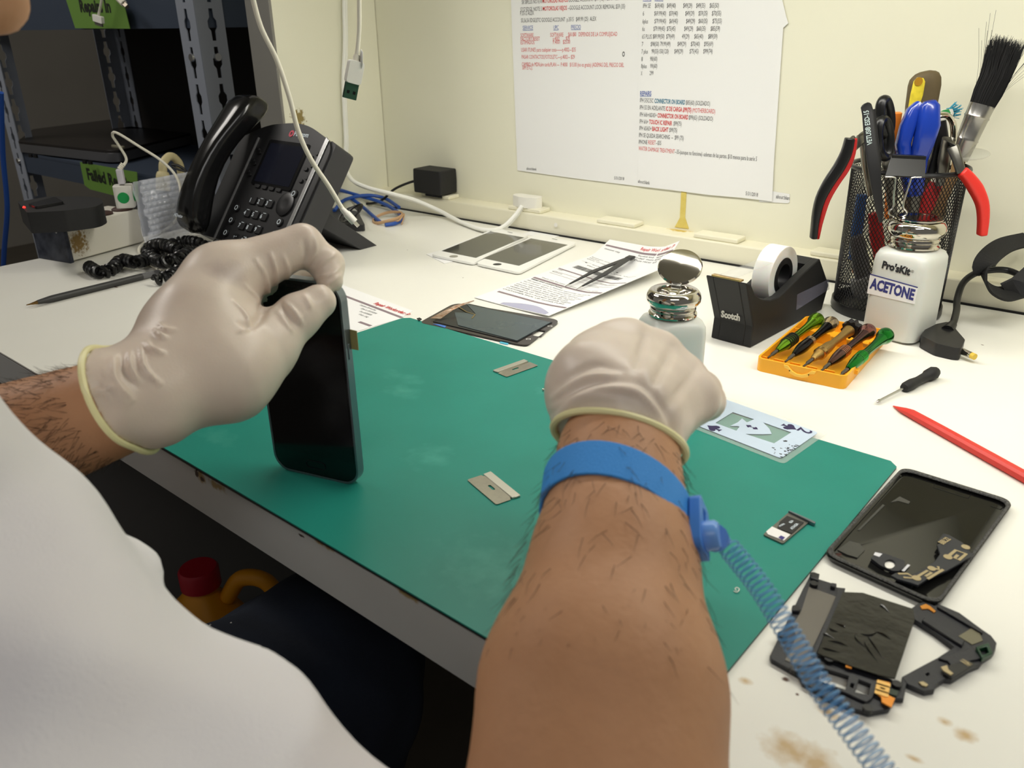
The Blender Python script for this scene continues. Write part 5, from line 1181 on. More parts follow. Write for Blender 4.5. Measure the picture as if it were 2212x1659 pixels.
b = MB(); fit_text(b, 'ACETONE', Mf @ V((-.0245, .0515, .0005)), Mf @ V((.0215, .0490, .0005)), (0, 0, 1), .0098, .045); build('label_lettering', b, mat('navy_ink', (58, 62, 128), .6), lb)
b = MB(); fit_text(b, "Pro'sKit", Mf @ V((-.0155, .0745, .0004)), Mf @ V((.0135, .0725, .0004)), (.25, 0, 1), .0066, .05); b.text('®', .004, Mf @ Matrix.Translation((.0142, .0755, .0004))); build('logo_lettering', b, m_ink, t)
cD = D(1452, 690, .680); c2_ = V((cD[0], cD[1], 0))
t2, _, _ = bottle('solvent_bottle', 'smaller milky bottle with open shiny flip lid, behind the right glove', c2_, -.62, .785, True)

# ================================================================== tape dispenser
A0, B0 = at(1622, 751, 0), at(1777, 668, 0); dl = (B0 - A0).normalized(); nl = V((-dl.y, dl.x, 0)).normalized(); 
if nl.dot(at(1545, 722, 0) - A0) < 0: nl = -nl
Wd = (at(1547, 724, 0) - A0).dot(nl); Md = frame(tuple(A0), dl, z=(0, 0, 1))       # x back, y left, z up
if Md.to_3x3().col[1].dot(nl) < 0: raise Exception('tape')
def prof(p): q = on_plane(p[0], p[1], A0, nl); r_ = Md.inverted() @ q; return (r_.x, max(0, r_.z))
zq = lambda L: [(1360 + x / 4.424, 480 + y / 4.424) for x, y in L]
side = [prof(p) for p in zq([(1150, 1200), (1182, 1000), (1118, 585), (1160, 592), (1200, 690), (1262, 735), (1350, 745), (1430, 715), (1500, 650), (1600, 548), (1820, 350), (1905, 600), (1840, 830)])]
td = thing('tape_dispenser', 'black weighted desk tape dispenser with white Scotch lettering on its front', 'tape dispenser', m=Md)
XZm = Md @ Matrix(((1, 0, 0, 0), (0, 0, 1, 0), (0, 1, 0, 0), (0, 0, 0, 1)))
xs = [p[0] for p in side]; Lz = max(xs)
th_ = .0085
for y0, y1, nm in ((0, th_, 'side_wall'), (Wd - th_, Wd, 'side_wall')):
    b = MB(); b.prism(side, y0, y1, XZm); build(nm, b, m_blackm, td, bevel=.0012, smooth=30)
core = side[:6] + [(side[6][0], side[6][1]), (side[6][0] + .012, .020), (Lz * .72, .016), (Lz * .74, side[10][1] - .014), (side[10][0] - .014, side[10][1] - .004), side[10], side[11], side[12]]
b = MB(); b.prism(core, th_ - .0005, Wd - th_ + .0005, XZm); build('core', b, m_blackm, td, bevel=.0008, smooth=30)
ztop = side[2][1]; b = MB()
b.box((side[2][0] + .0030, Wd / 2, ztop + .0006), (.0055, Wd - .012, .0018), Md); build('cutter', b, mat('brass_cutter', (196, 166, 110), .3, .9), td, bevel=.0004)
c = V((Lz * .47, Wd / 2, .0520)); R_ = .0300
tr = thing('tape_roll', 'roll of white translucent tape seated in the black dispenser', 'tape', tuple(Md @ c))
Mr = Md @ Matrix.Translation(c) @ Matrix.Rotation(PI / 2, 4, 'X')
b = MB(); rp = [(.0185, -.0095), (R_, -.0095), (R_, .0095), (.0185, .0095)]; b.rings([[(r_ * math.cos(2 * PI * k / 48), r_ * math.sin(2 * PI * k / 48), z) for k in range(48)] for r_, z in rp], Mr, cap=False, closed=True); build('tape', b, mat('milky_tape', (240, 240, 236), .3, sss=.3), tr, bevel=.0006)
b = MB(); rp = [(.0125, -.0100), (.0184, -.0100), (.0184, .0100), (.0125, .0100)]; b.rings([[(r_ * math.cos(2 * PI * k / 32), r_ * math.sin(2 * PI * k / 32), z) for k in range(32)] for r_, z in rp], Mr, cap=False, closed=True); build('hub', b, m_black, tr)
p0_ = Md @ V((c.x - R_ * .80, Wd / 2, c.z + R_ * .62)); p1_ = Md @ V((side[2][0] + .002, Wd / 2, ztop + .0020)); yv = nl * .0088
b = MB(); b.add([p0_ + yv, p0_ - yv, p1_ - yv, p1_ + yv], [(0, 1, 2, 3)]); o_ = build('tape_end', b, mat('clear_tape', (225, 225, 222), .15, alpha=.16), tr); o_.modifiers.new('s', 'SOLIDIFY').thickness = .0002
Fp = [(1548, 700), (1617, 725)]; nfr = V((dl.x, dl.y, 0))
fq = lambda x, y: on_plane(x, y, A0 + dl * (side[1][0]) - dl * .0006, nfr)
b = MB(); fit_text(b, 'Scotch', on_plane(1557, 684, A0 + dl * (side[1][0] * .8 + side[2][0] * .2) - dl * .0009, nfr), on_plane(1598, 693, A0 + dl * (side[1][0] * .8 + side[2][0] * .2) - dl * .0009, nfr), (0, 0, 1), .0062, .05); build('logo_lettering', b, mat('scotch_white', (206, 204, 196), .5), td)
cl = [prof(p) for p in zq([(1600, 690), (1900, 545), (1905, 640), (1590, 840)])]
b = MB(); b.prism(cl, -.0004, -.0001, XZm); build('stuck_tape_piece', b, mat('clear_tape2', (150, 150, 170), .1, alpha=.30), td, smooth=0, label='clear tape piece stuck on the side')

# ================================================================== yellow screwdriver case
yq = lambda L: [(1600 + x / 4.424, 600 + y / 4.424) for x, y in L]
cN = [at(1631, 800, 0), at(1824, 843, 0), at(1934, 748, 0), at(1747, 702, 0)]
exx = (cN[1] - cN[0]).normalized(); Wc = (cN[1] - cN[0]).length; eyy = V((-exx.y, exx.x, 0)); Dc = ((cN[2] - cN[1]).dot(eyy) + (cN[3] - cN[0]).dot(eyy)) / 2; shx = (cN[3] - cN[0]).dot(exx)
My = frame(tuple(cN[0]), exx, y=eyy)
ycase = thing('screwdriver_case', 'open yellow plastic case holding five small coloured screwdrivers', 'tool case', m=My)
m_yel = mat('yellow_plastic', (250, 178, 40), .4)
Z = .0125; cx, cyy = Wc / 2, Dc / 2
b = MB(); b.prism(rrect(Wc, Dc, .006, 5, cx, cyy), 0, .0016, My); b.prism(rrect(Wc, Dc, .006, 5, cx, cyy), .0014, Z, My, [rrect(Wc - .0036, Dc - .0036, .0045, 5, cx, cyy)]); build('tray', b, m_yel, ycase, bevel=.0006)
for yy_, hh in ((.011, .0095), (Dc * .70, .0105)):
    for i in range(5):
        w_ = (Wc - .004) / 5; x0_ = .002 + i * w_
        b = MB(); b.prism([(x0_, 0), (x0_ + w_, 0), (x0_ + w_, hh), (x0_ + w_ * .72, hh), (x0_ + w_ * .62, hh * .45), (x0_ + w_ * .38, hh * .45), (x0_ + w_ * .28, hh), (x0_, hh)], 0, .0012, My @ Matrix(((1, 0, 0, 0), (0, 0, -1, yy_), (0, 1, 0, .0014), (0, 0, 0, 1)))); build('divider', b, m_yel, ycase)
b = MB(); hp = [(-.014, .010), (-.013, .0075), (-.009, .0065), (-.008, .0035), (-.003, .0018), (.003, .0018), (.008, .0035), (.009, .0065), (.013, .0075), (.014, .010), (.0105, .010), (.006, .0058), (.002, .0042), (-.002, .0042), (-.006, .0058), (-.0105, .010)]
b.prism(hp, 0, .0014, My @ Matrix(((1, 0, 0, cx), (0, 0, -1, 0), (0, 1, 0, .0015), (0, 0, 0, 1)))); build('latch', b, mat('pale_yellow_latch', (255, 204, 84), .4), ycase, bevel=.0004)
b = MB(); b.box((Wc + .001, Dc * .22, .007), (.003, .006, .004), My); b.box((Wc + .001, Dc * .75, .009), (.002, .012, .003), My); b.box((-.001, Dc * .45, .008), (.003, .010, .004), My); build('hinge_lug', b, m_yel, ycase, bevel=.0005)
def driver(i, tip_px, head_px, label, mh, mt, prof_, head, mhead, extra=None):
    a = at(*tip_px, .0105); c = at(*head_px, .0170); L = (c - a).length; Mx_ = frame(tuple(a), c - a, z=(0, 0, 1)) @ Matrix.Rotation(PI / 2, 4, 'Y')
    t = thing('precision_screwdriver', label, 'screwdriver', m=Mx_, group='screwdrivers in the yellow case')
    b = MB(); b.lathe([(.0001, 0), (.0009, .0004), (.0011, .004), (.0008, .006), (.0018, .009), (.0018, .018), (.0001, .018)], Mx_, 12); build('bit', b, mat('grey_bit', (110, 106, 102), .3, .9), t)
    b = MB(); b.lathe([(.0001, prof_[0][0] * L)] + [(r_, z * L) for z, r_ in prof_] + [(.0001, prof_[-1][0] * L)], Mx_, 20); hd_ = build('handle', b, mh, t)
    b = MB()
    if head == 'round': b.lathe([(.0001, .885 * L), (.0055, .885 * L), (.0072, .93 * L), (.0078, .975 * L), (.0072, L), (.0060, L), (.0001, .992 * L)], Mx_, 24)
    else: b.prism([((.0082 + .0009 * math.cos(9 * 2 * PI * k / 72)) * math.cos(2 * PI * k / 72), (.0082 + .0009 * math.cos(9 * 2 * PI * k / 72)) * math.sin(2 * PI * k / 72)) for k in range(72)], .91 * L, .985 * L, Mx_)
    build('cap', b, mhead, t, bevel=.0003)
    for z0_, z1_, r_, m_ in (extra or []):
        b = MB(); n_ = 5
        for k in range(n_): zc = (z0_ + (z1_ - z0_) * (k + .5) / n_) * L; b.rings([[((r_ + dr) * math.cos(2 * PI * j / 20), (r_ + dr) * math.sin(2 * PI * j / 20), zc + dz) for j in range(20)] for dr, dz in ((-.0008, -.0008), (.0003, -.0004), (.0003, .0004), (-.0008, .0008))], Mx_, cap=False, closed=True)
        build('grip_ring', b, m_, hd_)
    return t
P1 = [(.17, .0022), (.20, .0030), (.30, .0048), (.36, .0053), (.47, .0050), (.55, .0036), (.70, .0036), (.80, .0042), (.89, .0056)]
an = lambda n_, c_: mat(n_, c_, .18, .9)
driver(0, (1659, 773), (1766, 690), 'light green screwdriver with black grip rings, leftmost in the yellow case', an('lime_anodised', (120, 170, 40)), None, P1, 'round', an('lime_anodised', (120, 170, 40)), [(.33, .50, .0056, m_black)])
driver(1, (1696, 782), (1797, 698), 'black screwdriver with silver end, second from the left in the yellow case', an('black_anodised', (36, 34, 36)), None, P1, 'round', an('champagne', (190, 170, 136)), [(.48, .53, .0047, an('champagne', (190, 170, 136)))])
driver(2, (1735, 792), (1845, 706), 'gold screwdriver with scalloped black cap, in the middle of the yellow case', mat('gold_knurled', (190, 156, 92), .28, .9, bump=.6, bump_s=1400), None, P1, 'scallop', m_black, [(.30, .34, .0056, an('gold', (190, 156, 92)))])
driver(3, (1773, 802), (1877, 714), 'brown screwdriver with copper rings, fourth from the left in the yellow case', an('brown_anodised', (96, 68, 62)), None, P1, 'round', an('rose_anodised', (140, 92, 86)), [(.38, .50, .0052, an('copper_line', (196, 140, 110)))])
driver(4, (1812, 814), (1915, 723), 'dark green screwdriver, rightmost in the yellow case', an('green_anodised', (24, 120, 40)), None, P1, 'round', an('green_anodised', (24, 120, 40)), [(.38, .48, .0052, an('green_line', (60, 170, 70)))])

# small screwdriver, red spudger
a, c = at(1893, 869, .0025), at(2021, 803, .0055); L = (c - a).length; Mx_ = frame(tuple(a), c - a, z=(0, 0, 1)) @ Matrix.Rotation(PI / 2, 4, 'Y')
t = thing('small_screwdriver', 'small black-handled screwdriver lying on the desk by the yellow case', 'screwdriver', m=Mx_)
b = MB(); b.lathe([(.0001, 0), (.0009, .001), (.0015, .004), (.0011, .006), (.0011, .045), (.0001, .045)], Mx_, 12); build('shaft', b, m_steel, t)
b = MB(); b.lathe([(.0001, .041), (.0035, .041), (.0045, .044), (.0048, .052), (.0038, .062), (.0044, .078), (.0055, L - .012), (.0058, L - .004), (.0045, L), (.0001, L)], Mx_, 12); build('handle', b, m_blackm, t)
a, c = at(1930, 872, .003), at(2300, 1078, .0035); dv_ = (c - a).normalized(); Ms = frame(tuple(a), dv_, z=(0, 0, 1)); L = (c - a).length
b = MB(); R4 = lambda w_, h_: [(y * w_ / 2, z * h_ / 2) for y, z in ((-1, -.5), (-.5, -1), (.5, -1), (1, -.5), (1, .5), (.5, 1), (-.5, 1), (-1, .5))]
b.rings([[(x, y, z + dz) for y, z in R4(w_, h_)] for x, w_, h_, dz in ((0, .0010, .0006, -.002), (.012, .0078, .0035, -.0005), (.020, .0080, .0060, 0), (.05, .0082, .0068, 0), (L, .0088, .0072, 0))], Ms)
build('plastic_spudger', b, mat('red_plastic', (214, 52, 42), .4), None, label='long red plastic prying stick with pointed end on the right of the desk', cat='pry tool', bevel=.0004, smooth=30)
# ================================================================== mesh cup and what stands in it
CC = V((-.2225, .9160, 0)); R0, R1, CH = .0530, .0540, .1545
cup = thing('mesh_pen_cup', 'black wire mesh pen cup full of tools at the back right', 'pen cup', tuple(CC))
m_mesh = mat('black_mesh', (24, 24, 26), .35, .3)
b = MB(); NA, NZ = 84, 46; wire = .00042
def cpt(a, t, dr=0): r_ = R0 + (R1 - R0) * t + dr; return V((CC.x + r_ * math.cos(a), CC.y + r_ * math.sin(a), .010 + (CH - .016) * t))
for sgn in (1, -1):
    for k in range(NA):
        pts = [cpt(2 * PI * k / NA + sgn * t_ * 1.75, t_) for t_ in [i / 22 for i in range(23)]]
        b.tube(pts, wire, 4)
build('wire_mesh', b, m_mesh, cup, label='diamond wire mesh wall')
b = MB(); b.tube([cpt(2 * PI * i / 64, 1.02, .0006) for i in range(64)], .0024, 8, closed=True); build('rim', b, m_mesh, cup)
b = MB(); b.lathe([(.0001, .0004), (R0 + .001, .0004), (R0 + .0024, .003), (R0 + .0020, .0105), (R0 - .0004, .0105), (R0 - .0010, .002), (.0001, .0016)], Matrix.Translation(CC), 64); build('base', b, m_black, cup)
def cz(px, py, dy=0.0, z=None):
    """a place in the vertical plane through the cup (dy in front of its axis)"""
    n_ = V((-.63, .78, 0)); p0_ = CC - n_ * dy; return on_plane(px, py, p0_, n_)
def plank(pts, w_, th, wdir=None):
    """flat bar along pts, widths w_, thickness th, its broad side facing the room"""
    b = MB(); P = [V(p) for p in pts]; rings = []; N = len(P)
    for i, p in enumerate(P):
        t_ = (P[min(i + 1, N - 1)] - P[max(i - 1, 0)]).normalized(); f_ = V((.63, -.78, .25)) if wdir is None else V(wdir); sd = t_.cross(f_).normalized(); up_ = sd.cross(t_)
        wi = w_[i] if isinstance(w_, (list, tuple)) else w_; ti = th[i] if isinstance(th, (list, tuple)) else th
        rings.append([p + sd * x * wi + up_ * y * ti for x, y in rrect(1, 1, .3, 3)])
    b.rings(rings); return b
m_bsc = mat('scissor_black', (20, 20, 21), .3); m_rgrip = mat('red_grip', (186, 34, 34), .45); m_bright = mat('bright_red_grip', (232, 54, 46), .42); m_dsteel = mat('dull_steel', (120, 118, 112), .3, .9)
# pliers with two-tone handle hooked over the left of the rim
t = thing('pliers', 'pliers with black and red handle hanging over the left rim of the cup', 'pliers', tuple(cz(1800, 400, .055)))
hp = [(1836, 298), (1828, 330), (1812, 362), (1790, 395), (1772, 430), (1762, 470), (1757, 515)]
b = plank([cz(x, y, .058) for x, y in spline([(x, y, 0) for x, y in hp], 3) and [(p.x, p.y) for p in spline([(x, y, 0) for x, y in hp], 3)]], [.0060 + .0045 * math.sin(PI * min(1, .15 + i / 19)) for i in range(19)], .010); build('black_grip', b, m_bsc, t, bevel=.001)
hp2 = [(x + dx, y) for (x, y), dx in zip(hp, (7, 10, 14, 14, 13, 11, 6))]
b = plank([cz(p.x, p.y, .0565) for p in spline([(x, y, 0) for x, y in hp2], 3)], [.0045 + .0036 * math.sin(PI * min(1, .15 + i / 19)) for i in range(19)], .0092); build('red_grip', b, m_rgrip, t, bevel=.001)
b = plank([cz(1838, 300, .058), cz(1848, 315, .056), cz(1860, 300, .05), cz(1868, 285, .045), cz(1872, 350, .04), cz(1880, 420, .03)], [.008, .008, .010, .012, .010, .006], .005); build('jaw', b, m_dsteel, t)
t = thing('pliers', 'pliers with bright red handle hanging over the right rim of the cup', 'pliers', tuple(cz(2110, 420, .04)))
hp = [(2077, 369), (2092, 385), (2108, 408), (2121, 438), (2124, 470), (2121, 508)]
b = plank([cz(p.x, p.y, .052) for p in spline([(x, y, 0) for x, y in hp], 4)], [.0125 - .0004 * abs(i - 8) for i in range(21)], .0105); build('red_grip', b, m_bright, t, bevel=.0012)
b = plank([cz(2076, 372, .052), cz(2068, 345, .050), cz(2058, 318, .045), cz(2050, 300, .040), cz(2040, 340, .035), cz(2030, 400, .03)], [.009, .009, .011, .013, .012, .008], .005); build('jaw', b, m_dsteel, t)
# tweezers with lettering
t = thing('tweezers', 'black tweezers with white lettering hooked inside the cup front', 'tweezers', tuple(cz(1880, 300, .062)))
b = plank([cz(1870, 223, .050), cz(1870.5, 225, .050), cz(1871, 229, .050), cz(1875, 245, .052), cz(1880, 300, .058), cz(1886, 345, .064), cz(1893, 400, .068), cz(1900, 455, .068), cz(1903, 480, .068)], [.004, .0075, .0100, .0108, .0115, .0120, .0100, .0070, .0030], .0018); build('arm', b, mat('black_coated_steel', (34, 34, 36), .4), t)
b = plank([cz(1886, 236, .046), cz(1888, 300, .048), cz(1892, 345, .050), cz(1896, 420, .050)], [.004, .008, .010, .006], .0016); build('arm', b, mat('black_coated_steel', (34, 34, 36), .4), t)
b = plank([cz(1905, 478, .068), cz(1912, 486, .068), cz(1928, 494, .068)], .0012, .001); build('steel_tip', b, m_steel, t)
b = MB(); fit_text(b, 'VETUS® ESD-15', cz(1884, 312, .0612), cz(1876, 238, .0530), cz(1866, 270, .058) - cz(1880, 270, .058), .0046, .02); build('printed_text', b, mat('lettering_white', (190, 205, 205), .6), t)
# black scissors: two finger loops
t = thing('scissors', 'scissors with two black plastic finger loops, left of the blue handles', 'scissors', tuple(cz(1910, 280, .03)))
for (cx_, cy_, hh, ww, an_) in ((1911, 245, .034, .015, 0), (1908, 290, .036, .017, 1)):
    c = cz(cx_, cy_, .030 + .008 * an_); e1_ = (cz(cx_ + 5, cy_ + 60, .03 + .008 * an_) - c).normalized(); e2_ = e1_.cross(V((.9, -.3, .1))).normalized()
    b = MB(); b.tube([c + e1_ * (hh / 2 * math.cos(a)) + e2_ * (ww / 2 * math.sin(a)) + e1_ * .004 for a in [2 * PI * i / 32 for i in range(32)]], .0052, 10, closed=True, flat=.8); build('finger_loop', b, m_bsc, t)
b = plank([cz(1912, 300, .03), cz(1918, 330, .03), cz(1925, 400, .025), cz(1930, 480, .02)], [.012, .014, .012, .006], .006); build('blade', b, m_dsteel, t)
# orange bar, folding tool, blue handled pliers
b = plank([cz(1937, 243, .01), cz(1928, 300, .008), cz(1925, 380, .005), cz(1922, 470, 0)], .0095, .008); build('orange_stick', b, mat('orange_plastic', (232, 130, 40), .5), None, label='orange rectangular stick standing between black and blue handles', cat='stick', bevel=.0005)
t = thing('utility_knife', 'brown handle with yellow inlay, tallest of the handles behind the blue one', 'knife', tuple(cz(1990, 200, -.01)))
b = plank([cz(1999, 154, -.012), cz(1999, 157, -.012), cz(1999, 162, -.012), cz(1999, 170, -.012), cz(1997, 185, -.012), cz(1990, 230, -.012), cz(1984, 290, -.010), cz(1980, 400, -.005), cz(1978, 500, 0)], [.010, .019, .025, .029, .031, .030, .028, .026, .022], [.005, .008, .010, .012, .012, .012, .011, .01, .01]); build('handle', b, mat('brown_rubber', (98, 84, 58), .6, noise_s=120, noise_a=.4), t)
b = plank([cz(1988, 168, -.0045), cz(1986, 176, -.0045), cz(1980, 205, -.0045), cz(1970, 245, -.0045)], [.006, .011, .012, .009], .003); yi = build('yellow_inlay', b, mat('yellow_inlay', (240, 218, 60), .5, noise_s=200, noise_a=.3, c2=(150, 130, 30)), t)
c = cz(1984, 176, -.0030); b = MB(); b.lathe([(.0001, 0), (.0040, 0), (.0040, .0006), (.0001, .0006)], frame(tuple(c), (0, 0, 1), z=(.63, -.78, .2)), 20); build('hang_hole', b, mat('amber_hole', (176, 128, 20), .6), yi)
t = thing('blue_pliers', 'pliers with two glossy blue handles standing in the middle of the cup', 'pliers', tuple(cz(1980, 300, .03)))
m_bh = mat('blue_handle', (26, 60, 166), .2, coat=.4)
b = plank([cz(2008, 218, .034), cz(2008, 228, .034), cz(2005, 270, .036), cz(1994, 310, .036), cz(1984, 345, .032), cz(1980, 420, .028)], [.010, .017, .021, .019, .016, .010], [.008, .012, .014, .013, .012, .01]); build('handle', b, m_bh, t)
b = plank([cz(1984, 225, .026), cz(1974, 240, .028), cz(1960, 275, .030), cz(1950, 310, .030), cz(1955, 345, .028), cz(1968, 420, .026)], [.008, .013, .014, .013, .012, .01], .012); build('handle', b, m_bh, t)
b = plank([cz(1975, 340, .028), cz(1975, 400, .026), cz(1972, 470, .02)], [.02, .016, .01], .008); build('jaw', b, m_dsteel, t)
# toothbrush, chrome tool, paint brush, clear disc
t = thing('toothbrush', 'toothbrush with green and white head and blue bristles behind the chrome tool', 'toothbrush', tuple(cz(2050, 240, -.02)))
b = plank([cz(2046, 236, -.02), cz(2045, 244, -.02), cz(2040, 262, -.02), cz(2030, 330, -.015), cz(2020, 420, -.01)], [.010, .014, .011, .007, .007], .005); build('handle', b, m_white, t)
b = plank([cz(2043, 237, -.0165), cz(2043, 243, -.0165), cz(2039, 250, -.0165)], [.006, .010, .006], .002); build('green_patch', b, mat('green_patch', (60, 160, 90), .4), t)
b = MB(); rnd = random.Random(2)
for i in range(90): q = cz(2052 + rnd.uniform(-8, 4), 240 + rnd.uniform(-6, 14), -.022); b.tube([q, q + (RGT * rnd.uniform(.004, .012) + UPV * rnd.uniform(-.002, .008) + FWD * rnd.uniform(-.004, .004))], .00035, 3)
build('bristles', b, mat('blue_bristle', (60, 160, 190), .6), t, kind='stuff')
t = thing('chrome_tool', 'hooked chrome tool with black grip between the blue handles and the brush', 'hand tool', tuple(cz(2035, 290, .02)))
b = MB(); b.tube([V(cz(p.x, p.y, .022)) for p in spline([(2018, 262, 0), (2028, 250, 0), (2046, 250, 0), (2058, 266, 0), (2060, 296, 0), (2052, 330, 0), (2044, 380, 0)], 6)], .0042, 10, flat=.7); build('chrome_hook', b, m_chrome, t)
b = plank([cz(2030, 262, .024), cz(2034, 300, .026), cz(2022, 340, .026), cz(2008, 380, .026)], [.011, .013, .010, .008], .007); build('black_grip', b, m_bsc, t)
b = plank([cz(2026, 272, .027), cz(2016, 310, .029), cz(2006, 345, .029)], .0016, .002); build('steel_rule', b, m_steel, t)
t = thing('paint_brush', 'paint brush with black bristles and metal ferrule leaning right in the cup', 'brush', tuple(cz(2110, 260, .0)))
f0_, f1_, f2_ = cz(2076, 330, .0), cz(2100, 270, .0), cz(2122, 226, .0)
def obl(p, t_, w_, h_, n=20): s_ = t_.cross(V((.63, -.78, .1))).normalized(); u_ = s_.cross(t_); return [p + s_ * w_ * math.cos(2 * PI * k / n) + u_ * h_ * math.sin(2 * PI * k / n) for k in range(n)]
tb = (f2_ - f0_).normalized(); b = MB(); L = (f2_ - f0_).length
b.rings([obl(f0_ + tb * L * s_, tb, w_, h_) for s_, w_, h_ in ((-.15, .0095, .008), (.25, .0108, .0085), (.28, .0114, .009), (.31, .0108, .0085), (.72, .0118, .0085), (.75, .0125, .0092), (.78, .0119, .0085), (1.0, .0126, .008))]); build('ferrule', b, mat('ferrule_metal', (170, 168, 164), .25, .9), t)
b = MB(); b.rings([obl(f0_ - tb * .004 - tb * s_, tb, w_, .006) for s_, w_ in ((0, .008), (.05, .007), (.11, .006))]); build('handle', b, mat('brush_wood', (150, 120, 80), .6), t)
b = MB(); e_ = cz(2168, 92, .0); e2_ = cz(2180, 112, .0)
tipc = cz(2172, 100, .0); mid_ = cz(2150, 165, .0); sdr = tb.cross(V((.63, -.78, .1))).normalized(); udr = sdr.cross(tb)
for i in range(1500):
    x, y = rnd.uniform(-1, 1), rnd.uniform(-1, 1)
    if x * x + y * y > 1: continue
    a = f2_ - tb * .004 + sdr * x * .0118 + udr * y * .0075; m_ = mid_ + sdr * x * .0145 + udr * y * .010; c = tipc + sdr * x * .0170 + udr * y * .010 + tb * rnd.uniform(-.006, .007) + V((rnd.uniform(-.002, .002),) * 3)
    b.tube([a, a.lerp(m_, .5) + sdr * x * .001, m_, c], [.00035, .00035, .0003, .00012], 3)
for i in range(16):
    x = rnd.choice((-1, 1)) * rnd.uniform(.8, 1); a = f2_ + sdr * x * .011; c = a + tb * rnd.uniform(.03, .085) + sdr * x * rnd.uniform(.010, .028) * (-1 if False else 1); b.tube(spline([a, a.lerp(c, .5) - sdr * x * .003, c], 4), .00014, 3)
br_ = build('bristles', b, mat('black_bristle', (14, 14, 15), .5), t, kind='stuff')
b = MB(); b.lathe([(.0001, 0), (.020, 0), (.021, .0006), (.021, .0014), (.0001, .0010)], frame(tuple(cz(2088, 334, -.005)), (1, 0, 0), z=(.1, -.15, 1)), 36); build('clear_lid', b, mat('clear_lid', (200, 200, 190), .1, alpha=.35), None, label='small clear round lid resting on the right rim of the cup', cat='lid')
# binder clip on the front rim
t = thing('binder_clip', 'black binder clip with silver wire handle clamped on the cup front rim', 'clip', tuple(cz(1955, 370, .062)))
q_ = [cz(1925, 338, .0605), cz(2000, 342, .0605), cz(1998, 383, .069), cz(1911, 380, .069)]
n_ = V((.63, -.78, .3)).normalized()
b = MB(); b.add([p + n_ * .0006 for p in q_] + [p - n_ * .0006 for p in q_], [(0, 1, 2, 3), (7, 6, 5, 4), (0, 4, 5, 1), (1, 5, 6, 2), (2, 6, 7, 3), (3, 7, 4, 0)]); b.box((0, 0, 0), ((q_[0] - q_[1]).length * .98, .007, .0030), frame(tuple((q_[0] + q_[1]) / 2 - n_ * .002 + V((0, 0, .001))), q_[1] - q_[0], z=(0, 0, 1))); build('spring_body', b, m_bsc, t, bevel=.0004)
b = MB(); b.tube([cz(p.x, p.y, .071) for p in spline([(1912, 382, 0), (1932, 383, 0), (1934, 390, 0), (1931, 420, 0), (1930, 446, 0), (1922, 455, 0), (1920, 462, 0), (1930, 468, 0), (1945, 469, 0), (1957, 464, 0), (1958, 457, 0), (1951, 447, 0), (1954, 430, 0), (1966, 392, 0), (1970, 384, 0), (1990, 383, 0)], 4)], .0008, 6); build('wire_handle', b, m_steel, t)
# tools seen through the mesh
def inner(name, a, c, dy, w_, m_, label, cat, th=.008):
    P_ = [cz(*a, dy), cz(*c, dy)]; P_ = [p if True else p for p in P_]
    b = plank([P_[0], P_[0].lerp(P_[1], .5), P_[1]], [w_ * .8, w_, w_ * .7], th); return build(name, b, m_, None, label=label, cat=cat, bevel=.0008)
inner('blue_tool', (1862, 420), (1842, 560), -.020, .012, mat('cobalt_handle', (40, 90, 160), .4), 'blue tool handle seen through the left of the mesh cup', 'tool')
inner('red_tool', (1888, 460), (1900, 560), .022, .014, m_rgrip, 'red tool handle standing low in the middle of the mesh cup', 'tool')
inner('red_tool', (2022, 395), (1985, 480), .022, .016, m_rgrip, 'red tool handle slanting behind the mesh right of the binder clip', 'tool')
inner('metal_file', (1850, 510), (1870, 635), -.012, .018, mat('grey_tool_metal', (110, 110, 112), .5, .5), 'grey metal tool seen through the lower left mesh', 'tool')
inner('khaki_tool', (2035, 400), (2012, 520), -.008, .018, mat('khaki_handle', (128, 112, 84), .6), 'khaki handle seen through the right of the mesh cup', 'tool')
inner('white_tube', (1856, 600), (1866, 640), -.012, .022, mat('grey_tube', (150, 150, 148), .5), 'pale grey tube end low in the left of the mesh cup', 'tool', .012)
inner('orange_tool', (1850, 560), (1846, 590), -.015, .007, mat('orange_cap', (190, 110, 50), .5), 'small orange tool end seen through the lower left mesh', 'tool', .005)

# ================================================================== power lead with barrel plug, velcro strap
t = thing('dc_power_lead', 'black power lead with right-angle barrel plug beside the acetone bottle', 'cable', tuple(at(2045, 735, .006)))
pts = [at(2046, 716, .010), at(2058, 700, .012), at(2066, 672, .014), at(2068, 645, .020), at(2080, 612, .032), at(2104, 592, .040), at(2135, 584, .044), at(2175, 584, .044), at(2215, 600, .040), at(2300, 640, .02)]
b = MB(); b.tube(spline(pts, 8), .0034, 12); build('cord', b, m_black, t)
b = MB(); b.tube([pts[0], pts[0] + (pts[1] - pts[0]) * .5, pts[0] + (pts[1] - pts[0]) * .95], [.0062, .0052, .0042], 12); build('strain_relief', b, m_black, t)
b = MB(); P = roundpoly(px_poly([(1987, 738), (1998, 722), (2020, 713), (2044, 708), (2060, 722), (2082, 748), (2074, 766), (2060, 765), (2020, 756)], .006), .003, 3); b.prism(P, .0005, .0125); build('plug_body', b, m_black, t, bevel=.002)
a, c = at(2074, 757, .0065), at(2106, 771, .0065); b = MB(); b.cyl(a, a.lerp(c, .78), .0030, seg=16); build('barrel', b, m_chrome, t)
b = MB(); b.cyl(a.lerp(c, .78), c, .0029, seg=16); build('barrel_tip', b, mat('yellow_tip', (224, 190, 70), .4), t)
b = MB(); q = [at(2225, 516, .075), at(2170, 530, .075), at(2132, 560, .070), at(2124, 592, .060), at(2136, 620, .045), at(2165, 635, .036), at(2200, 628, .034)]
sp_ = spline(q, 6); rings = []
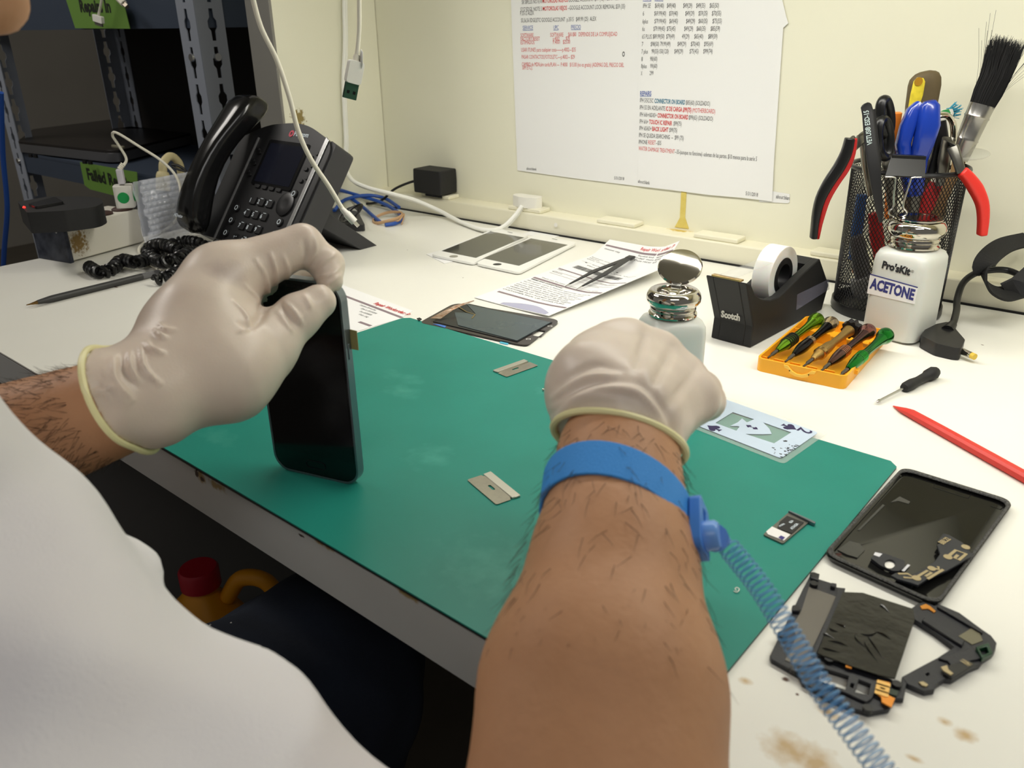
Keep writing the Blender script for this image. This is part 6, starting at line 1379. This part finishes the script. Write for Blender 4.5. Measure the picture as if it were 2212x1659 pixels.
for i, p in enumerate(sp_):
    t_ = (sp_[min(i + 1, len(sp_) - 1)] - sp_[max(0, i - 1)]).normalized(); sd = V((.45, -.8, -.3)); sd = (sd - t_ * sd.dot(t_)).normalized(); up_ = sd.cross(t_)
    rings.append([p + sd * .010 + up_ * .0012, p - sd * .010 + up_ * .0012, p - sd * .010 - up_ * .0012, p + sd * .010 - up_ * .0012])
b.rings(rings); vt = thing('velcro_strap', 'black hook-and-loop strap looped around the power lead at the right edge', 'strap', tuple(q[3]))
m_velc = mat('black_velcro', (34, 34, 34), .95, bump=1, bump_s=1600)
build('loop', b, m_velc, vt, bevel=.0004)
b = MB(); q = [at(2160, 612, .045), at(2185, 600, .050), at(2230, 560, .060)]; q2 = [at(2182, 645, .026), at(2205, 640, .030), at(2240, 615, .045)]
b.rings([[a, c, c + V((.0014, -.002, -.001)), a + V((.0014, -.002, -.001))] for a, c in zip(q, q2)]); build('tab', b, mat('velcro_tab', (48, 48, 50), .9, bump=1, bump_s=1600), vt, bevel=.0004)

# ================================================================== laminated playing card
pc_, pr_, pl_ = at(1687, 990, .0030), at(1768, 934, .0030), at(1519, 924, .0030)
kx = (pr_ - pc_); ky = (pl_ - pc_).normalized() * .0865; kf = pc_ + ky; km = pr_ + ky
card = thing('playing_card', 'laminated two of spades with cut-out windows over the far right mat edge', 'playing card', tuple(pc_))
zc = lambda L: [(1480 + x / 4.424, 840 + y / 4.424) for x, y in L]
hA = zc([(455, 222), (660, 290), (590, 320), (545, 282), (505, 318), (430, 354), (500, 355), (520, 360), (490, 400), (288, 325)])
hB = zc([(745, 320), (1015, 415), (850, 520), (575, 430), (740, 433), (828, 430), (805, 380)])
out = [tuple(p.to_2d()) for p in (pc_, pr_, km, kf)]
b = MB(); b.prism(roundpoly(out, .003, 4), .0027, .0030, None, [px_poly(hA, .0030), px_poly(hB, .0030)]); build('card', b, mat('pale_blue_card', (198, 214, 232), .5, noise_s=60, noise_a=.15), card, smooth=0)
ux, uy = kx.normalized(), ky.normalized(); m6 = .0052
ol = [tuple((p + d).to_2d()) for p, d in ((pc_, -ux * m6 - uy * m6), (pr_, ux * m6 - uy * m6), (km, ux * m6 + uy * m6), (kf, -ux * m6 + uy * m6))]
b = MB(); b.prism(roundpoly(ol, .004, 4), .0023, .0026); build('laminate', b, mat('laminate_film', (236, 240, 236), .12, alpha=.16, spec=.8), card, smooth=0)
def spade_pts(c, sz, d):
    d = V(d).normalized(); e = V((-d.y, d.x)); pr = [(0, 1), (.28, .62), (.72, .22), (.80, -.15), (.58, -.42), (.30, -.38), (.10, -.22), (.14, -.6), (.34, -.85), (-.34, -.85), (-.14, -.6), (-.10, -.22), (-.30, -.38), (-.58, -.42), (-.80, -.15), (-.72, .22), (-.28, .62)]
    return [tuple(V(c) + d * y * sz + e * x * sz) for x, y in pr]
m_pur = mat('card_purple', (48, 38, 82), .6)
for (x, y, sz, sgn) in ((1543, 925, .0065, 1), (1704, 922, .0065, -1), (1618, 920.5, .0026, 1), (1631, 925, .0026, -1)):
    b = MB(); b.prism(spade_pts(tuple(at(x, y, .0031).to_2d()), sz, tuple((uy * sgn).to_2d())), .0030, .0032); build('spade', b, m_pur, card, smooth=0)
b = MB(); c = at(1738, 938, .0032); b.text('2', .0155, frame(tuple(c + ux * .0035 + uy * -.003), -ux * -1, y=-uy), .01)
b.v = []; b.f = []
vs_, fs_ = text_mesh('2', .01); b.add([at(1738, 931, .0033) + (-uy) * ((v.y - .35) * .0150) + (-ux) * -((v.x - .3) * -.0150) for v in vs_], fs_); build('numeral', b, m_pur, card, smooth=0)
b = MB(); rnd = random.Random(9)
for i in range(34):
    u_, v_ = rnd.random() ** .8 * .45 + .02, rnd.random() ** 2 * .22 + .01; c = pc_ + kx * u_ + ky * v_ * .6; c.z = .0031; r_ = rnd.uniform(.0003, .0013)
    b.prism([(c.x + r_ * rnd.uniform(.4, 1.4) * math.cos(a), c.y + r_ * rnd.uniform(.2, 1) * math.sin(a)) for a in [2 * PI * k / 7 for k in range(7)]], .0030, .00312)
build('worn_black_print', b, m_ink, card, smooth=0, kind='stuff')

# ================================================================== SIM tray
t = thing('sim_tray', 'grey metal SIM tray holding two small cards on the mat', 'sim tray', tuple(at(1690, 1140, .002)))
zs_ = lambda L: [(1480 + x / 4.424, 840 + y / 4.424) for x, y in L]
flat('tray', zs_([(745, 1390), (990, 1178), (1195, 1262), (935, 1478)]), .0021, .0031, mat('tray_grey', (120, 118, 112), .35, .7), t, r=[.0015, .0002, .0002, .0015], bevel=.0002)
flat('end_bar', zs_([(985, 1162), (1000, 1158), (1250, 1268), (1240, 1285), (1225, 1280)]), .0021, .0045, m_frame, t, bevel=.0004)
flat('memory_card', zs_([(905, 1270), (975, 1212), (1135, 1275), (1020, 1380), (880, 1330)]), .0031, .0036, mat('card_black', (26, 26, 30), .4), t)
sm = flat('sim_card', zs_([(775, 1362), (830, 1315), (1005, 1392), (945, 1448), (790, 1388)]), .0031, .0036, mat('sim_white', (236, 234, 232), .4), t)
flat('printed_square', zs_([(892, 1418), (915, 1400), (955, 1418), (930, 1442)]), .0036, .0038, mat('purple_print', (52, 40, 120), .5), sm)
b = MB(); S_ = lambda x, y: at(*zs_([(x, y)])[0], .0038); fit_text(b, 'ADATA', S_(1088, 1290), S_(1022, 1345), S_(1060, 1275) - S_(1085, 1300), .0017, .05); fit_text(b, 'micro', S_(955, 1292), S_(905, 1318), S_(930, 1300) - S_(945, 1312), .0016, .04); fit_text(b, '4GB', S_(1040, 1262), S_(1010, 1285), S_(1010, 1262) - S_(1030, 1280), .0016, .04); build('printed_text', b, m_digit, t)

# ================================================================== back cover of the phone
cvq = [(1953, 1014), (2187, 1090), (2022, 1306), (1780, 1196)]
t = thing('phone_back_cover', 'glossy black phone back cover lying inside up at the right of the mat', 'phone cover', tuple(at(1985, 1160, 0)))
P = [V(p) for p in px_poly([(1949, 1009), (2191, 1084), (2026, 1312), (1776, 1198)], .004)]
Po = roundpoly([tuple(p) for p in P], .009, 6); cen = sum((V(p) for p in Po), V((0, 0))) / len(Po)
ins = lambda d: [tuple(cen + (V(p) - cen) * (1 - d / (V(p) - cen).length)) for p in Po]
b = MB(); I1, I2 = ins(.0016), ins(.0050)
rings = [[(x, y, .0005) for x, y in I1], [(x, y, .0030) for x, y in Po], [(x, y, .0040) for x, y in Po], [(x, y, .0040) for x, y in I1], [(x, y, .0018) for x, y in I2]]
b.rings(rings); build('curved_shell', b, mat('cover_gloss', (22, 22, 21), .10, noise_s=20, noise_a=.3, c2=(40, 40, 38), spec=.6), t)
b = MB(); I3, I4 = ins(.0022), ins(.0044)
N = len(Po); b.add([(x, y, .0044) for x, y in ins(.0006)] + [(x, y, .0038) for x, y in I4], [(i, (i + 1) % N, (i + 1) % N + N, i + N) for i in range(N)]); g_ = build('glue_residue', b, mat('glue_residue', (34, 34, 34), .5, noise_s=900, noise_a=.9, c2=(110, 110, 108), bump=1, bump_s=1400), t); g_.modifiers.new('s', 'SOLIDIFY').thickness = .0006
zb = lambda L: [(1712 + x / 4.424, 970 + y / 4.424) for x, y in L]
for i, pts in enumerate(([(430, 965), (545, 880), (640, 905), (692, 965), (620, 1040), (520, 1010)], [(935, 512), (1025, 455), (1125, 505), (1108, 525), (1010, 498)], [(620, 775), (862, 530), (882, 540), (640, 778)])):
    flat('adhesive_patch', zb(pts), .0019, .0022, mat('adhesive_patch', (66, 66, 62), .3, noise_s=300, noise_a=.4), t, zp=.002)
b = MB(); strip_px(b, zb([(1140, 262), (1360, 330), (1345, 365), (1680, 470), (1715, 425), (1660, 400), (1620, 412), (1440, 330)]), .0005, .0019, .0021); strip_px(b, zb([(1730, 440), (2040, 530), (1985, 575), (1890, 540)]), .0005, .0019, .0021); build('embossed_outline', b, mat('emboss_dark', (12, 12, 12), .5), t)
# camera ring in the cover: a raised rectangle with a white-seen hole
m_brk = mat('dark_bracket', (38, 40, 46), .45); m_gold = mat('antenna_trace', (176, 160, 124), .4, .4)
cr = flat('camera_ring', zb([(800, 985), (860, 990), (1070, 1065), (1075, 1110), (1020, 1165), (960, 1165), (845, 1115), (760, 1050), (750, 1040)]), .0020, .0038, m_brk, t, r=.001, holes=[[(1712 + (928 + 56 * math.cos(a)) / 4.424, 970 + (1100 + 46 * math.sin(a)) / 4.424) for a in [2 * PI * i / 20 for i in range(20)]]], bevel=.0003)
flat('lens_glass', [(1712 + (930 + 50 * math.cos(a)) / 4.424, 970 + (1102 + 38 * math.sin(a)) / 4.424) for a in [2 * PI * i / 20 for i in range(20)]], .0019, .0024, mat('seen_through_white', (244, 242, 234), .3), cr)
flat('white_tab', zb([(790, 985), (858, 1000), (830, 1030), (775, 1010)]), .0038, .0041, mat('tab_white', (220, 220, 224), .4), cr)
flat('white_tab', zb([(1100, 1100), (1125, 1108), (1068, 1168), (1040, 1160)]), .0024, .0028, mat('tab_white', (220, 220, 224), .4), t)
brk = thing('antenna_bracket', 'dark antenna bracket with beige traces lying across the open back cover', 'phone part', tuple(at(2045, 1210, .006)))
bp = [(1385, 880), (1440, 805), (1500, 820), (1620, 890), (1690, 950), (1690, 990), (1740, 1000), (1600, 1090), (1480, 1160), (1290, 1240), (1200, 1300), (1140, 1280), (1000, 1240), (940, 1205), (990, 1180), (1120, 1210), (1240, 1150), (1360, 1070), (1410, 1000), (1380, 910), (1420, 895)]
flat('bracket', zb(bp), .0050, .0066, m_brk, brk, bevel=.0003, zp=.0066)
b = MB(); Z0, Z1 = .0066, .0068
strip_px(b, zb([(1480, 1030), (1560, 965), (1660, 1000), (1590, 1060), (1550, 1040), (1580, 1010)]), .0018, Z0, Z1)
strip_px(b, zb([(1290, 1240), (1440, 1150)]), .0016, Z0, Z1); strip_px(b, zb([(1190, 1220), (1290, 1160), (1330, 1180), (1270, 1215)]), .0015, Z0, Z1); strip_px(b, zb([(1010, 1190), (1100, 1190), (1180, 1235), (1060, 1225)]), .0015, Z0, Z1); strip_px(b, zb([(1310, 1130), (1400, 1150), (1390, 1120)]), .0015, Z0, Z1)
for x, y, r_ in ((1485, 1030, .0024), (1655, 935, .0024), (1330, 1140, .0022), (1185, 1232, .0024)): c = at(*zb([(x, y)])[0], Z1); b.prism([(c.x + r_ * math.cos(a), c.y + r_ * math.sin(a)) for a in [2 * PI * k / 14 for k in range(14)]], Z0, Z1 + .00005)
build('antenna_trace', b, m_gold, brk, smooth=0)
b = MB(); Sb = lambda x, y: at(*zb([(x, y)])[0], .0069); fit_text(b, 'BBL22', Sb(1440, 912), Sb(1515, 862), Sb(1420, 880) - Sb(1440, 905), .0032, .04); build('printed_text', b, m_gold, brk)
flat('support_leg', zb([(1000, 1215), (1160, 1285), (1140, 1300), (990, 1235)]), .0018, .0050, m_brk, brk, zp=.004); flat('support_leg', zb([(1690, 985), (1725, 1005), (1700, 1020), (1675, 1000)]), .0042, .0052, m_brk, brk, zp=.005)

# ================================================================== taken-apart phone frame pieces
zf = lambda L: [(1612 + x / 3.687, 1210 + y / 3.687) for x, y in L]
m_fr = mat('frame_plastic', (36, 37, 43), .45, bump=.2, bump_s=600); m_plate = mat('warm_grey_plate', (112, 108, 102), .35, .4, noise_s=40, noise_a=.15)
fr_ = thing('phone_mid_frame', 'black inner phone frame with grey plate and cut-outs in the lower right', 'phone part', tuple(at(1750, 1380, 0)))
outf = [(525, 92), (585, 108), (575, 150), (690, 185), (720, 185), (720, 215), (790, 222), (770, 290), (700, 400), (610, 640), (560, 745), (700, 800), (880, 850), (1050, 920), (1150, 945), (1240, 1000), (1240, 930), (1290, 910), (1255, 1105), (1190, 1100), (1140, 1185), (1060, 1200), (980, 1215), (830, 1170), (660, 1100), (560, 1040), (450, 975), (420, 910), (350, 870), (200, 785), (188, 760), (265, 600), (370, 400), (450, 230)]
h1 = [(600, 850), (820, 920), (790, 1030), (570, 960), (580, 890)]; h2 = [(895, 945), (995, 985), (975, 1070), (940, 1085), (865, 1050)]; h3 = [(835, 975), (862, 985), (852, 1018), (825, 1008)]
flat('frame', zf(outf), .0004, .0032, m_fr, fr_, holes=[zf(h1), zf(h2), zf(h3)], bevel=.0003)
flat('grey_plate', zf([(500, 212), (715, 290), (660, 420), (530, 690), (510, 745), (590, 790), (530, 830), (420, 840), (310, 795), (400, 610), (370, 520), (440, 400)]), .0032, .0035, m_plate, fr_, smooth=0)
for i, pts in enumerate(([(525, 92), (585, 108), (572, 160), (512, 140)], [(375, 360), (430, 370), (425, 405), (365, 400)], [(268, 575), (330, 590), (325, 615), (262, 600)], [(680, 178), (718, 185), (710, 215), (672, 205)])): flat('mounting_lug', zf(pts), .0032, .0052, m_fr, fr_, bevel=.0003)
flat('side_rail', zf([(740, 225), (788, 225), (770, 290), (560, 745), (520, 750)]), .0032, .0048, m_fr, fr_, bevel=.0003)
flat('raised_rim', zf([(580, 835), (620, 830), (850, 910), (890, 925), (1040, 960), (1035, 1040), (1000, 1100), (960, 1130), (860, 1090), (800, 1060), (560, 980)]), .0032, .0046, m_fr, fr_, holes=[zf([(604, 853), (818, 922), (790, 1028), (574, 958)]), zf([(897, 947), (993, 985), (972, 1070), (867, 1048)]), zf(h3)], bevel=.0003)
for x, y in ((540, 118), (398, 382), (285, 592), (660, 786), (1200, 985), (968, 1175), (385, 862), (540, 185), (650, 1075), (600, 1010)): c = at(*zf([(x, y)])[0], .0050); b = MB(); b.lathe([(.0012, .0030), (.0022, .0030), (.0022, .0053), (.0012, .0053)], Matrix.Translation((c.x, c.y, 0)), 14); build('screw_boss', b, mat('boss_dark', (20, 20, 24), .4), fr_)
fx = flat('orange_ribbon', zf([(1062, 955), (1145, 975), (1122, 1070), (1185, 1100), (1158, 1170), (1080, 1130), (1075, 1090), (1038, 1060), (1045, 990)]), .0046, .0052, mat('orange_flex', (236, 150, 50), .35, .2), fr_, smooth=0)
b = MB()
for i in range(2):
    for j in range(4): c = at(*zf([(1076 + i * 34 - j * 5, 982 + i * 10 + j * 24)])[0], .0053); b.prism(rrect(.0040, .0032, .0004, 2), 0, .0002, frame(tuple(c), at(1140, 975, 0) - at(1062, 955, 0), z=(0, 0, 1)))
build('contact_pad', b, mat('pale_gold_pad', (244, 196, 116), .3, .4), fx, smooth=0)
flat('orange_ribbon', zf([(795, 832), (845, 845), (838, 862), (790, 848)]), .0046, .0052, mat('orange_flex', (236, 150, 50), .35, .2), fr_, smooth=0)
flat('green_circuit', zf([(1140, 1020), (1215, 1040), (1200, 1080), (1130, 1060)]), .0032, .0042, mat('green_circuit', (40, 56, 40), .4), fr_, smooth=0)
bat = thing('graphite_sheet', 'thin wrinkled black foil sheet overlapping the inner phone frame', 'foil sheet', tuple(at(1860, 1370, .002)))
zbn = zf([(770, 255), (930, 262), (1330, 390), (1340, 480), (1185, 945), (1050, 915), (850, 850), (565, 742)])
P = px_poly(zbn, .0056); b = MB()
xs_ = [p[0] for p in P]; ys_ = [p[1] for p in P]
b.prism(P, .0052, .0058)
o_ = build('foil', b, mat('wrinkled_black_foil', (34, 33, 30), .22, bump=1.0, bump_s=60, spec=.6), bat, smooth=0)
b = MB(); rnd = random.Random(12)
for (x0, y0, x1, y1) in ((640, 640, 820, 690), (900, 585, 1060, 560), (880, 570, 980, 720), (960, 600, 1100, 800), (700, 500, 790, 540), (1010, 560, 1160, 640), (600, 700, 760, 740), (1060, 370, 1150, 430), (940, 640, 1060, 830), (620, 610, 700, 625), (660, 540, 740, 575)):
    a, c = at(*zf([(x0, y0)])[0], .0057), at(*zf([(x1, y1)])[0], .0057); m_ = a.lerp(c, .5) + V((rnd.uniform(-.003, .003), rnd.uniform(-.003, .003), .0004)); b.tube(spline([a, m_, c], 5), [.00005 + .0006 * math.sin(PI * i / 10) for i in range(11)], 6)
build('fold', b, mat('wrinkled_black_foil', (34, 33, 30), .22), bat)
up_ = thing('speaker_frame', 'black lower phone frame piece with green-edged corner, far right of the parts', 'phone part', tuple(at(2080, 1370, 0)))
o1 = [(1372, 345), (1420, 330), (1500, 365), (1530, 348), (1700, 420), (1890, 560), (1950, 600), (1995, 660), (1985, 710), (1960, 745), (1890, 790), (1860, 830), (1780, 860), (1640, 950), (1580, 945), (1510, 990), (1500, 1030), (1420, 1042), (1340, 1010), (1285, 985), (1240, 930), (1330, 880), (1520, 780), (1660, 690), (1500, 570), (1340, 470), (1275, 430), (1290, 400)]
h_a = zf([(1425, 905), (1452, 890), (1465, 910), (1438, 925)])
flat('frame', zf(o1), .0004, .0034, m_fr, up_, holes=[h_a], bevel=.0003)
flat('beige_plate', zf([(1795, 540), (1860, 580), (1885, 640), (1800, 672), (1690, 605)]), .0034, .0038, mat('beige_plate', (116, 112, 92), .4, .3), up_, smooth=0)
flat('raised_bar', zf([(1425, 450), (1740, 640), (1720, 680), (1400, 475)]), .0034, .0050, m_fr, up_, bevel=.0003)
flat('raised_bar', zf([(1530, 350), (1890, 560), (1880, 580), (1520, 370)]), .0034, .0048, m_fr, up_, bevel=.0003)
flat('raised_block', zf([(1530, 780), (1700, 720), (1800, 700), (1880, 780), (1780, 800), (1640, 840), (1600, 800)]), .0034, .0046, m_fr, up_, bevel=.0003)
flat('dark_speaker', zf([(1620, 830), (1780, 800), (1830, 830), (1640, 940), (1570, 900)]), .0034, .0050, mat('speaker_dark', (28, 28, 28), .4), up_, bevel=.0003)
flat('green_edge', zf([(1830, 690), (1930, 655), (1965, 740), (1880, 780)]), .0034, .0062, mat('green_edge', (20, 62, 38), .35), up_, holes=[zf([(1855, 705), (1915, 685), (1935, 735), (1880, 755)])], bevel=.0003)
flat('orange_ribbon', zf([(1385, 365), (1430, 348), (1465, 365), (1510, 405), (1495, 415), (1450, 385), (1400, 388)]), .0034, .0040, mat('orange_flex2', (206, 134, 40), .35, .2), up_, smooth=0)
flat('metal_contact', zf([(1550, 850), (1600, 835), (1610, 870), (1650, 900), (1630, 915), (1570, 880)]), .0050, .0056, m_gold, up_, smooth=0)
flat('metal_contact', zf([(1375, 970), (1410, 965), (1450, 990), (1435, 1005), (1400, 995)]), .0034, .0042, m_gold, up_, smooth=0)
flat('pink_sticker', zf([(1612, 760), (1645, 748), (1655, 762), (1622, 778)]), .0034, .0037, mat('pink_sticker', (220, 196, 232), .5), up_, smooth=0)
b = MB(); Sf = lambda x, y: at(*zf([(x, y)])[0], .0052); fit_text(b, 'NA', Sf(1768, 845), Sf(1800, 828), Sf(1770, 825) - Sf(1780, 845), .0045, .02); build('printed_text', b, m_gold, up_)

# ================================================================== yellow jug under the desk
J = V((-.965, .475, -.735)); jug = thing('yellow_jug', 'large yellow plastic jug with red cap on the floor under the desk', 'jug', tuple(J))
b = MB(); b.rings([[(J.x + x * w_, J.y + y * w_ * .8, J.z + z_) for x, y in rrect(1, 1, .42, 6)] for z_, w_ in ((-.014, .15), (-.004, .17), (.18, .175), (.21, .16), (.245, .12), (.27, .07), (.285, .045), (.295, .042))]); build('body', b, mat('mustard_plastic', (224, 150, 20), .45), jug, subsurf=1)
b = MB(); b.lathe([(.0001, .292), (.028, .292), (.028, .318), (.025, .322), (.0001, .322)], Matrix.Translation(J), 32); build('cap', b, mat('red_cap', (170, 20, 40), .45), jug)
b = MB(); b.tube(spline([J + V((.028, .02, .27)), J + V((.05, .035, .305)), J + V((.085, .055, .30)), J + V((.10, .062, .24)), J + V((.078, .05, .18))], 8), .012, 12); build('handle', b, mat('mustard_plastic', (224, 150, 20), .45), jug)
# stool the person sits on
st = thing('stool', 'round dark stool under the seated person', 'stool', (-.42, -.2, -.75))
b = MB(); b.lathe([(.0001, .265), (.17, .265), (.18, .275), (.18, .30), (.17, .31), (.0001, .31)], Matrix.Translation((-.42, -.2, -.75)), 40); build('seat', b, mat('stool_vinyl', (30, 30, 34), .5), st)
b = MB(); b.cyl((-.42, -.2, -.70), (-.42, -.2, -.49), .028, seg=20); build('column', b, m_dsteel, st)
for k in range(5):
    a = 2 * PI * k / 5 + .3; b = MB(); b.tube([(-.42, -.2, -.69), (-.42 + .24 * math.cos(a), -.2 + .24 * math.sin(a), -.72)], [.02, .014], 8); build('leg', b, m_black, st)
